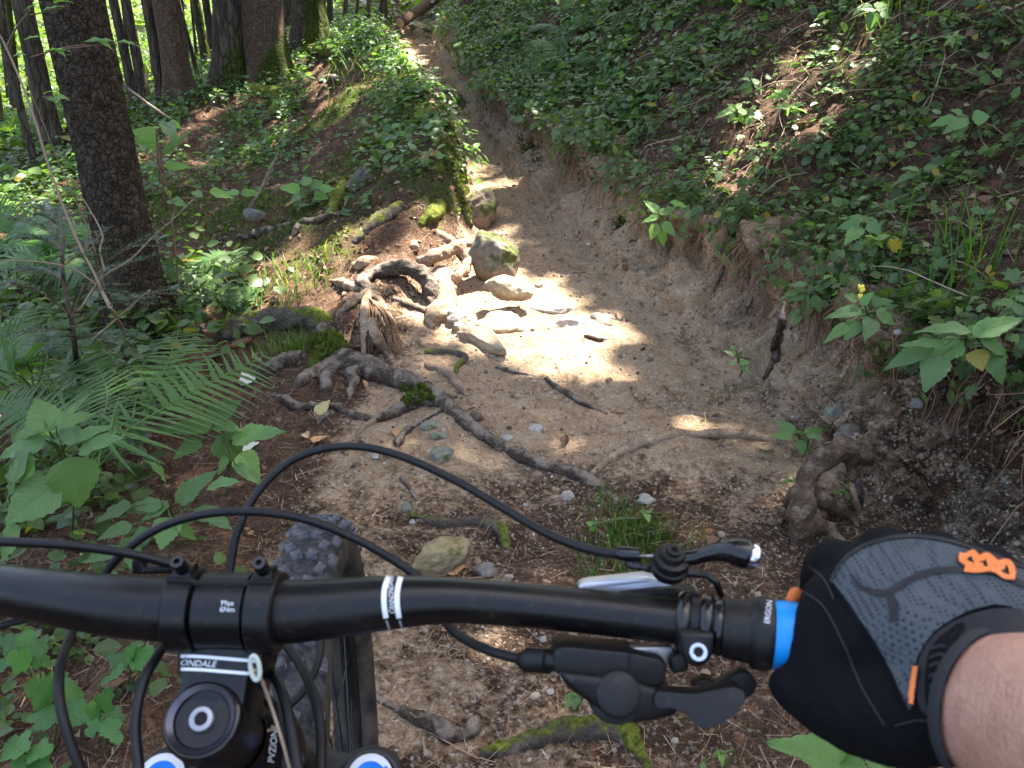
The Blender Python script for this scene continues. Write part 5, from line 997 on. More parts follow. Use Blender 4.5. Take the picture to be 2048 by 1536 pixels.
stone('whitish stone below the root end', 1135, 992, 28, 30, M_stone_pale, 23, .8, .6)
stone('whitish half buried stone right of the root end', 1293, 992, 40, 28, M_stone_pale, 24, .9, .6, sink=.5)
stone('greenish pebble left of the knobbly root', 814, 1012, 24, 24, M_stone_green, 25)
stone('little pale pebble behind the yellow stone', 825, 1044, 14, 14, M_stone_pale, 26)
stone('white pebble touching the thick looping cable', 751, 912, 20, 14, M_stone_pale, 27)
stone('dark mossy rock in the narrow upper trail', 912, 205, 40, 44, M_stone_moss, 28, .8, .6, cat='boulder', name='boulder')
stone('grey rock left of the dark rock in the narrow upper trail', 884, 178, 28, 20, M_stone_grey, 29, .8, .8)
stone('triangular grey rock on the mossy mound', 722, 350, 72, 66, M_stone_moss, 30, .8, 1.0, .6, (.3, .2), sink=.42)
stone('flat grey rock on the bare reddish slope', 512, 425, 56, 40, M_stone_grey, 31, .8, .97, .5, (.3, .1), sink=.4)
stone('grey stone sticking out of the lower bank left part', 1668, 815, 52, 46, M_stone_green, 32, .9, .8, sink=.5)
stone('grey stone sticking out of the lower bank right part', 1830, 800, 34, 30, M_stone_grey, 33, .9, .8, sink=.5)
stone('earthy lump in the grey bank below the drooping plant', 1700, 855, 60, 50, stone_material('earth_lump', (.17, .14, .11), (.3, .26, .21)), 34, .9, .6, sink=.5)
stone('white pebble under the handlebar right of the tyre', 1087, 1278, 16, 16, M_stone_pale, 35)
stone('two toned pebble under the gear cable', 1066, 1357, 14, 22, M_stone_tan, 36)
stone('pale pebble near the shifter body', 1100, 1382, 18, 14, M_stone_pale, 37)
# gravel and crumbs
rs = np.random.RandomState(55); bm = bmesh.new(); bmesh.ops.create_icosphere(bm, subdivisions=1, radius=.5); IV = np.array([v.co[:] for v in bm.verts]); IF = np.array([[v.index for v in f.verts] for f in bm.faces]); bm.free()
IV = IV*(1+.3*fbm(IV*2+5, 2))[:, None]*np.array((1, .8, .6))
M_gravel = newmat('gravel_grain', (.3, .26, .21), .9, spec=.2); t_ = NT(M_gravel); k = t_.sep(t_.attr('tint')); t_.base(t_.ramp(k[1], [(0., (.085, .062, .045)), (.4, (.22, .165, .12)), (.7, (.36, .30, .235)), (1., (.62, .57, .5))]))
wP = in_view*(cY < 6.5)*(cY > .3)*(cS > 5.5)*(cS < 8.05)*np.where(cS > 7., 1.3, .55)*np.clip(.4+patch2+.5*patch, .05, 1.4)/np.maximum(dist, 1.3)
c, nn, i, j = sample_ground(11000, wP, rs); n = len(c); sz = np.clip(rs.gamma(1.3, .0026, n)+.002, 0, .022)
tint = np.column_stack([np.ones(n), np.clip(rs.normal(.38, .22, n), 0, 1), np.zeros(n)])
V, F, T = stamp(IV, IF, c+nn*(sz*.12)[:, None], orient(rs.normal(size=(n, 3)), nn+.4*rs.normal(size=(n, 3))), sz*dist[i, j]**.25, tint)
obj('gravel', fast_mesh('gravel', V, F, [M_gravel], True, tint=T), kind='stuff', label='loose grit and small stones scattered on trail and bank', category='gravel')
# single dead leaves and cones
M_dead = newmat('dead_leaf', (.40, .20, .09), .7); M_deadpale = newmat('pale_dead_leaf', (.60, .58, .47), .6); M_deadyellow = newmat('yellow_dead_leaf', (.45, .36, .16), .65)
def dead_leaf(label, px, py, L, ang, mat, seed):
    rs = np.random.RandomState(seed); me = big_leaf_mesh('dead_leaf', mat, droop=.1, fold=-.5, seed=seed, n=11); p = gnd(px, py); d = proj(np.array(p))[2]; s = L*d/FPX
    t = thing('dead_leaf', label, 'leaf', 'fallen leaves', p+Vector((0, 0, .012)), me=me, rot=(rs.normal()*.3, rs.normal()*.3, ang)); t.scale = (s, s, s)
for a in [('pale greenish white fallen leaf left of the dark curved root', 500, 772, 36, .6, M_deadpale, 1), ('pale fallen leaf beside the toothed leaves at the left', 512, 897, 46, 1.2, M_deadpale, 2), ('curled yellowish dead leaf under the thin root', 630, 832, 40, -.9, M_deadyellow, 3),
          ('orange brown curled leaf above the thick cable', 785, 872, 32, -1.1, M_dead, 4), ('flat orange leaf left of the thick cable top', 622, 884, 34, -1.4, M_dead, 5), ('reddish leaf scrap in front of the yellow stone', 890, 1142, 44, -1.3, M_dead, 6), ('small brown leaf on the trail near the shifter lever', 1460, 1440, 26, .4, M_dead, 7), ('brown leaf on the grass side of the stump root', 1538, 905, 26, 1., M_deadyellow, 8)]: dead_leaf(*a)
def cone(label, px, py, L, rz, seed):
    p = gnd(px, py); d = proj(np.array(p))[2]; s = L*d/FPX; t = thing('spruce_cone', label, 'cone', 'spruce cones', p+Vector((0, 0, s*.16)), rot=(0, math.pi/2-.1, rz)); mb = MB()
    V, F = tube(np.array([(0, 0, -s*.5), (0, 0, -.2*s), (0, 0, .2*s), (0, 0, s*.5)]), [s*.1, s*.15, s*.13, s*.03], 10); mb.add(V, F)
    for k in range(60):
        z = -.48+.95*k/60; a = k*2.4; r_ = s*(.17*(1-.75*max(0, z+.1))); c_ = np.array((math.cos(a), math.sin(a), 0)); o_ = c_*r_+np.array((0, 0, z*s))
        R = orient(np.array([c_*.6+np.array((0, 0, .8))]), np.array([c_]))
        V, F, _ = stamp(LEAF4*np.array((1, 1, 1)), LEAF4F, np.array([o_-c_*.03*s]), R, np.array([s*.15])); mb.add(V, F)
    obj('scales', mb.mesh('scales', [M_cone]), t)
M_cone = newmat('cone_scale', (.24, .12, .055), .7)
cone('brown spruce cone lying left of the thick brown root', 483, 692, 42, .7, 1)
# ------------------------------------------------------------------ mountain bike (one thing) and its parts
M_black = newmat('matte_black', (.0032, .0032, .0042), .34, spec=.4); M_blackp = newmat('black_plastic', (.0038, .0038, .005), .5, spec=.42); M_gloss = newmat('gloss_black', (.003, .003, .004), .22, spec=.6)
M_alu = newmat('polished_alloy', (.75, .76, .8), .22, 1.); M_steel = newmat('brushed_steel', (.35, .35, .38), .35, .9); M_white = newmat('white_print', (.78, .82, .88), .55); M_dark = newmat('hole_black', (.002, .002, .002), .8)
M_blue = newmat('blue_rubber', (.0, .29, .80), .45); M_bluedial = newmat('blue_anodised', (.0, .2, .75), .3, .2); M_rubber = newmat('grip_rubber', (.005, .005, .006), .8, spec=.25); M_greyprint = newmat('grey_print', (.35, .36, .38), .6); M_bronze = newmat('bronze_line', (.3, .22, .15), .5)
for m_, b0 in ((M_black, .0032), (M_blackp, .0038), (M_gloss, .003)):
    t = NT(m_); t.norm(t.bump(t.noise(900, 2), .06, .001)); du = t.ramp(t.math('ADD', t.math('MULTIPLY', t.noise(28, 6, .7), .8), t.math('MULTIPLY', t.noise(420, 3), .25)), [(.52, 0.), (.75, 1.)]); sp = t.math('GREATER_THAN', t.sep(t.vor(420, out='Color'))[0], .975)
    t.base(t.mix(t.math('ADD', t.math('MULTIPLY', du, .055), t.math('MULTIPLY', sp, .09), True), (b0, b0, b0*1.25), (.13, .105, .08))); t.set(t.b, 'Roughness', t.math('ADD', m_.node_tree.nodes['Principled BSDF'].inputs['Roughness'].default_value, t.math('MULTIPLY', du, .22)))
M_tyre = newmat('dusty_tyre', (.05, .052, .058), .85, spec=.2); t = NT(M_tyre); f = t.noise(38, 6, .65); g2 = t.noise(160, 4)
t.base(t.mix(t.ramp(f, [(.36, 0.), (.6, 1.)]), t.ramp(g2, [(.35, (.010, .010, .012)), (.65, (.028, .03, .035))]), t.ramp(g2, [(.35, (.03, .031, .035)), (.65, (.08, .08, .082))])))
t.norm(t.bump(g2, .4, .003))
M_side = newmat('tyre_sidewall', (.028, .027, .026), .8, spec=.25); t = NT(M_side); t.base(t.ramp(t.noise(30, 6), [(.4, (.02, .02, .02)), (.7, (.085, .07, .055))]))
BO = Vector((-.2, .631, .08)); BIKE = thing('mountain_bike', 'black mountain bike seen from its cockpit, front wheel standing on the trail', 'bicycle', None, BO)
bo = np.array(BO)
def bpart(name, me, parent=None, **kw): return obj(name, me, parent or BIKE, **kw)
def bat(px, py, d): return at(px, py, d)-BO
def lathe(profile, axis, origin, seg=40, close=True):
    """profile (r, h) revolved about axis through origin (bike coordinates)"""
    ax_ = np.array(axis, float); ax_ /= np.linalg.norm(ax_); up = np.array((1., 0, 0)) if abs(ax_[0]) < .8 else np.array((0, 0, 1.)); u = up-ax_*up.dot(ax_); u /= np.linalg.norm(u); w = np.cross(ax_, u)
    a = np.linspace(0, 2*np.pi, seg, endpoint=False); pr = np.array(profile, float); V = (np.array(origin)+pr[:, 1][:, None, None]*ax_+pr[:, 0][:, None, None]*(np.cos(a)[:, None]*u+np.sin(a)[:, None]*w)[None]).reshape(-1, 3)
    n = len(pr); i, j = np.meshgrid(np.arange(n-1), np.arange(seg), indexing='ij'); j2 = (j+1) % seg
    F = np.stack([i*seg+j, i*seg+j2, (i+1)*seg+j2, (i+1)*seg+j], -1).reshape(-1, 4); return V, F
def mesh1(name, VF, mat, smooth=True, sharp=35):
    V, F = VF; me = fast_mesh(name, V, F, [mat] if not isinstance(mat, list) else mat, smooth)
    if smooth: me.set_sharp_from_angle(angle=math.radians(sharp))
    return me
def slab_bm(front, back, bevel=.002, segs=3):
    """closed prism between two outlines of the same length, edges rounded"""
    bm = bmesh.new(); a = [bm.verts.new(p) for p in front]; b = [bm.verts.new(p) for p in back]; n = len(a)
    bm.faces.new(a); bm.faces.new(b[::-1])
    for k in range(n): bm.faces.new((a[k], b[k], b[(k+1) % n], a[(k+1) % n]))
    bmesh.ops.recalc_face_normals(bm, faces=bm.faces[:])
    if bevel: bmesh.ops.bevel(bm, geom=bm.edges[:], offset=bevel, segments=segs, profile=.5, affect='EDGES', clamp_overlap=True)
    return bm
def slab(name, px, depth, thick, mat, bevel=.002, parent=None, smoothpoly=0, fwd=(0, 0), tilt=(0, 0)):
    """px outline at the part's own distance, given its real thickness away from the rider; tilt = extra depth per 100 px in x, y"""
    if smoothpoly:
        q = catmull(np.array([(a, b, 0) for a, b in px], float), smoothpoly, True); px = [(a, b) for a, b, _ in q]
    mx = sum(p[0] for p in px)/len(px); my = sum(p[1] for p in px)/len(px)
    dd_ = [depth+tilt[0]*(p[0]-mx)/100+tilt[1]*(p[1]-my)/100 for p in px]
    f = [bat(p[0], p[1], d) for p, d in zip(px, dd_)]; n = Vector((fwd[0], cP+fwd[1], -sP)).normalized(); b = [v+n*thick for v in f]
    me = bm_mesh(name, slab_bm(f, b, bevel), [mat]); me.set_sharp_from_angle(angle=math.radians(40)); return obj(name, me, parent or BIKE)
def pxtube(name, pts, r, mat, parent=None, n=60, seg=12):
    C = catmull([bat(*p[:3]) for p in pts], n); R = r if not hasattr(r, '__len__') else np.interp(np.linspace(0, 1, n), np.linspace(0, 1, len(r)), r)
    me = mesh1(name, tube(C, R, seg), mat, sharp=60); return obj(name, me, parent or BIKE)
def cast(bvh, org, px, py, off):
    o_ = Vector((0, 0, CAMZ))-Vector(org); h = bvh.ray_cast(o_, ray(px, py).normalized(), 5)
    return None if h[0] is None else h[0]+(h[1] if h[1].dot(ray(px, py)) < 0 else -h[1])*off
def on_surface(name, V2, F, bvh, org, off, mat, parent, thick=.0):
    """lay a flat shape, given in picture units, onto a real surface (prints, patches, stitching)"""
    pts = [cast(bvh, org, x, y, off) for x, y in V2]; ok = np.array([p is not None for p in pts]); V = np.array([p if p is not None else (0, 0, 0) for p in pts])
    Fs = [np.asarray(f) for f in (F if isinstance(F, list) else [F])]; Fs = [f[ok[f].all(1)] for f in Fs if len(f)]; Fs = [f for f in Fs if len(f)]
    if not Fs: return None
    return obj(name, fast_mesh(name, V, Fs, [mat], True), parent)
def quadstrip(path, width, n=40, taper=None):
    q = catmull(np.array([(a, b, 0) for a, b in path], float), n); tn = nrm(np.gradient(q, axis=0)); no = np.stack([-tn[:, 1], tn[:, 0]], -1)
    w = np.full(n, width/2.) if taper is None else width/2.*np.interp(np.linspace(0, 1, n), np.linspace(0, 1, len(taper)), taper)
    V = np.concatenate([q[:, :2]+no*w[:, None], q[:, :2]-no*w[:, None]]); a = np.arange(n-1); return V, np.stack([a, a+1, a+1+n, a+n], -1)
def text2d(s, size, px, py, ang=0., shear=0., sx=1.):
    """outline text as a flat triangulated shape in picture units, centred on px, py"""
    cu = bpy.data.curves.new('lettering', 'FONT'); cu.body = s; cu.align_x = 'CENTER'; cu.align_y = 'CENTER'; cu.size = 1.; cu.shear = shear; cu.resolution_u = 3; cu.space_line = .85
    o = bpy.data.objects.new('lettering', cu); COL.objects.link(o); dg = bpy.context.evaluated_depsgraph_get(); me = bpy.data.meshes.new_from_object(o.evaluated_get(dg)); bpy.data.objects.remove(o)
    bm = bmesh.new(); bm.from_mesh(me); bmesh.ops.triangulate(bm, faces=bm.faces[:]); 
    V = np.array([v.co[:2] for v in bm.verts]); F = np.array([[v.index for v in f.verts] for f in bm.faces]); bm.free(); bpy.data.meshes.remove(me)
    V = V*size*np.array((sx, -1)); c, s_ = math.cos(ang), math.sin(ang); V = V@np.array(((c, s_), (-s_, c))); return V+np.array((px, py)), F

# --- handlebar
BAR = [(-420, 1140, .475, .0112), (-300, 1145, .468, .0112), (-120, 1163, .45, .0116), (0, 1178, .438, .0127), (140, 1199, .430, .0144), (240, 1212, .427, .0157), (330, 1219, .426, .0159), (450, 1222, .425, .0159), (573, 1223, .425, .0159), (660, 1217, .425, .0150), (770, 1206, .425, .0136),
       (860, 1201, .425, .0120), (942, 1202, .425, .0112), (1113, 1216, .424, .0111), (1325, 1240, .417, .0111), (1521, 1266, .405, .0111), (1800, 1305, .392, .0111), (2150, 1352, .378, .0111)]
bc = np.array([list(bat(*p[:3])) for p in BAR]); C = catmull(bc, 170); R = np.interp(np.linspace(0, 1, 170), np.linspace(0, 1, len(BAR)), [p[3] for p in BAR])
hb_me = mesh1('handlebar', tube(C, R, 40), M_black, sharp=60); HB = bpart('handlebar', hb_me); bar_bvh = bvh_of(hb_me)
def bar_at(px):
    x = [p[0] for p in BAR]; k = np.interp(px, x, np.arange(len(BAR))); i = min(int(k), len(BAR)-2); q = catmull(bc, (len(BAR)-1)*20+1); j = int(k*20); T = q[min(j+1, len(q)-1)]-q[max(j-1, 0)]; return q[j], T/np.linalg.norm(T)
for path in [[(783, 1140), (770, 1175), (768, 1205), (772, 1236)], [(806, 1140), (796, 1175), (794, 1205), (798, 1236)]]:
    V2, F2 = quadstrip(path, 10.5, 60); on_surface('white_stripe', V2, F2, bar_bvh, BO, .0003, M_white, HB)
for path in [[(773, 1240), (778, 1255), (786, 1272)], [(799, 1240), (803, 1252), (809, 1268)]]:
    V2, F2 = quadstrip(path, 4, 24); on_surface('grey_stripe', V2, F2, bar_bvh, BO, .0003, M_greyprint, HB)
V2, F2 = text2d('CANNONDALE', 15, 783, 1190, -math.pi/2-.05, .25, .72); on_surface('lettering', V2, F2, bar_bvh, BO, .0003, M_white, HB)
q, T = bar_at(-330); V, F = tube(np.array([q-T*.06, q+T*.05]), .0165, 24); bpart('left_grip', mesh1('left_grip', (V, F), M_rubber))
# --- stem and steering axis
U = Vector((0, -.51, .86)).normalized(); CAP = bat(405, 1440, .405); CB = bat(456, 1222, .425); XR = Vector(bar_at(456)[1]); FW = U.cross(XR)*-1
FW = (CB-CAP); FW = (FW-XR*FW.dot(XR)-U*FW.dot(U)).normalized()
capn = np.array(CAP)
mb = MB(); V, F = lathe([(.001, -.043), (.0186, -.043), (.0192, -.041), (.0192, -.003), (.0182, 0), (.001, 0)], U, CAP, 48); mb.add(V, F)
def body_loft(secs, ca, cb):
    """box sections (t, half width, top, bottom) from the steerer clamp to the bar clamp"""
    V = []; 
    for t_, hw, tp_, bt in secs:
        c_ = ca.lerp(cb, t_); r = min(hw, (tp_-bt)/2)*.35
        prof = [(-hw, tp_-r), (-hw+r*.3, tp_-r*.3), (-hw+r, tp_), (hw-r, tp_), (hw-r*.3, tp_-r*.3), (hw, tp_-r), (hw, bt+r), (hw-r*.3, bt+r*.3), (hw-r, bt), (-hw+r, bt), (-hw+r*.3, bt+r*.3), (-hw, bt+r)]
        V += [list(c_+XR*a+U*b) for a, b in prof]
    n = 12; m = len(secs); i, j = np.meshgrid(np.arange(m-1), np.arange(n), indexing='ij'); j2 = (j+1) % n
    F = [np.stack([i*n+j, i*n+j2, (i+1)*n+j2, (i+1)*n+j], -1).reshape(-1, 4), np.array([list(range(n))[::-1]]), np.array([[(m-1)*n+k for k in range(n)]])]; return np.array(V), F
ca = CAP-XR*0; 
V, F = body_loft([(.05, .0188, -.002, -.041), (.35, .0180, -.0015, -.038), (.6, .0175, .002, -.030), (.66, .0100, .0035, -.028), (.8, .0090, .006, -.022), (.95, .0108, .0155, -.016), (1.0, .0115, .0175, -.014)], CAP, CB); mb.add(V, F)
V, F = tube(np.array([CB-XR*.0120, CB+XR*.0120]), .0192, 40); mb.add(V, F)
for s in (-1, 1):
    V, F = tube(np.array([CB+XR*s*.0135, CB+XR*s*.0142, CB+XR*s*.0262, CB+XR*s*.0272]), [.0195, .0208, .0208, .0198], 44); mb.add(V, F)
    V, F = body_loft([(.42, .0035, -.006, -.034), (.72, .0048, .0, -.026), (1., .0058, .004, -.018)], CAP+XR*s*.0135, CB+XR*s*.0202); mb.add(V, F)
st_me = mesh1('stem', (np.concatenate(mb.V), mb.F), M_black, sharp=32); STEM = bpart('stem', st_me); st_bvh = bvh_of(st_me)
for s in (-1, 1):   # faceplate split line, bolt bosses and bolts
    c = CB+XR*s*.0202
    a = np.radians(np.linspace(-40, 70, 12)); arc = np.array([c+ (U*math.cos(b_)+FW*math.sin(b_))*.0213 for b_ in np.radians(np.linspace(40, 150, 14))])
    V, F = tube(np.array([c+FW*.013+U*.0135-XR*.0045, c+FW*.013+U*.0135+XR*.0045]), .0062, 16); bpart('clamp_boss', mesh1('clamp_boss', (V, F), M_black), STEM)
    bpart('clamp_bolt', mesh1('clamp_bolt', lathe([(.0005, .0265), (.0012, .0265), (.0016, .029), (.0032, .029), (.0036, .028), (.0036, .016)], U, c+FW*.0145, 20), M_gloss), STEM)
split = [CB+XR*x+(U*math.cos(.42)+FW*math.sin(.42))*(.0208 if abs(x) > .0138 else .0190) for x in np.linspace(-.0268, .0268, 24)]
bpart('split_line', mesh1('split_line', tube(np.array(split), .0015, 8), M_dark), STEM)
V2, F2 = text2d('Max\n6Nm', 15, 455, 1213, .02); on_surface('lettering', V2, F2, st_bvh, BO, .0003, M_white, STEM)
for y in (1316, 1342):
    V2, F2 = quadstrip([(362, y-4), (400, y-3), (450, y+1), (512, y+6)], 6.5, 40); on_surface('white_stripe', V2, F2, st_bvh, BO, .0003, M_white, STEM)
V2, F2 = text2d('ONDALE', 17, 396, 1327, .05, .3, 1.05); on_surface('lettering', V2, F2, st_bvh, BO, .0003, M_white, STEM)
oval = np.array([list(bat(510+9*math.sin(a)+.14*-22*math.cos(a), 1336-24*math.cos(a), .388)) for a in np.linspace(0, 2*np.pi, 40, endpoint=False)]); oval = np.concatenate([oval, oval[:2]])
bpart('reflective_loop', mesh1('reflective_loop', tube(oval, .0011, 8, False), newmat('pale_plastic', (.5, .56, .5), .4)), STEM)
# --- top cap with bevelled ring and bolt
TC = bpart('top_cap', mesh1('top_cap', lathe([(.0188, -.004), (.0188, .0008), (.0181, .0018), (.0168, .0024)], U, CAP, 64), M_gloss))
bpart('cap_ring', mesh1('cap_ring', lathe([(.0168, .0024), (.0162, .0034), (.0136, .0014)], U, CAP, 64), newmat('highlight_bevel', (.10, .10, .13), .3, .9)), TC)  # bevel's highlight put into a lighter metal colour
bpart('cap_dish', mesh1('cap_dish', lathe([(.0136, .0014), (.0125, -.0006), (.0080, -.0012), (.0068, -.0002), (.0066, -.004)], U, CAP, 64), newmat('dish_black', (.0012, .0012, .0014), .5, spec=.25)), TC)
bpart('cap_bolt', mesh1('cap_bolt', lathe([(.0062, -.002), (.0062, .0020), (.0056, .0028), (.0034, .0030), (.0030, .0026), (.0030, -.003), (.0001, -.003)], U, CAP, 32), M_steel))
bpart('cap_bolt_hole', mesh1('cap_bolt_hole', lathe([(.0030, .0021), (.0001, .0016)], U, CAP, 6), M_dark))
bpart('clamp_slit', mesh1('clamp_slit', tube(np.array([CAP-U*.006-U.cross(XR)*0+Vector((0, -.0165, -.009)), CAP+Vector((0, -.0165, -.009))-U*.04]), .0014, 8), M_dark))
# --- headset, head tube, frame
hs = mesh1('headset_cover', lathe([(.0185, -.042), (.0215, -.046), (.0262, -.062), (.0300, -.078), (.0305, -.086), (.028, -.088)], U, CAP+XR*.002, 64), M_gloss); HS = bpart('headset_cover', hs); hs_bvh = bvh_of(hs)
V2, F2 = text2d('PVZIONE', 19, 546, 1488, -1.45, 0, .95); on_surface('lettering', V2, F2, hs_bvh, BO, .0004, M_white, HS)
V2, F2 = quadstrip([(512, 1472), (535, 1462), (556, 1456)], 6, 16); on_surface('bronze_line', V2, F2, hs_bvh, BO, .0004, M_bronze, HS)
V, F = lathe([(.026, -.088), (.026, -.17)], U, CAP, 40); bpart('head_tube', mesh1('head_tube', (V, F), M_black))
tt0 = CAP-U*.105; bpart('top_tube', mesh1('top_tube', tube(np.array([tt0, tt0+Vector((.01, -.25, -.06)), tt0+Vector((.02, -.62, -.2))]), [.022, .019, .017], 24), M_black))
dt0 = CAP-U*.15; bpart('down_tube', mesh1('down_tube', tube(np.array([dt0, dt0+Vector((.01, -.2, -.2)), dt0+Vector((.02, -.5, -.48))]), [.026, .028, .026], 24), M_black))
# --- suspension fork
HUB = Vector((-.2, .631, .442))-BO; CR = CAP-U*.185; yaw = .12; WX = Vector((math.cos(yaw), math.sin(yaw), 0)); WF = Vector((-math.sin(yaw), math.cos(yaw), 0)); SD = -U
CR = CR+Vector((-.004, .0, 0))
legs = {}
for s in (-1, 1):
    top = bat(741 if s > 0 else 331, 1562, .515); bot = HUB+WX*s*.062+Vector((0, -.02, 0)); d_ = (bot-top).normalized()
    bpart('fork_stanchion', mesh1('fork_stanchion', tube(np.array([top-d_*.004, top+d_*.26]), .0175, 32), M_gloss))
    bpart('fork_leg', mesh1('fork_leg', tube(np.array([top+d_*.2, top+d_*.205, bot, bot+d_*.02]), [.022, .0235, .020, .016], 28), M_blackp)); legs[s] = (top, d_)
    dl = mesh1('fork_dial', lathe([(.0001, .012), (.0088, .012), (.0094, .0124), (.0138, .0112), (.0152, .009), (.0158, .004), (.0158, -.004)], -d_, top, 48), [M_bluedial, M_white, M_blackp])
    zi = np.empty(len(dl.polygons), np.int32); nseg = 48
    for k in range(6): zi[k*nseg:(k+1)*nseg] = [0, 0, 1, 1 if False else 2, 2, 2][k]
    dl.polygons.foreach_set('material_index', zi); D = bpart('fork_dial', dl); dbv = bvh_of(dl)
    if s < 0: V2, F2 = text2d('FLOAT', 20, 335, 1552, -.1, 0, 1.); on_surface('lettering', V2, F2, dbv, BO, .0004, M_white, D)
    else: V2, F2 = quadstrip([(752, 1562), (764, 1546), (774, 1534)], 9, 12); on_surface('blue_notch', V2, F2, dbv, BO, .0005, M_bluedial, D)
cl, cr_ = legs[-1][0]+legs[-1][1]*.036, legs[1][0]+legs[1][1]*.036; mid = (cl+cr_)/2+Vector((0, .01, .006))
mb = MB(); V, F = tube(catmull([cl, mid, cr_], 20), [.018]*6+[.021]*8+[.018]*6, 24); mb.add(V, F)
for s in (-1, 1): V, F = tube(np.array([legs[s][0]+legs[s][1]*.004, legs[s][0]+legs[s][1]*.045]), .0225, 28); mb.add(V, F)
bpart('fork_crown', union('fork_crown', mb, .003, [M_blackp], 8))
al, ar = legs[-1][0]+legs[-1][1]*.205, legs[1][0]+legs[1][1]*.205
bpart('fork_arch', mesh1('fork_arch', tube(catmull([al, al.lerp(ar, .06)-legs[1][1]*.05, al.lerp(ar, .5)-legs[1][1]*.085, al.lerp(ar, .94)-legs[1][1]*.05, ar], 40), .011, 16), M_blackp))
# --- front wheel
RM, rm = .326, .0315
a = np.linspace(0, 2*np.pi, 180, endpoint=False); b = np.linspace(0, 2*np.pi, 28, endpoint=False)
cr = np.cos(b); sr = np.sin(b); prof_r = RM+rm*np.sign(cr)*np.abs(cr)**.85; prof_x = rm*1.04*np.sign(sr)*np.abs(sr)**.85
hub = np.array(HUB); wx = np.array(WX); wf = np.array(WF); wz = np.array((0, 0, 1.))
rad = wf[None]*np.cos(a)[:, None]+wz[None]*np.sin(a)[:, None]
V = (hub+rad[:, None]*prof_r[None, :, None]+wx*prof_x[None, :, None]).reshape(-1, 3); i, j = np.meshgrid(np.arange(180), np.arange(28), indexing='ij'); i2 = (i+1) % 180; j2 = (j+1) % 28
F = np.stack([i*28+j, i2*28+j, i2*28+j2, i*28+j2], -1).reshape(-1, 4); bb = (b[None]+np.zeros((180, 1))).ravel(); mi = (np.cos(b[j.ravel()]) < .55).astype(int)
ty = fast_mesh('tyre', V, F, [M_tyre, M_side], True, mi); TY = bpart('tyre', ty)
M_knob = newmat('dusty_knob', (.1, .1, .11), .9, spec=.15); t = NT(M_knob); g3 = t.noise(120, 4); t.base(t.ramp(t.math('ADD', t.math('MULTIPLY', g3, .6), t.math('MULTIPLY', t.noise(26, 3), .4)), [(.36, (.045, .046, .053)), (.5, (.10, .104, .118)), (.64, (.21, .21, .215))]))
def knob_mesh(name, lx, ly, h):
    q = np.array([(-1, -1, -.4), (1, -1, -.4), (1, 1, -.4), (-1, 1, -.4), (-.8, -.78, 1), (.8, -.85, 1), (.74, .8, 1), (-.82, .78, 1)])*np.array((lx/2, ly/2, h))
    return fast_mesh(name, q, np.array([(0, 1, 5, 4), (1, 2, 6, 5), (2, 3, 7, 6), (3, 0, 4, 7), (4, 5, 6, 7)]), [M_knob], False)
KN = [knob_mesh('knob', .0122, .0112, .0048), knob_mesh('knob', .0108, .0130, .0048), knob_mesh('knob', .0095, .0150, .0055)]
def place_knob(k, ang, x, rot=0.):
    cb_ = math.sqrt(max(0, 1-(abs(x)/(rm*1.04))**2.35)); r0 = RM+rm*cb_**.85 ; rv = wf*math.cos(ang)+wz*math.sin(ang); tg = -wf*math.sin(ang)+wz*math.cos(ang)
    sl = math.asin(min(.95, abs(x)/(rm*1.2)))*(1 if x > 0 else -1); nv = rv*math.cos(sl)+wx*math.sin(sl); sv_ = wx*math.cos(sl)-rv*math.sin(sl); t1 = tg*math.cos(rot)+sv_*math.sin(rot); s1 = np.cross(t1, nv)
    p = hub+rv*r0+wx*x; o = bpy.data.objects.new('knob', KN[k]); COL.objects.link(o); o.parent = TY
    o.matrix_basis = Matrix(((s1[0], t1[0], nv[0], p[0]), (s1[1], t1[1], nv[1], p[1]), (s1[2], t1[2], nv[2], p[2]), (0, 0, 0, 1)))
for k in range(100):     # knobs on the upper half that can be seen, then the rest as one part
    pass
na = 96; vis = []; rest = MB()
for k in range(na):
    an = 2*np.pi*k/na
    row = [(2, -.0255, 0.), (2, .0255, 0.), (0, -.0075, .25), (0, .0075, -.25)] if k % 2 == 0 else [(1, -.0165, .3), (1, .0165, -.3)]
    for kk3, x, rt in row:
        if .2 < an < 2.75 and len(vis) < 290: vis.append(1); place_knob(kk3, an, x, rt)
        else:
            rv = wf*math.cos(an)+wz*math.sin(an); tg = -wf*math.sin(an)+wz*math.cos(an); Vk = np.array([v.co[:] for v in KN[kk3].vertices]); r0 = RM+rm*(1-(abs(x)/(rm*1.04))**2.35)**.42
            rest.add(hub+rv*(r0)+wx*x+Vk[:, :1]*wx+Vk[:, 1:2]*tg+Vk[:, 2:]*rv, np.array([(0, 1, 5, 4), (1, 2, 6, 5), (2, 3, 7, 6), (3, 0, 4, 7), (4, 5, 6, 7)]))
obj('lower_tread', rest.mesh('lower_tread', [M_knob], False), TY)
rim = mesh1('rim', lathe([(.300, -.013), (.307, -.0155), (.307, .0155), (.300, .013), (.283, .006), (.283, -.006), (.300, -.013)], WX, HUB, 120), M_blackp); RIM = bpart('rim', rim)
for k in range(28):
    an = 2*np.pi*k/28; s = 1 if k % 2 else -1; e = hub+(wf*math.cos(an)+wz*math.sin(an))*.284; h_ = hub+wx*s*.024+(wf*math.cos(an+.5*s)+wz*math.sin(an+.5*s))*.02
    obj('spoke', mesh1('spoke', tube(np.array([h_, e]), .001, 5), M_blackp), RIM)
bpart('hub', mesh1('hub', lathe([(.006, -.06), (.012, -.05), (.024, -.028), (.024, -.022), (.013, -.018), (.013, .018), (.024, .022), (.024, .028), (.012, .05), (.006, .06)], WX, HUB, 32), M_blackp))
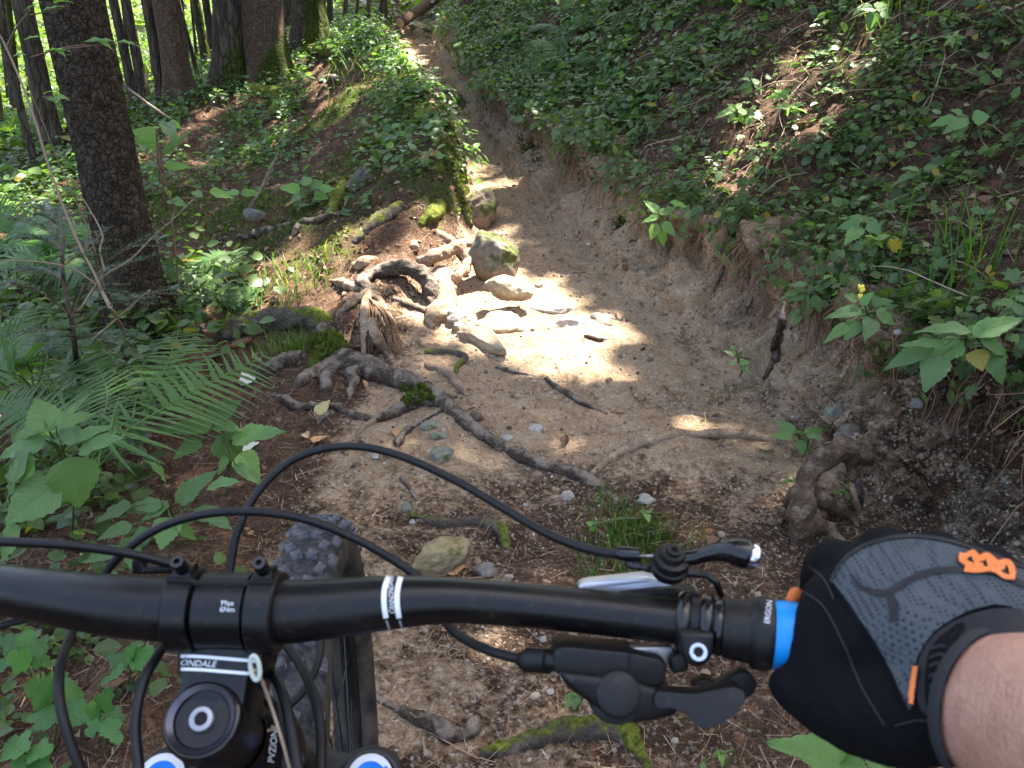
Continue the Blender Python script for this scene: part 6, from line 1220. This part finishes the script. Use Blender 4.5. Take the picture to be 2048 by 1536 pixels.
bpart('brake_disc', mesh1('brake_disc', lathe([(.07, -.041), (.09, -.041), (.09, -.043), (.07, -.043), (.07, -.041)], WX, HUB, 64), M_blackp))
# --- cables and hoses
pxtube('cable', [(455, 1180, .50), (463, 1120, .505), (476, 1060, .51), (515, 985, .52), (585, 920, .525), (680, 893, .525), (780, 905, .52), (900, 955, .505), (1000, 1012, .485), (1100, 1070, .46), (1190, 1102, .44), (1250, 1109, .43)], .0026, M_blackp)
pxtube('brake_hose', [(165, 1545, .42), (143, 1490, .42), (120, 1405, .425), (122, 1330, .44), (150, 1250, .47), (195, 1170, .48), (240, 1112, .485), (310, 1060, .49), (400, 1030, .495), (500, 1023, .495), (600, 1036, .49), (700, 1072, .485), (790, 1122, .475), (850, 1170, .465), (900, 1255, .45), (970, 1298, .43), (1055, 1322, .42)], .0026, M_blackp, n=110)
pxtube('left_hose', [(-200, 1075, .47), (0, 1083, .47), (130, 1090, .47), (250, 1106, .475), (340, 1128, .48), (420, 1160, .485), (520, 1230, .49), (580, 1300, .47), (618, 1365, .45), (640, 1450, .43), (642, 1545, .41)], .0027, M_blackp, n=90)
pxtube('cable', [(395, 1150, .49), (360, 1240, .47), (322, 1300, .44), (287, 1365, .425), (271, 1450, .415), (279, 1545, .405)], .0026, M_blackp)
pxtube('left_lever_cable', [(-120, 1300, .46), (0, 1252, .455), (70, 1232, .46), (200, 1180, .47)], .0022, M_blackp)
pxtube('cable', [(500, 1290, .46), (545, 1345, .44), (575, 1420, .42), (598, 1545, .40)], .0027, M_blackp)
pxtube('thin_cable', [(508, 1340, .40), (525, 1365, .41), (545, 1420, .415), (570, 1500, .41), (585, 1560, .405)], .0009, M_bronze)
pxtube('brake_hose', [(640, 1270, .53), (636, 1325, .52), (600, 1390, .51), (545, 1430, .50), (490, 1455, .49)], .0026, M_blackp)
pxtube('cable', [(455, 1180, .50), (470, 1260, .49), (520, 1380, .47), (556, 1420, .46), (570, 1545, .45)], .0024, M_blackp)
slab('cable_guide', [(262, 1120), (285, 1118), (288, 1138), (350, 1128), (372, 1136), (370, 1148), (262, 1150)], .478, .008, M_blackp, .0015)
# --- right controls: remote lever on top, brake, shifter below, lock-on grip
def axis_tube(name, px0, px1, r, mat, parent=None, seg=40):
    (q0, T0), (q1, T1) = bar_at(px0), bar_at(px1); r = np.array(r, float); P_ = np.array([q0*(1-u)+q1*u for u in np.linspace(0, 1, len(r))]); me = mesh1(name, tube(P_, r, seg), mat, sharp=30); return bpart(name, me, parent)
CL = axis_tube('brake_clamp', 1361, 1386, [.0135, .0150, .0155, .0155, .0150, .0135], M_gloss)
axis_tube('clamp_band', 1409, 1433, [.0135, .0150, .0155, .0155, .0150, .0135], M_gloss, CL); axis_tube('clamp_core', 1380, 1415, [.0128, .0128], M_blackp, CL)
slab('clamp_tab', [(1361, 1265), (1431, 1268), (1427, 1309), (1417, 1329), (1397, 1337), (1375, 1330), (1365, 1311)], .392, .02, M_blackp, .0022, CL)
bpos = bat(1397, 1304, .391); vw = (Vector((0, 0, CAMZ))-at(1397, 1304, .391)).normalized()
bpart('clamp_bolt', mesh1('clamp_bolt', lathe([(.0044, -.003), (.0044, .001), (.0040, .0016), (.0026, .0016), (.0022, .0012), (.0022, -.002), (.0001, -.002)], vw, bpos, 32), M_alu), CL); bpart('bolt_hole', mesh1('bolt_hole', lathe([(.0021, .0006), (.0001, .0002)], vw, bpos, 6), M_dark), CL)
slab('brake_reservoir', [(1156, 1182), (1160, 1168), (1180, 1163), (1292, 1151), (1325, 1160), (1347, 1172), (1342, 1196), (1240, 1190)], .442, .012, newmat('satin_silver', (.6, .64, .7), .32, .55), .003)
slab('reservoir_stripe', [(1166, 1173), (1294, 1160), (1300, 1164), (1175, 1178)], .4415, .002, newmat('grey_line', (.38, .40, .45), .4), .0004)
slab('brake_body', [(1235, 1188), (1346, 1176), (1400, 1185), (1400, 1215), (1300, 1214)], .436, .016, M_blackp, .002)
# upper remote lever
slab('remote_arm', [(1250, 1117), (1281, 1122), (1287, 1131), (1330, 1132), (1368, 1133), (1392, 1143), (1420, 1146), (1440, 1162), (1452, 1196), (1440, 1200), (1430, 1172), (1410, 1157), (1330, 1157), (1293, 1143), (1252, 1139)], .428, .008, M_gloss, .0018)
axis = Vector((.08, -.25, .95)); pv = bat(1340, 1128, .425)
bpart('remote_pivot', mesh1('remote_pivot', lathe([(.0001, .0095), (.0055, .0095), (.0062, .0085), (.0062, .006), (.0088, .0055), (.0092, .004), (.0092, .0015), (.0080, .001), (.0098, .0), (.0098, -.003), (.0085, -.006), (.0001, -.006)], axis, pv, 36), M_blackp))
bpart('pivot_bolt', mesh1('pivot_bolt', lathe([(.0001, .0098), (.0014, .0098), (.0018, .0112), (.0034, .0112), (.0038, .009)], axis, pv, 20), M_blackp))
rl = [bat(1352, 1120, .424), bat(1392, 1114, .421), bat(1425, 1106, .418), bat(1455, 1103, .415), bat(1482, 1106, .413), bat(1503, 1113, .412)]
V, F = tube(catmull(rl, 40), np.interp(np.linspace(0, 1, 40), [0, .25, .5, .7, .88, 1], [.0042, .0036, .0046, .0070, .0076, .0066]), 20); V = V.reshape(-1, 3)
lv = mesh1('remote_lever', (V, F), M_gloss, sharp=50); RL = bpart('remote_lever', lv)
tipc = bat(1500, 1112, .4115); td = (Vector(rl[-1])-Vector(rl[-2])).normalized(); bpart('chrome_tip', mesh1('chrome_tip', lathe([(.0068, -.002), (.0070, .001), (.0060, .003), (.003, .0042), (.0001, .0046)], td, Vector(rl[-1]), 28), M_alu), RL)
pxtube('cable_stop', [(1234, 1106, .431), (1250, 1108, .430), (1280, 1110, .428)], [.0036, .0040, .0040, .0034], M_gloss, n=12, seg=20)
pxtube('inner_wire', [(1278, 1112, .427), (1310, 1112, .426)], .0007, M_steel, n=6, seg=6)
slab('cable_stop_post', [(1262, 1114), (1282, 1114), (1282, 1132), (1258, 1132)], .428, .006, M_gloss, .001)
axis_tube('inner_ring', 1440, 1462, [.0130, .0138, .0138, .0130], M_gloss)
axis_tube('grip_shoulder', 1462, 1512, [.0140, .0148, .0146, .0150], M_blackp)
LR = axis_tube('lock_ring', 1508, 1556, [.0150, .0170, .0175, .0175, .0175, .0165], M_blackp); V2, F2 = text2d('ERGON', 16, 1537, 1224, -math.pi/2+.12, 0, .85); on_surface('lettering', V2, F2, bvh_of(LR.data), BO, .0003, M_white, LR)
axis_tube('blue_collar', 1553, 1610, [.0160, .0166, .0168, .0168, .0166], M_blue); axis_tube('grip', 1605, 2120, [.0158, .0162, .0160, .0162, .0160, .0165, .0150], M_rubber)
# shifter
SH = slab('shifter_body', [(1107, 1306), (1112, 1299), (1130, 1295), (1254, 1306), (1322, 1320), (1334, 1329), (1331, 1366), (1312, 1373), (1228, 1361), (1111, 1348), (1106, 1332)], .402, .022, M_blackp, .0035)
slab('shifter_seam', [(1258, 1308), (1262, 1309), (1261, 1364), (1257, 1363)], .4014, .004, M_dark, 0, SH)
slab('shifter_plate', [(1211, 1297), (1345, 1293), (1357, 1328), (1340, 1332), (1270, 1314)], .412, .006, newmat('dull_alloy', (.38, .38, .38), .4, .8), .0012, SH)
slab('shifter_housing', [(1115, 1345), (1260, 1362), (1312, 1378), (1361, 1404), (1358, 1433), (1309, 1446), (1254, 1451), (1202, 1433), (1176, 1407), (1137, 1381)], .398, .03, M_blackp, .006, SH)
dp = bat(1237, 1388, .397); dv = Vector((0, -.55, .55)).normalized()
bpart('shifter_dial', mesh1('shifter_dial', lathe([(.0001, .001), (.009, .001), (.0105, .0), (.0110, -.004), (.0135, -.005), (.014, -.010)], dv, dp, 40), M_blackp), SH)
slab('shifter_paddle', [(1312, 1384), (1350, 1385), (1387, 1387), (1420, 1381), (1456, 1374), (1482, 1378), (1492, 1394), (1482, 1417), (1462, 1436), (1436, 1452), (1412, 1457), (1392, 1452), (1374, 1430), (1342, 1418), (1312, 1416)], .388, .010, M_blackp, .0035, SH, 40, tilt=(-.006, -.01))
slab('release_lever', [(1391, 1384), (1404, 1361), (1439, 1368), (1462, 1355), (1485, 1345), (1505, 1352), (1514, 1371), (1505, 1389), (1484, 1396)], .402, .009, M_blackp, .003, SH, 30)
slab('brake_mount_link', [(1340, 1318), (1378, 1300), (1378, 1345), (1345, 1350)], .405, .014, M_blackp, .002, SH)
pxtube('barrel_adjuster', [(1036, 1317, .416), (1050, 1319, .414), (1054, 1320, .413), (1075, 1321, .411), (1096, 1322, .409), (1100, 1322, .408), (1112, 1323, .407)], [.0032, .0036, .0062, .0058, .0062, .0046, .0046], M_blackp, n=30, seg=18)
# ------------------------------------------------------------------ rider's right arm and gloved hand on the grip
M_skin = newmat('skin', (.42, .22, .15), .5, spec=.4); t = NT(M_skin); M_skin.node_tree.nodes['Principled BSDF'].inputs['Subsurface Weight'].default_value = .12; M_skin.node_tree.nodes['Principled BSDF'].inputs['Subsurface Radius'].default_value = (.01, .004, .002)
nz = t.math('ADD', t.math('MULTIPLY', t.noise(22, 5), .6), t.math('MULTIPLY', t.noise(150, 4), .4)); t.base(t.mix(t.math('MULTIPLY', t.math('GREATER_THAN', t.sep(t.vor(240, out='Color'))[0], .96), .25), t.mix(t.ramp(nz, [(.36, 0.), (.64, 1.)]), (.54, .30, .215), (.40, .195, .135)), (.2, .09, .05))); t.norm(t.bump(t.math('ADD', t.noise(420, 4), t.math('MULTIPLY', t.vor(500), .5)), .4, .002))
M_glove = newmat('black_knit', (.0032, .0032, .0045), .9, spec=.2); t = NT(M_glove); t.norm(t.bump(t.math('ADD', t.math('MULTIPLY', t.noise(700, 2), .4), t.noise(60, 5, .6)), .6, .006))
M_mesh = newmat('grey_mesh', (.11, .135, .155), .85, spec=.25); t = NT(M_mesh); v = t.vor(430, t.co((1, 1, 1)), rnd=.12); t.base(t.mix(t.ramp(v, [(.18, 1.), (.42, 0.)]), (.072, .086, .097), (.020, .025, .031))); t.norm(t.bump(v, .8, .0015))
M_orange = newmat('orange_print', (.85, .22, .05), .6); M_trim = newmat('dark_trim', (.010, .010, .014), .75); M_cuff = newmat('grey_binding', (.02, .021, .024), .85)
PO = at(1960, 1420, .34); PER = thing('person', "cyclist's right arm, hand in grey and black glove gripping the handlebar", 'person', None, PO); po = np.array(PO)
def pat(px, py, d): return at(px, py, d)-PO
def capsule_chain(mb, pts):
    C = catmull([pat(*p[:3]) for p in pts], 6*len(pts)); R = np.interp(np.linspace(0, 1, len(C)), np.linspace(0, 1, len(pts)), [p[3] for p in pts]); V, F = tube(C, R, 18); mb.add(V, F)
    for e, k in ((0, 0), (-1, -1)):
        bm = bmesh.new(); bmesh.ops.create_icosphere(bm, subdivisions=2, radius=R[k]); V = np.array([v.co[:] for v in bm.verts])+C[k]; F = np.array([[v.index for v in f.verts] for f in bm.faces]); bm.free(); mb.add(V, F)
# arm: one body from wrist to upper arm, running out of the picture
mb = MB(); capsule_chain(mb, [(1948, 1396, .342, .021), (1972, 1408, .338, .0285), (2060, 1442, .318, .0335), (2200, 1512, .29, .038), (2400, 1640, .255, .043)]); arm_end = pat(2400, 1640, .255)
E1 = arm_end; E2 = Vector((.36, -.12, 1.02))-PO; E3 = Vector((.30, -.35, 1.30))-PO; C = catmull([E1, E1.lerp(E2, .5)+Vector((.0, 0, -.005)), E2, E2.lerp(E3, .5), E3], 30); V, F = tube(C, np.linspace(.042, .052, 30), 18); mb.add(V, F)
obj('arm', union('arm', mb, .003, [M_skin], 8), PER)
# glove: back of the hand, four fingers curled round the grip, thumb below
mb = MB()
for (kx, ky, kd), r_, wv in [((1672, 1128, .408), .0125, (1880, 1330, .358)), ((1770, 1106, .402), .0130, (1908, 1335, .352)), ((1872, 1112, .395), .0125, (1945, 1335, .345)), ((1975, 1138, .386), .0118, (1985, 1330, .338)), ((2052, 1185, .378), .0118, (2020, 1330, .332))]:
    capsule_chain(mb, [(*wv, .0165), ((wv[0]+kx)/2-8, (wv[1]+ky)/2-14, (wv[2]+kd)/2-.006, .0155), (kx, ky, kd, r_+.001)])
capsule_chain(mb, [(1700, 1200, .392, .018), (1780, 1185, .386, .019), (1870, 1190, .378, .019), (1930, 1220, .368, .017)])
capsule_chain(mb, [(1730, 1290, .374, .020), (1820, 1270, .364, .022), (1900, 1290, .356, .020)])
capsule_chain(mb, [(1905, 1350, .350, .0245), (1962, 1398, .338, .0285), (1980, 1408, .3345, .0295)])
# thumb side: thenar, thumb under the grip, web
capsule_chain(mb, [(1890, 1412, .347, .0225), (1800, 1424, .356, .023), (1710, 1418, .366, .0195), (1640, 1398, .376, .0150), (1580, 1372, .384, .0105)])
capsule_chain(mb, [(1655, 1200, .392, .0125), (1650, 1270, .386, .0150), (1655, 1340, .380, .0160), (1690, 1400, .370, .0165)])
capsule_chain(mb, [(1720, 1230, .384, .018), (1730, 1310, .376, .019), (1790, 1370, .364, .0205), (1860, 1400, .354, .021)])
hand = union('glove', mb, .0022, [M_glove], 14, lambda co: .0005*fbm((co+po)*90, 3))
GL = obj('glove', hand, PER); gl_bvh = bvh_of(hand)
for k, (kx, ky, kd, r_) in enumerate([(1672, 1128, .408, .0118), (1770, 1106, .402, .0122), (1872, 1112, .395, .0118), (1975, 1138, .386, .0108)]):
    mb = MB(); capsule_chain(mb, [(kx, ky, kd, r_), (kx-22, ky+8, kd+.026, r_*.97), (kx-34, ky+62, kd+.044, r_*.9), (kx-32, ky+122, kd+.040, r_*.86), (kx-20, ky+172, kd+.022, r_*.78)])
    obj('glove_finger', union('glove_finger', mb, .002, [M_glove], 6), PER)
def patch_px(poly, step=5, smoothn=60):
    q = catmull(np.array([(a, b, 0) for a, b in poly], float), smoothn, True)[:, :2]
    bm = bmesh.new(); vs = [bm.verts.new((x, y, 0)) for x, y in q]; bm.faces.new(vs); bmesh.ops.triangulate(bm, faces=bm.faces[:])
    x0, y0 = q.min(0); x1, y1 = q.max(0)
    for k in np.arange(x0+step, x1, step): bmesh.ops.bisect_plane(bm, geom=bm.verts[:]+bm.edges[:]+bm.faces[:], plane_co=(k, 0, 0), plane_no=(1, 0, 0))
    for k in np.arange(y0+step, y1, step): bmesh.ops.bisect_plane(bm, geom=bm.verts[:]+bm.edges[:]+bm.faces[:], plane_co=(0, k, 0), plane_no=(0, 1, 0))
    bmesh.ops.triangulate(bm, faces=bm.faces[:]); bm.verts.index_update(); V = np.array([v.co[:2] for v in bm.verts]); F = np.array([[v.index for v in f.verts] for f in bm.faces]); bm.free(); return V, F
def patch(name, poly, off, mat, parent=None, step=6):
    V2, F2 = patch_px(poly, step); return on_surface(name, V2, F2, gl_bvh, PO, off, mat, parent or GL)
patch('back_panel', [(1664, 1165), (1690, 1128), (1735, 1098), (1800, 1082), (1870, 1086), (1950, 1108), (2060, 1150), (2060, 1222), (1990, 1212), (1915, 1235), (1862, 1272), (1832, 1335), (1822, 1420), (1800, 1380), (1762, 1300), (1715, 1230)], .0011, M_mesh)
patch('wrist_panel', [(1838, 1330), (1868, 1272), (1925, 1238), (1995, 1220), (2060, 1228), (2060, 1262), (1990, 1285), (1940, 1330), (1905, 1400), (1890, 1440), (1850, 1425), (1836, 1390)], .0010, M_trim)
patch('wrist_strap', [(1868, 1300), (1900, 1262), (1926, 1250), (1930, 1262), (1905, 1310), (1892, 1380), (1876, 1425), (1860, 1410), (1858, 1350)], .0019, M_glove)
for path, w, mt in [([(1703, 1152), (1728, 1180), (1765, 1192), (1790, 1184), (1840, 1155), (1900, 1145), (1980, 1150), (2056, 1180)], 13, M_trim), ([(1778, 1192), (1788, 1215), (1792, 1245)], 18, M_trim), ([(1664, 1168), (1692, 1122), (1735, 1094), (1800, 1078), (1870, 1082), (1950, 1103), (2056, 1144)], 7, M_trim), ([(1668, 1170), (1715, 1235), (1762, 1304), (1800, 1385), (1820, 1425)], 6, M_glove)]:
    V2, F2 = quadstrip(path, w, 60, [.3, 1, 1, 1, .9] if w > 8 else None); on_surface('seam', V2, F2, gl_bvh, PO, .0017, mt, GL)
for path in [[(1600, 1178), (1648, 1215), (1690, 1290), (1722, 1370), (1770, 1450)], [(1588, 1225), (1575, 1290), (1562, 1340)], [(1620, 1130), (1652, 1165), (1668, 1200)], [(1790, 1450), (1840, 1440), (1880, 1450)]]:
    V2, F2 = quadstrip(path, 3.5, 50); on_surface('stitched_seam', V2, F2, gl_bvh, PO, .0007, M_cuff, GL)
for path, w in [([(1914, 1120), (1930, 1122), (1946, 1116), (1958, 1128), (1975, 1122), (1990, 1136), (2010, 1134), (2024, 1160)], 13), ([(1918, 1126), (1940, 1140), (1966, 1142)], 12), ([(1928, 1148), (1960, 1150), (1985, 1148), (2005, 1162), (2026, 1164)], 10), ([(1975, 1126), (1985, 1150), (2004, 1142)], 10), ([(1946, 1118), (1958, 1140), (1970, 1150)], 10)]:
    V2, F2 = quadstrip(path, w, 40); on_surface('orange_logo', V2, F2, gl_bvh, PO, .0026, M_orange, GL)
V2, F2 = quadstrip([(1841, 1336), (1834, 1370), (1826, 1408)], 11, 24); on_surface('orange_tab', V2, F2, gl_bvh, PO, .0026, M_orange, GL)
for k in range(7):
    V2, F2 = quadstrip([(1868, 1306+k*17), (1886-k*1.5, 1300+k*17), (1898-k*2.5, 1303+k*17)], 5, 14); on_surface('embossed_rib', V2, F2, gl_bvh, PO, .0027, M_trim, GL)
cuff = [pat(1998+34*math.cos(a)*0, 1400, .33) for a in (0,)]
# cuff: a band round the wrist
w0 = pat(1975, 1412, .335); wd = (pat(2100, 1458, .310)-w0).normalized(); V, F = tube(np.array([w0-wd*.0002, w0+wd*.001, w0+wd*.0045, w0+wd*.006]), [.0308, .0322, .0326, .0316], 48, False)
obj('cuff', mesh1('cuff', (V, F), M_cuff), PER)
mb = MB(); capsule_chain(mb, [(1592, 1188, .425, .0036), (1583, 1200, .422, .003)]); obj('finger_tab', mb.mesh('finger_tab', [M_orange]), PER)
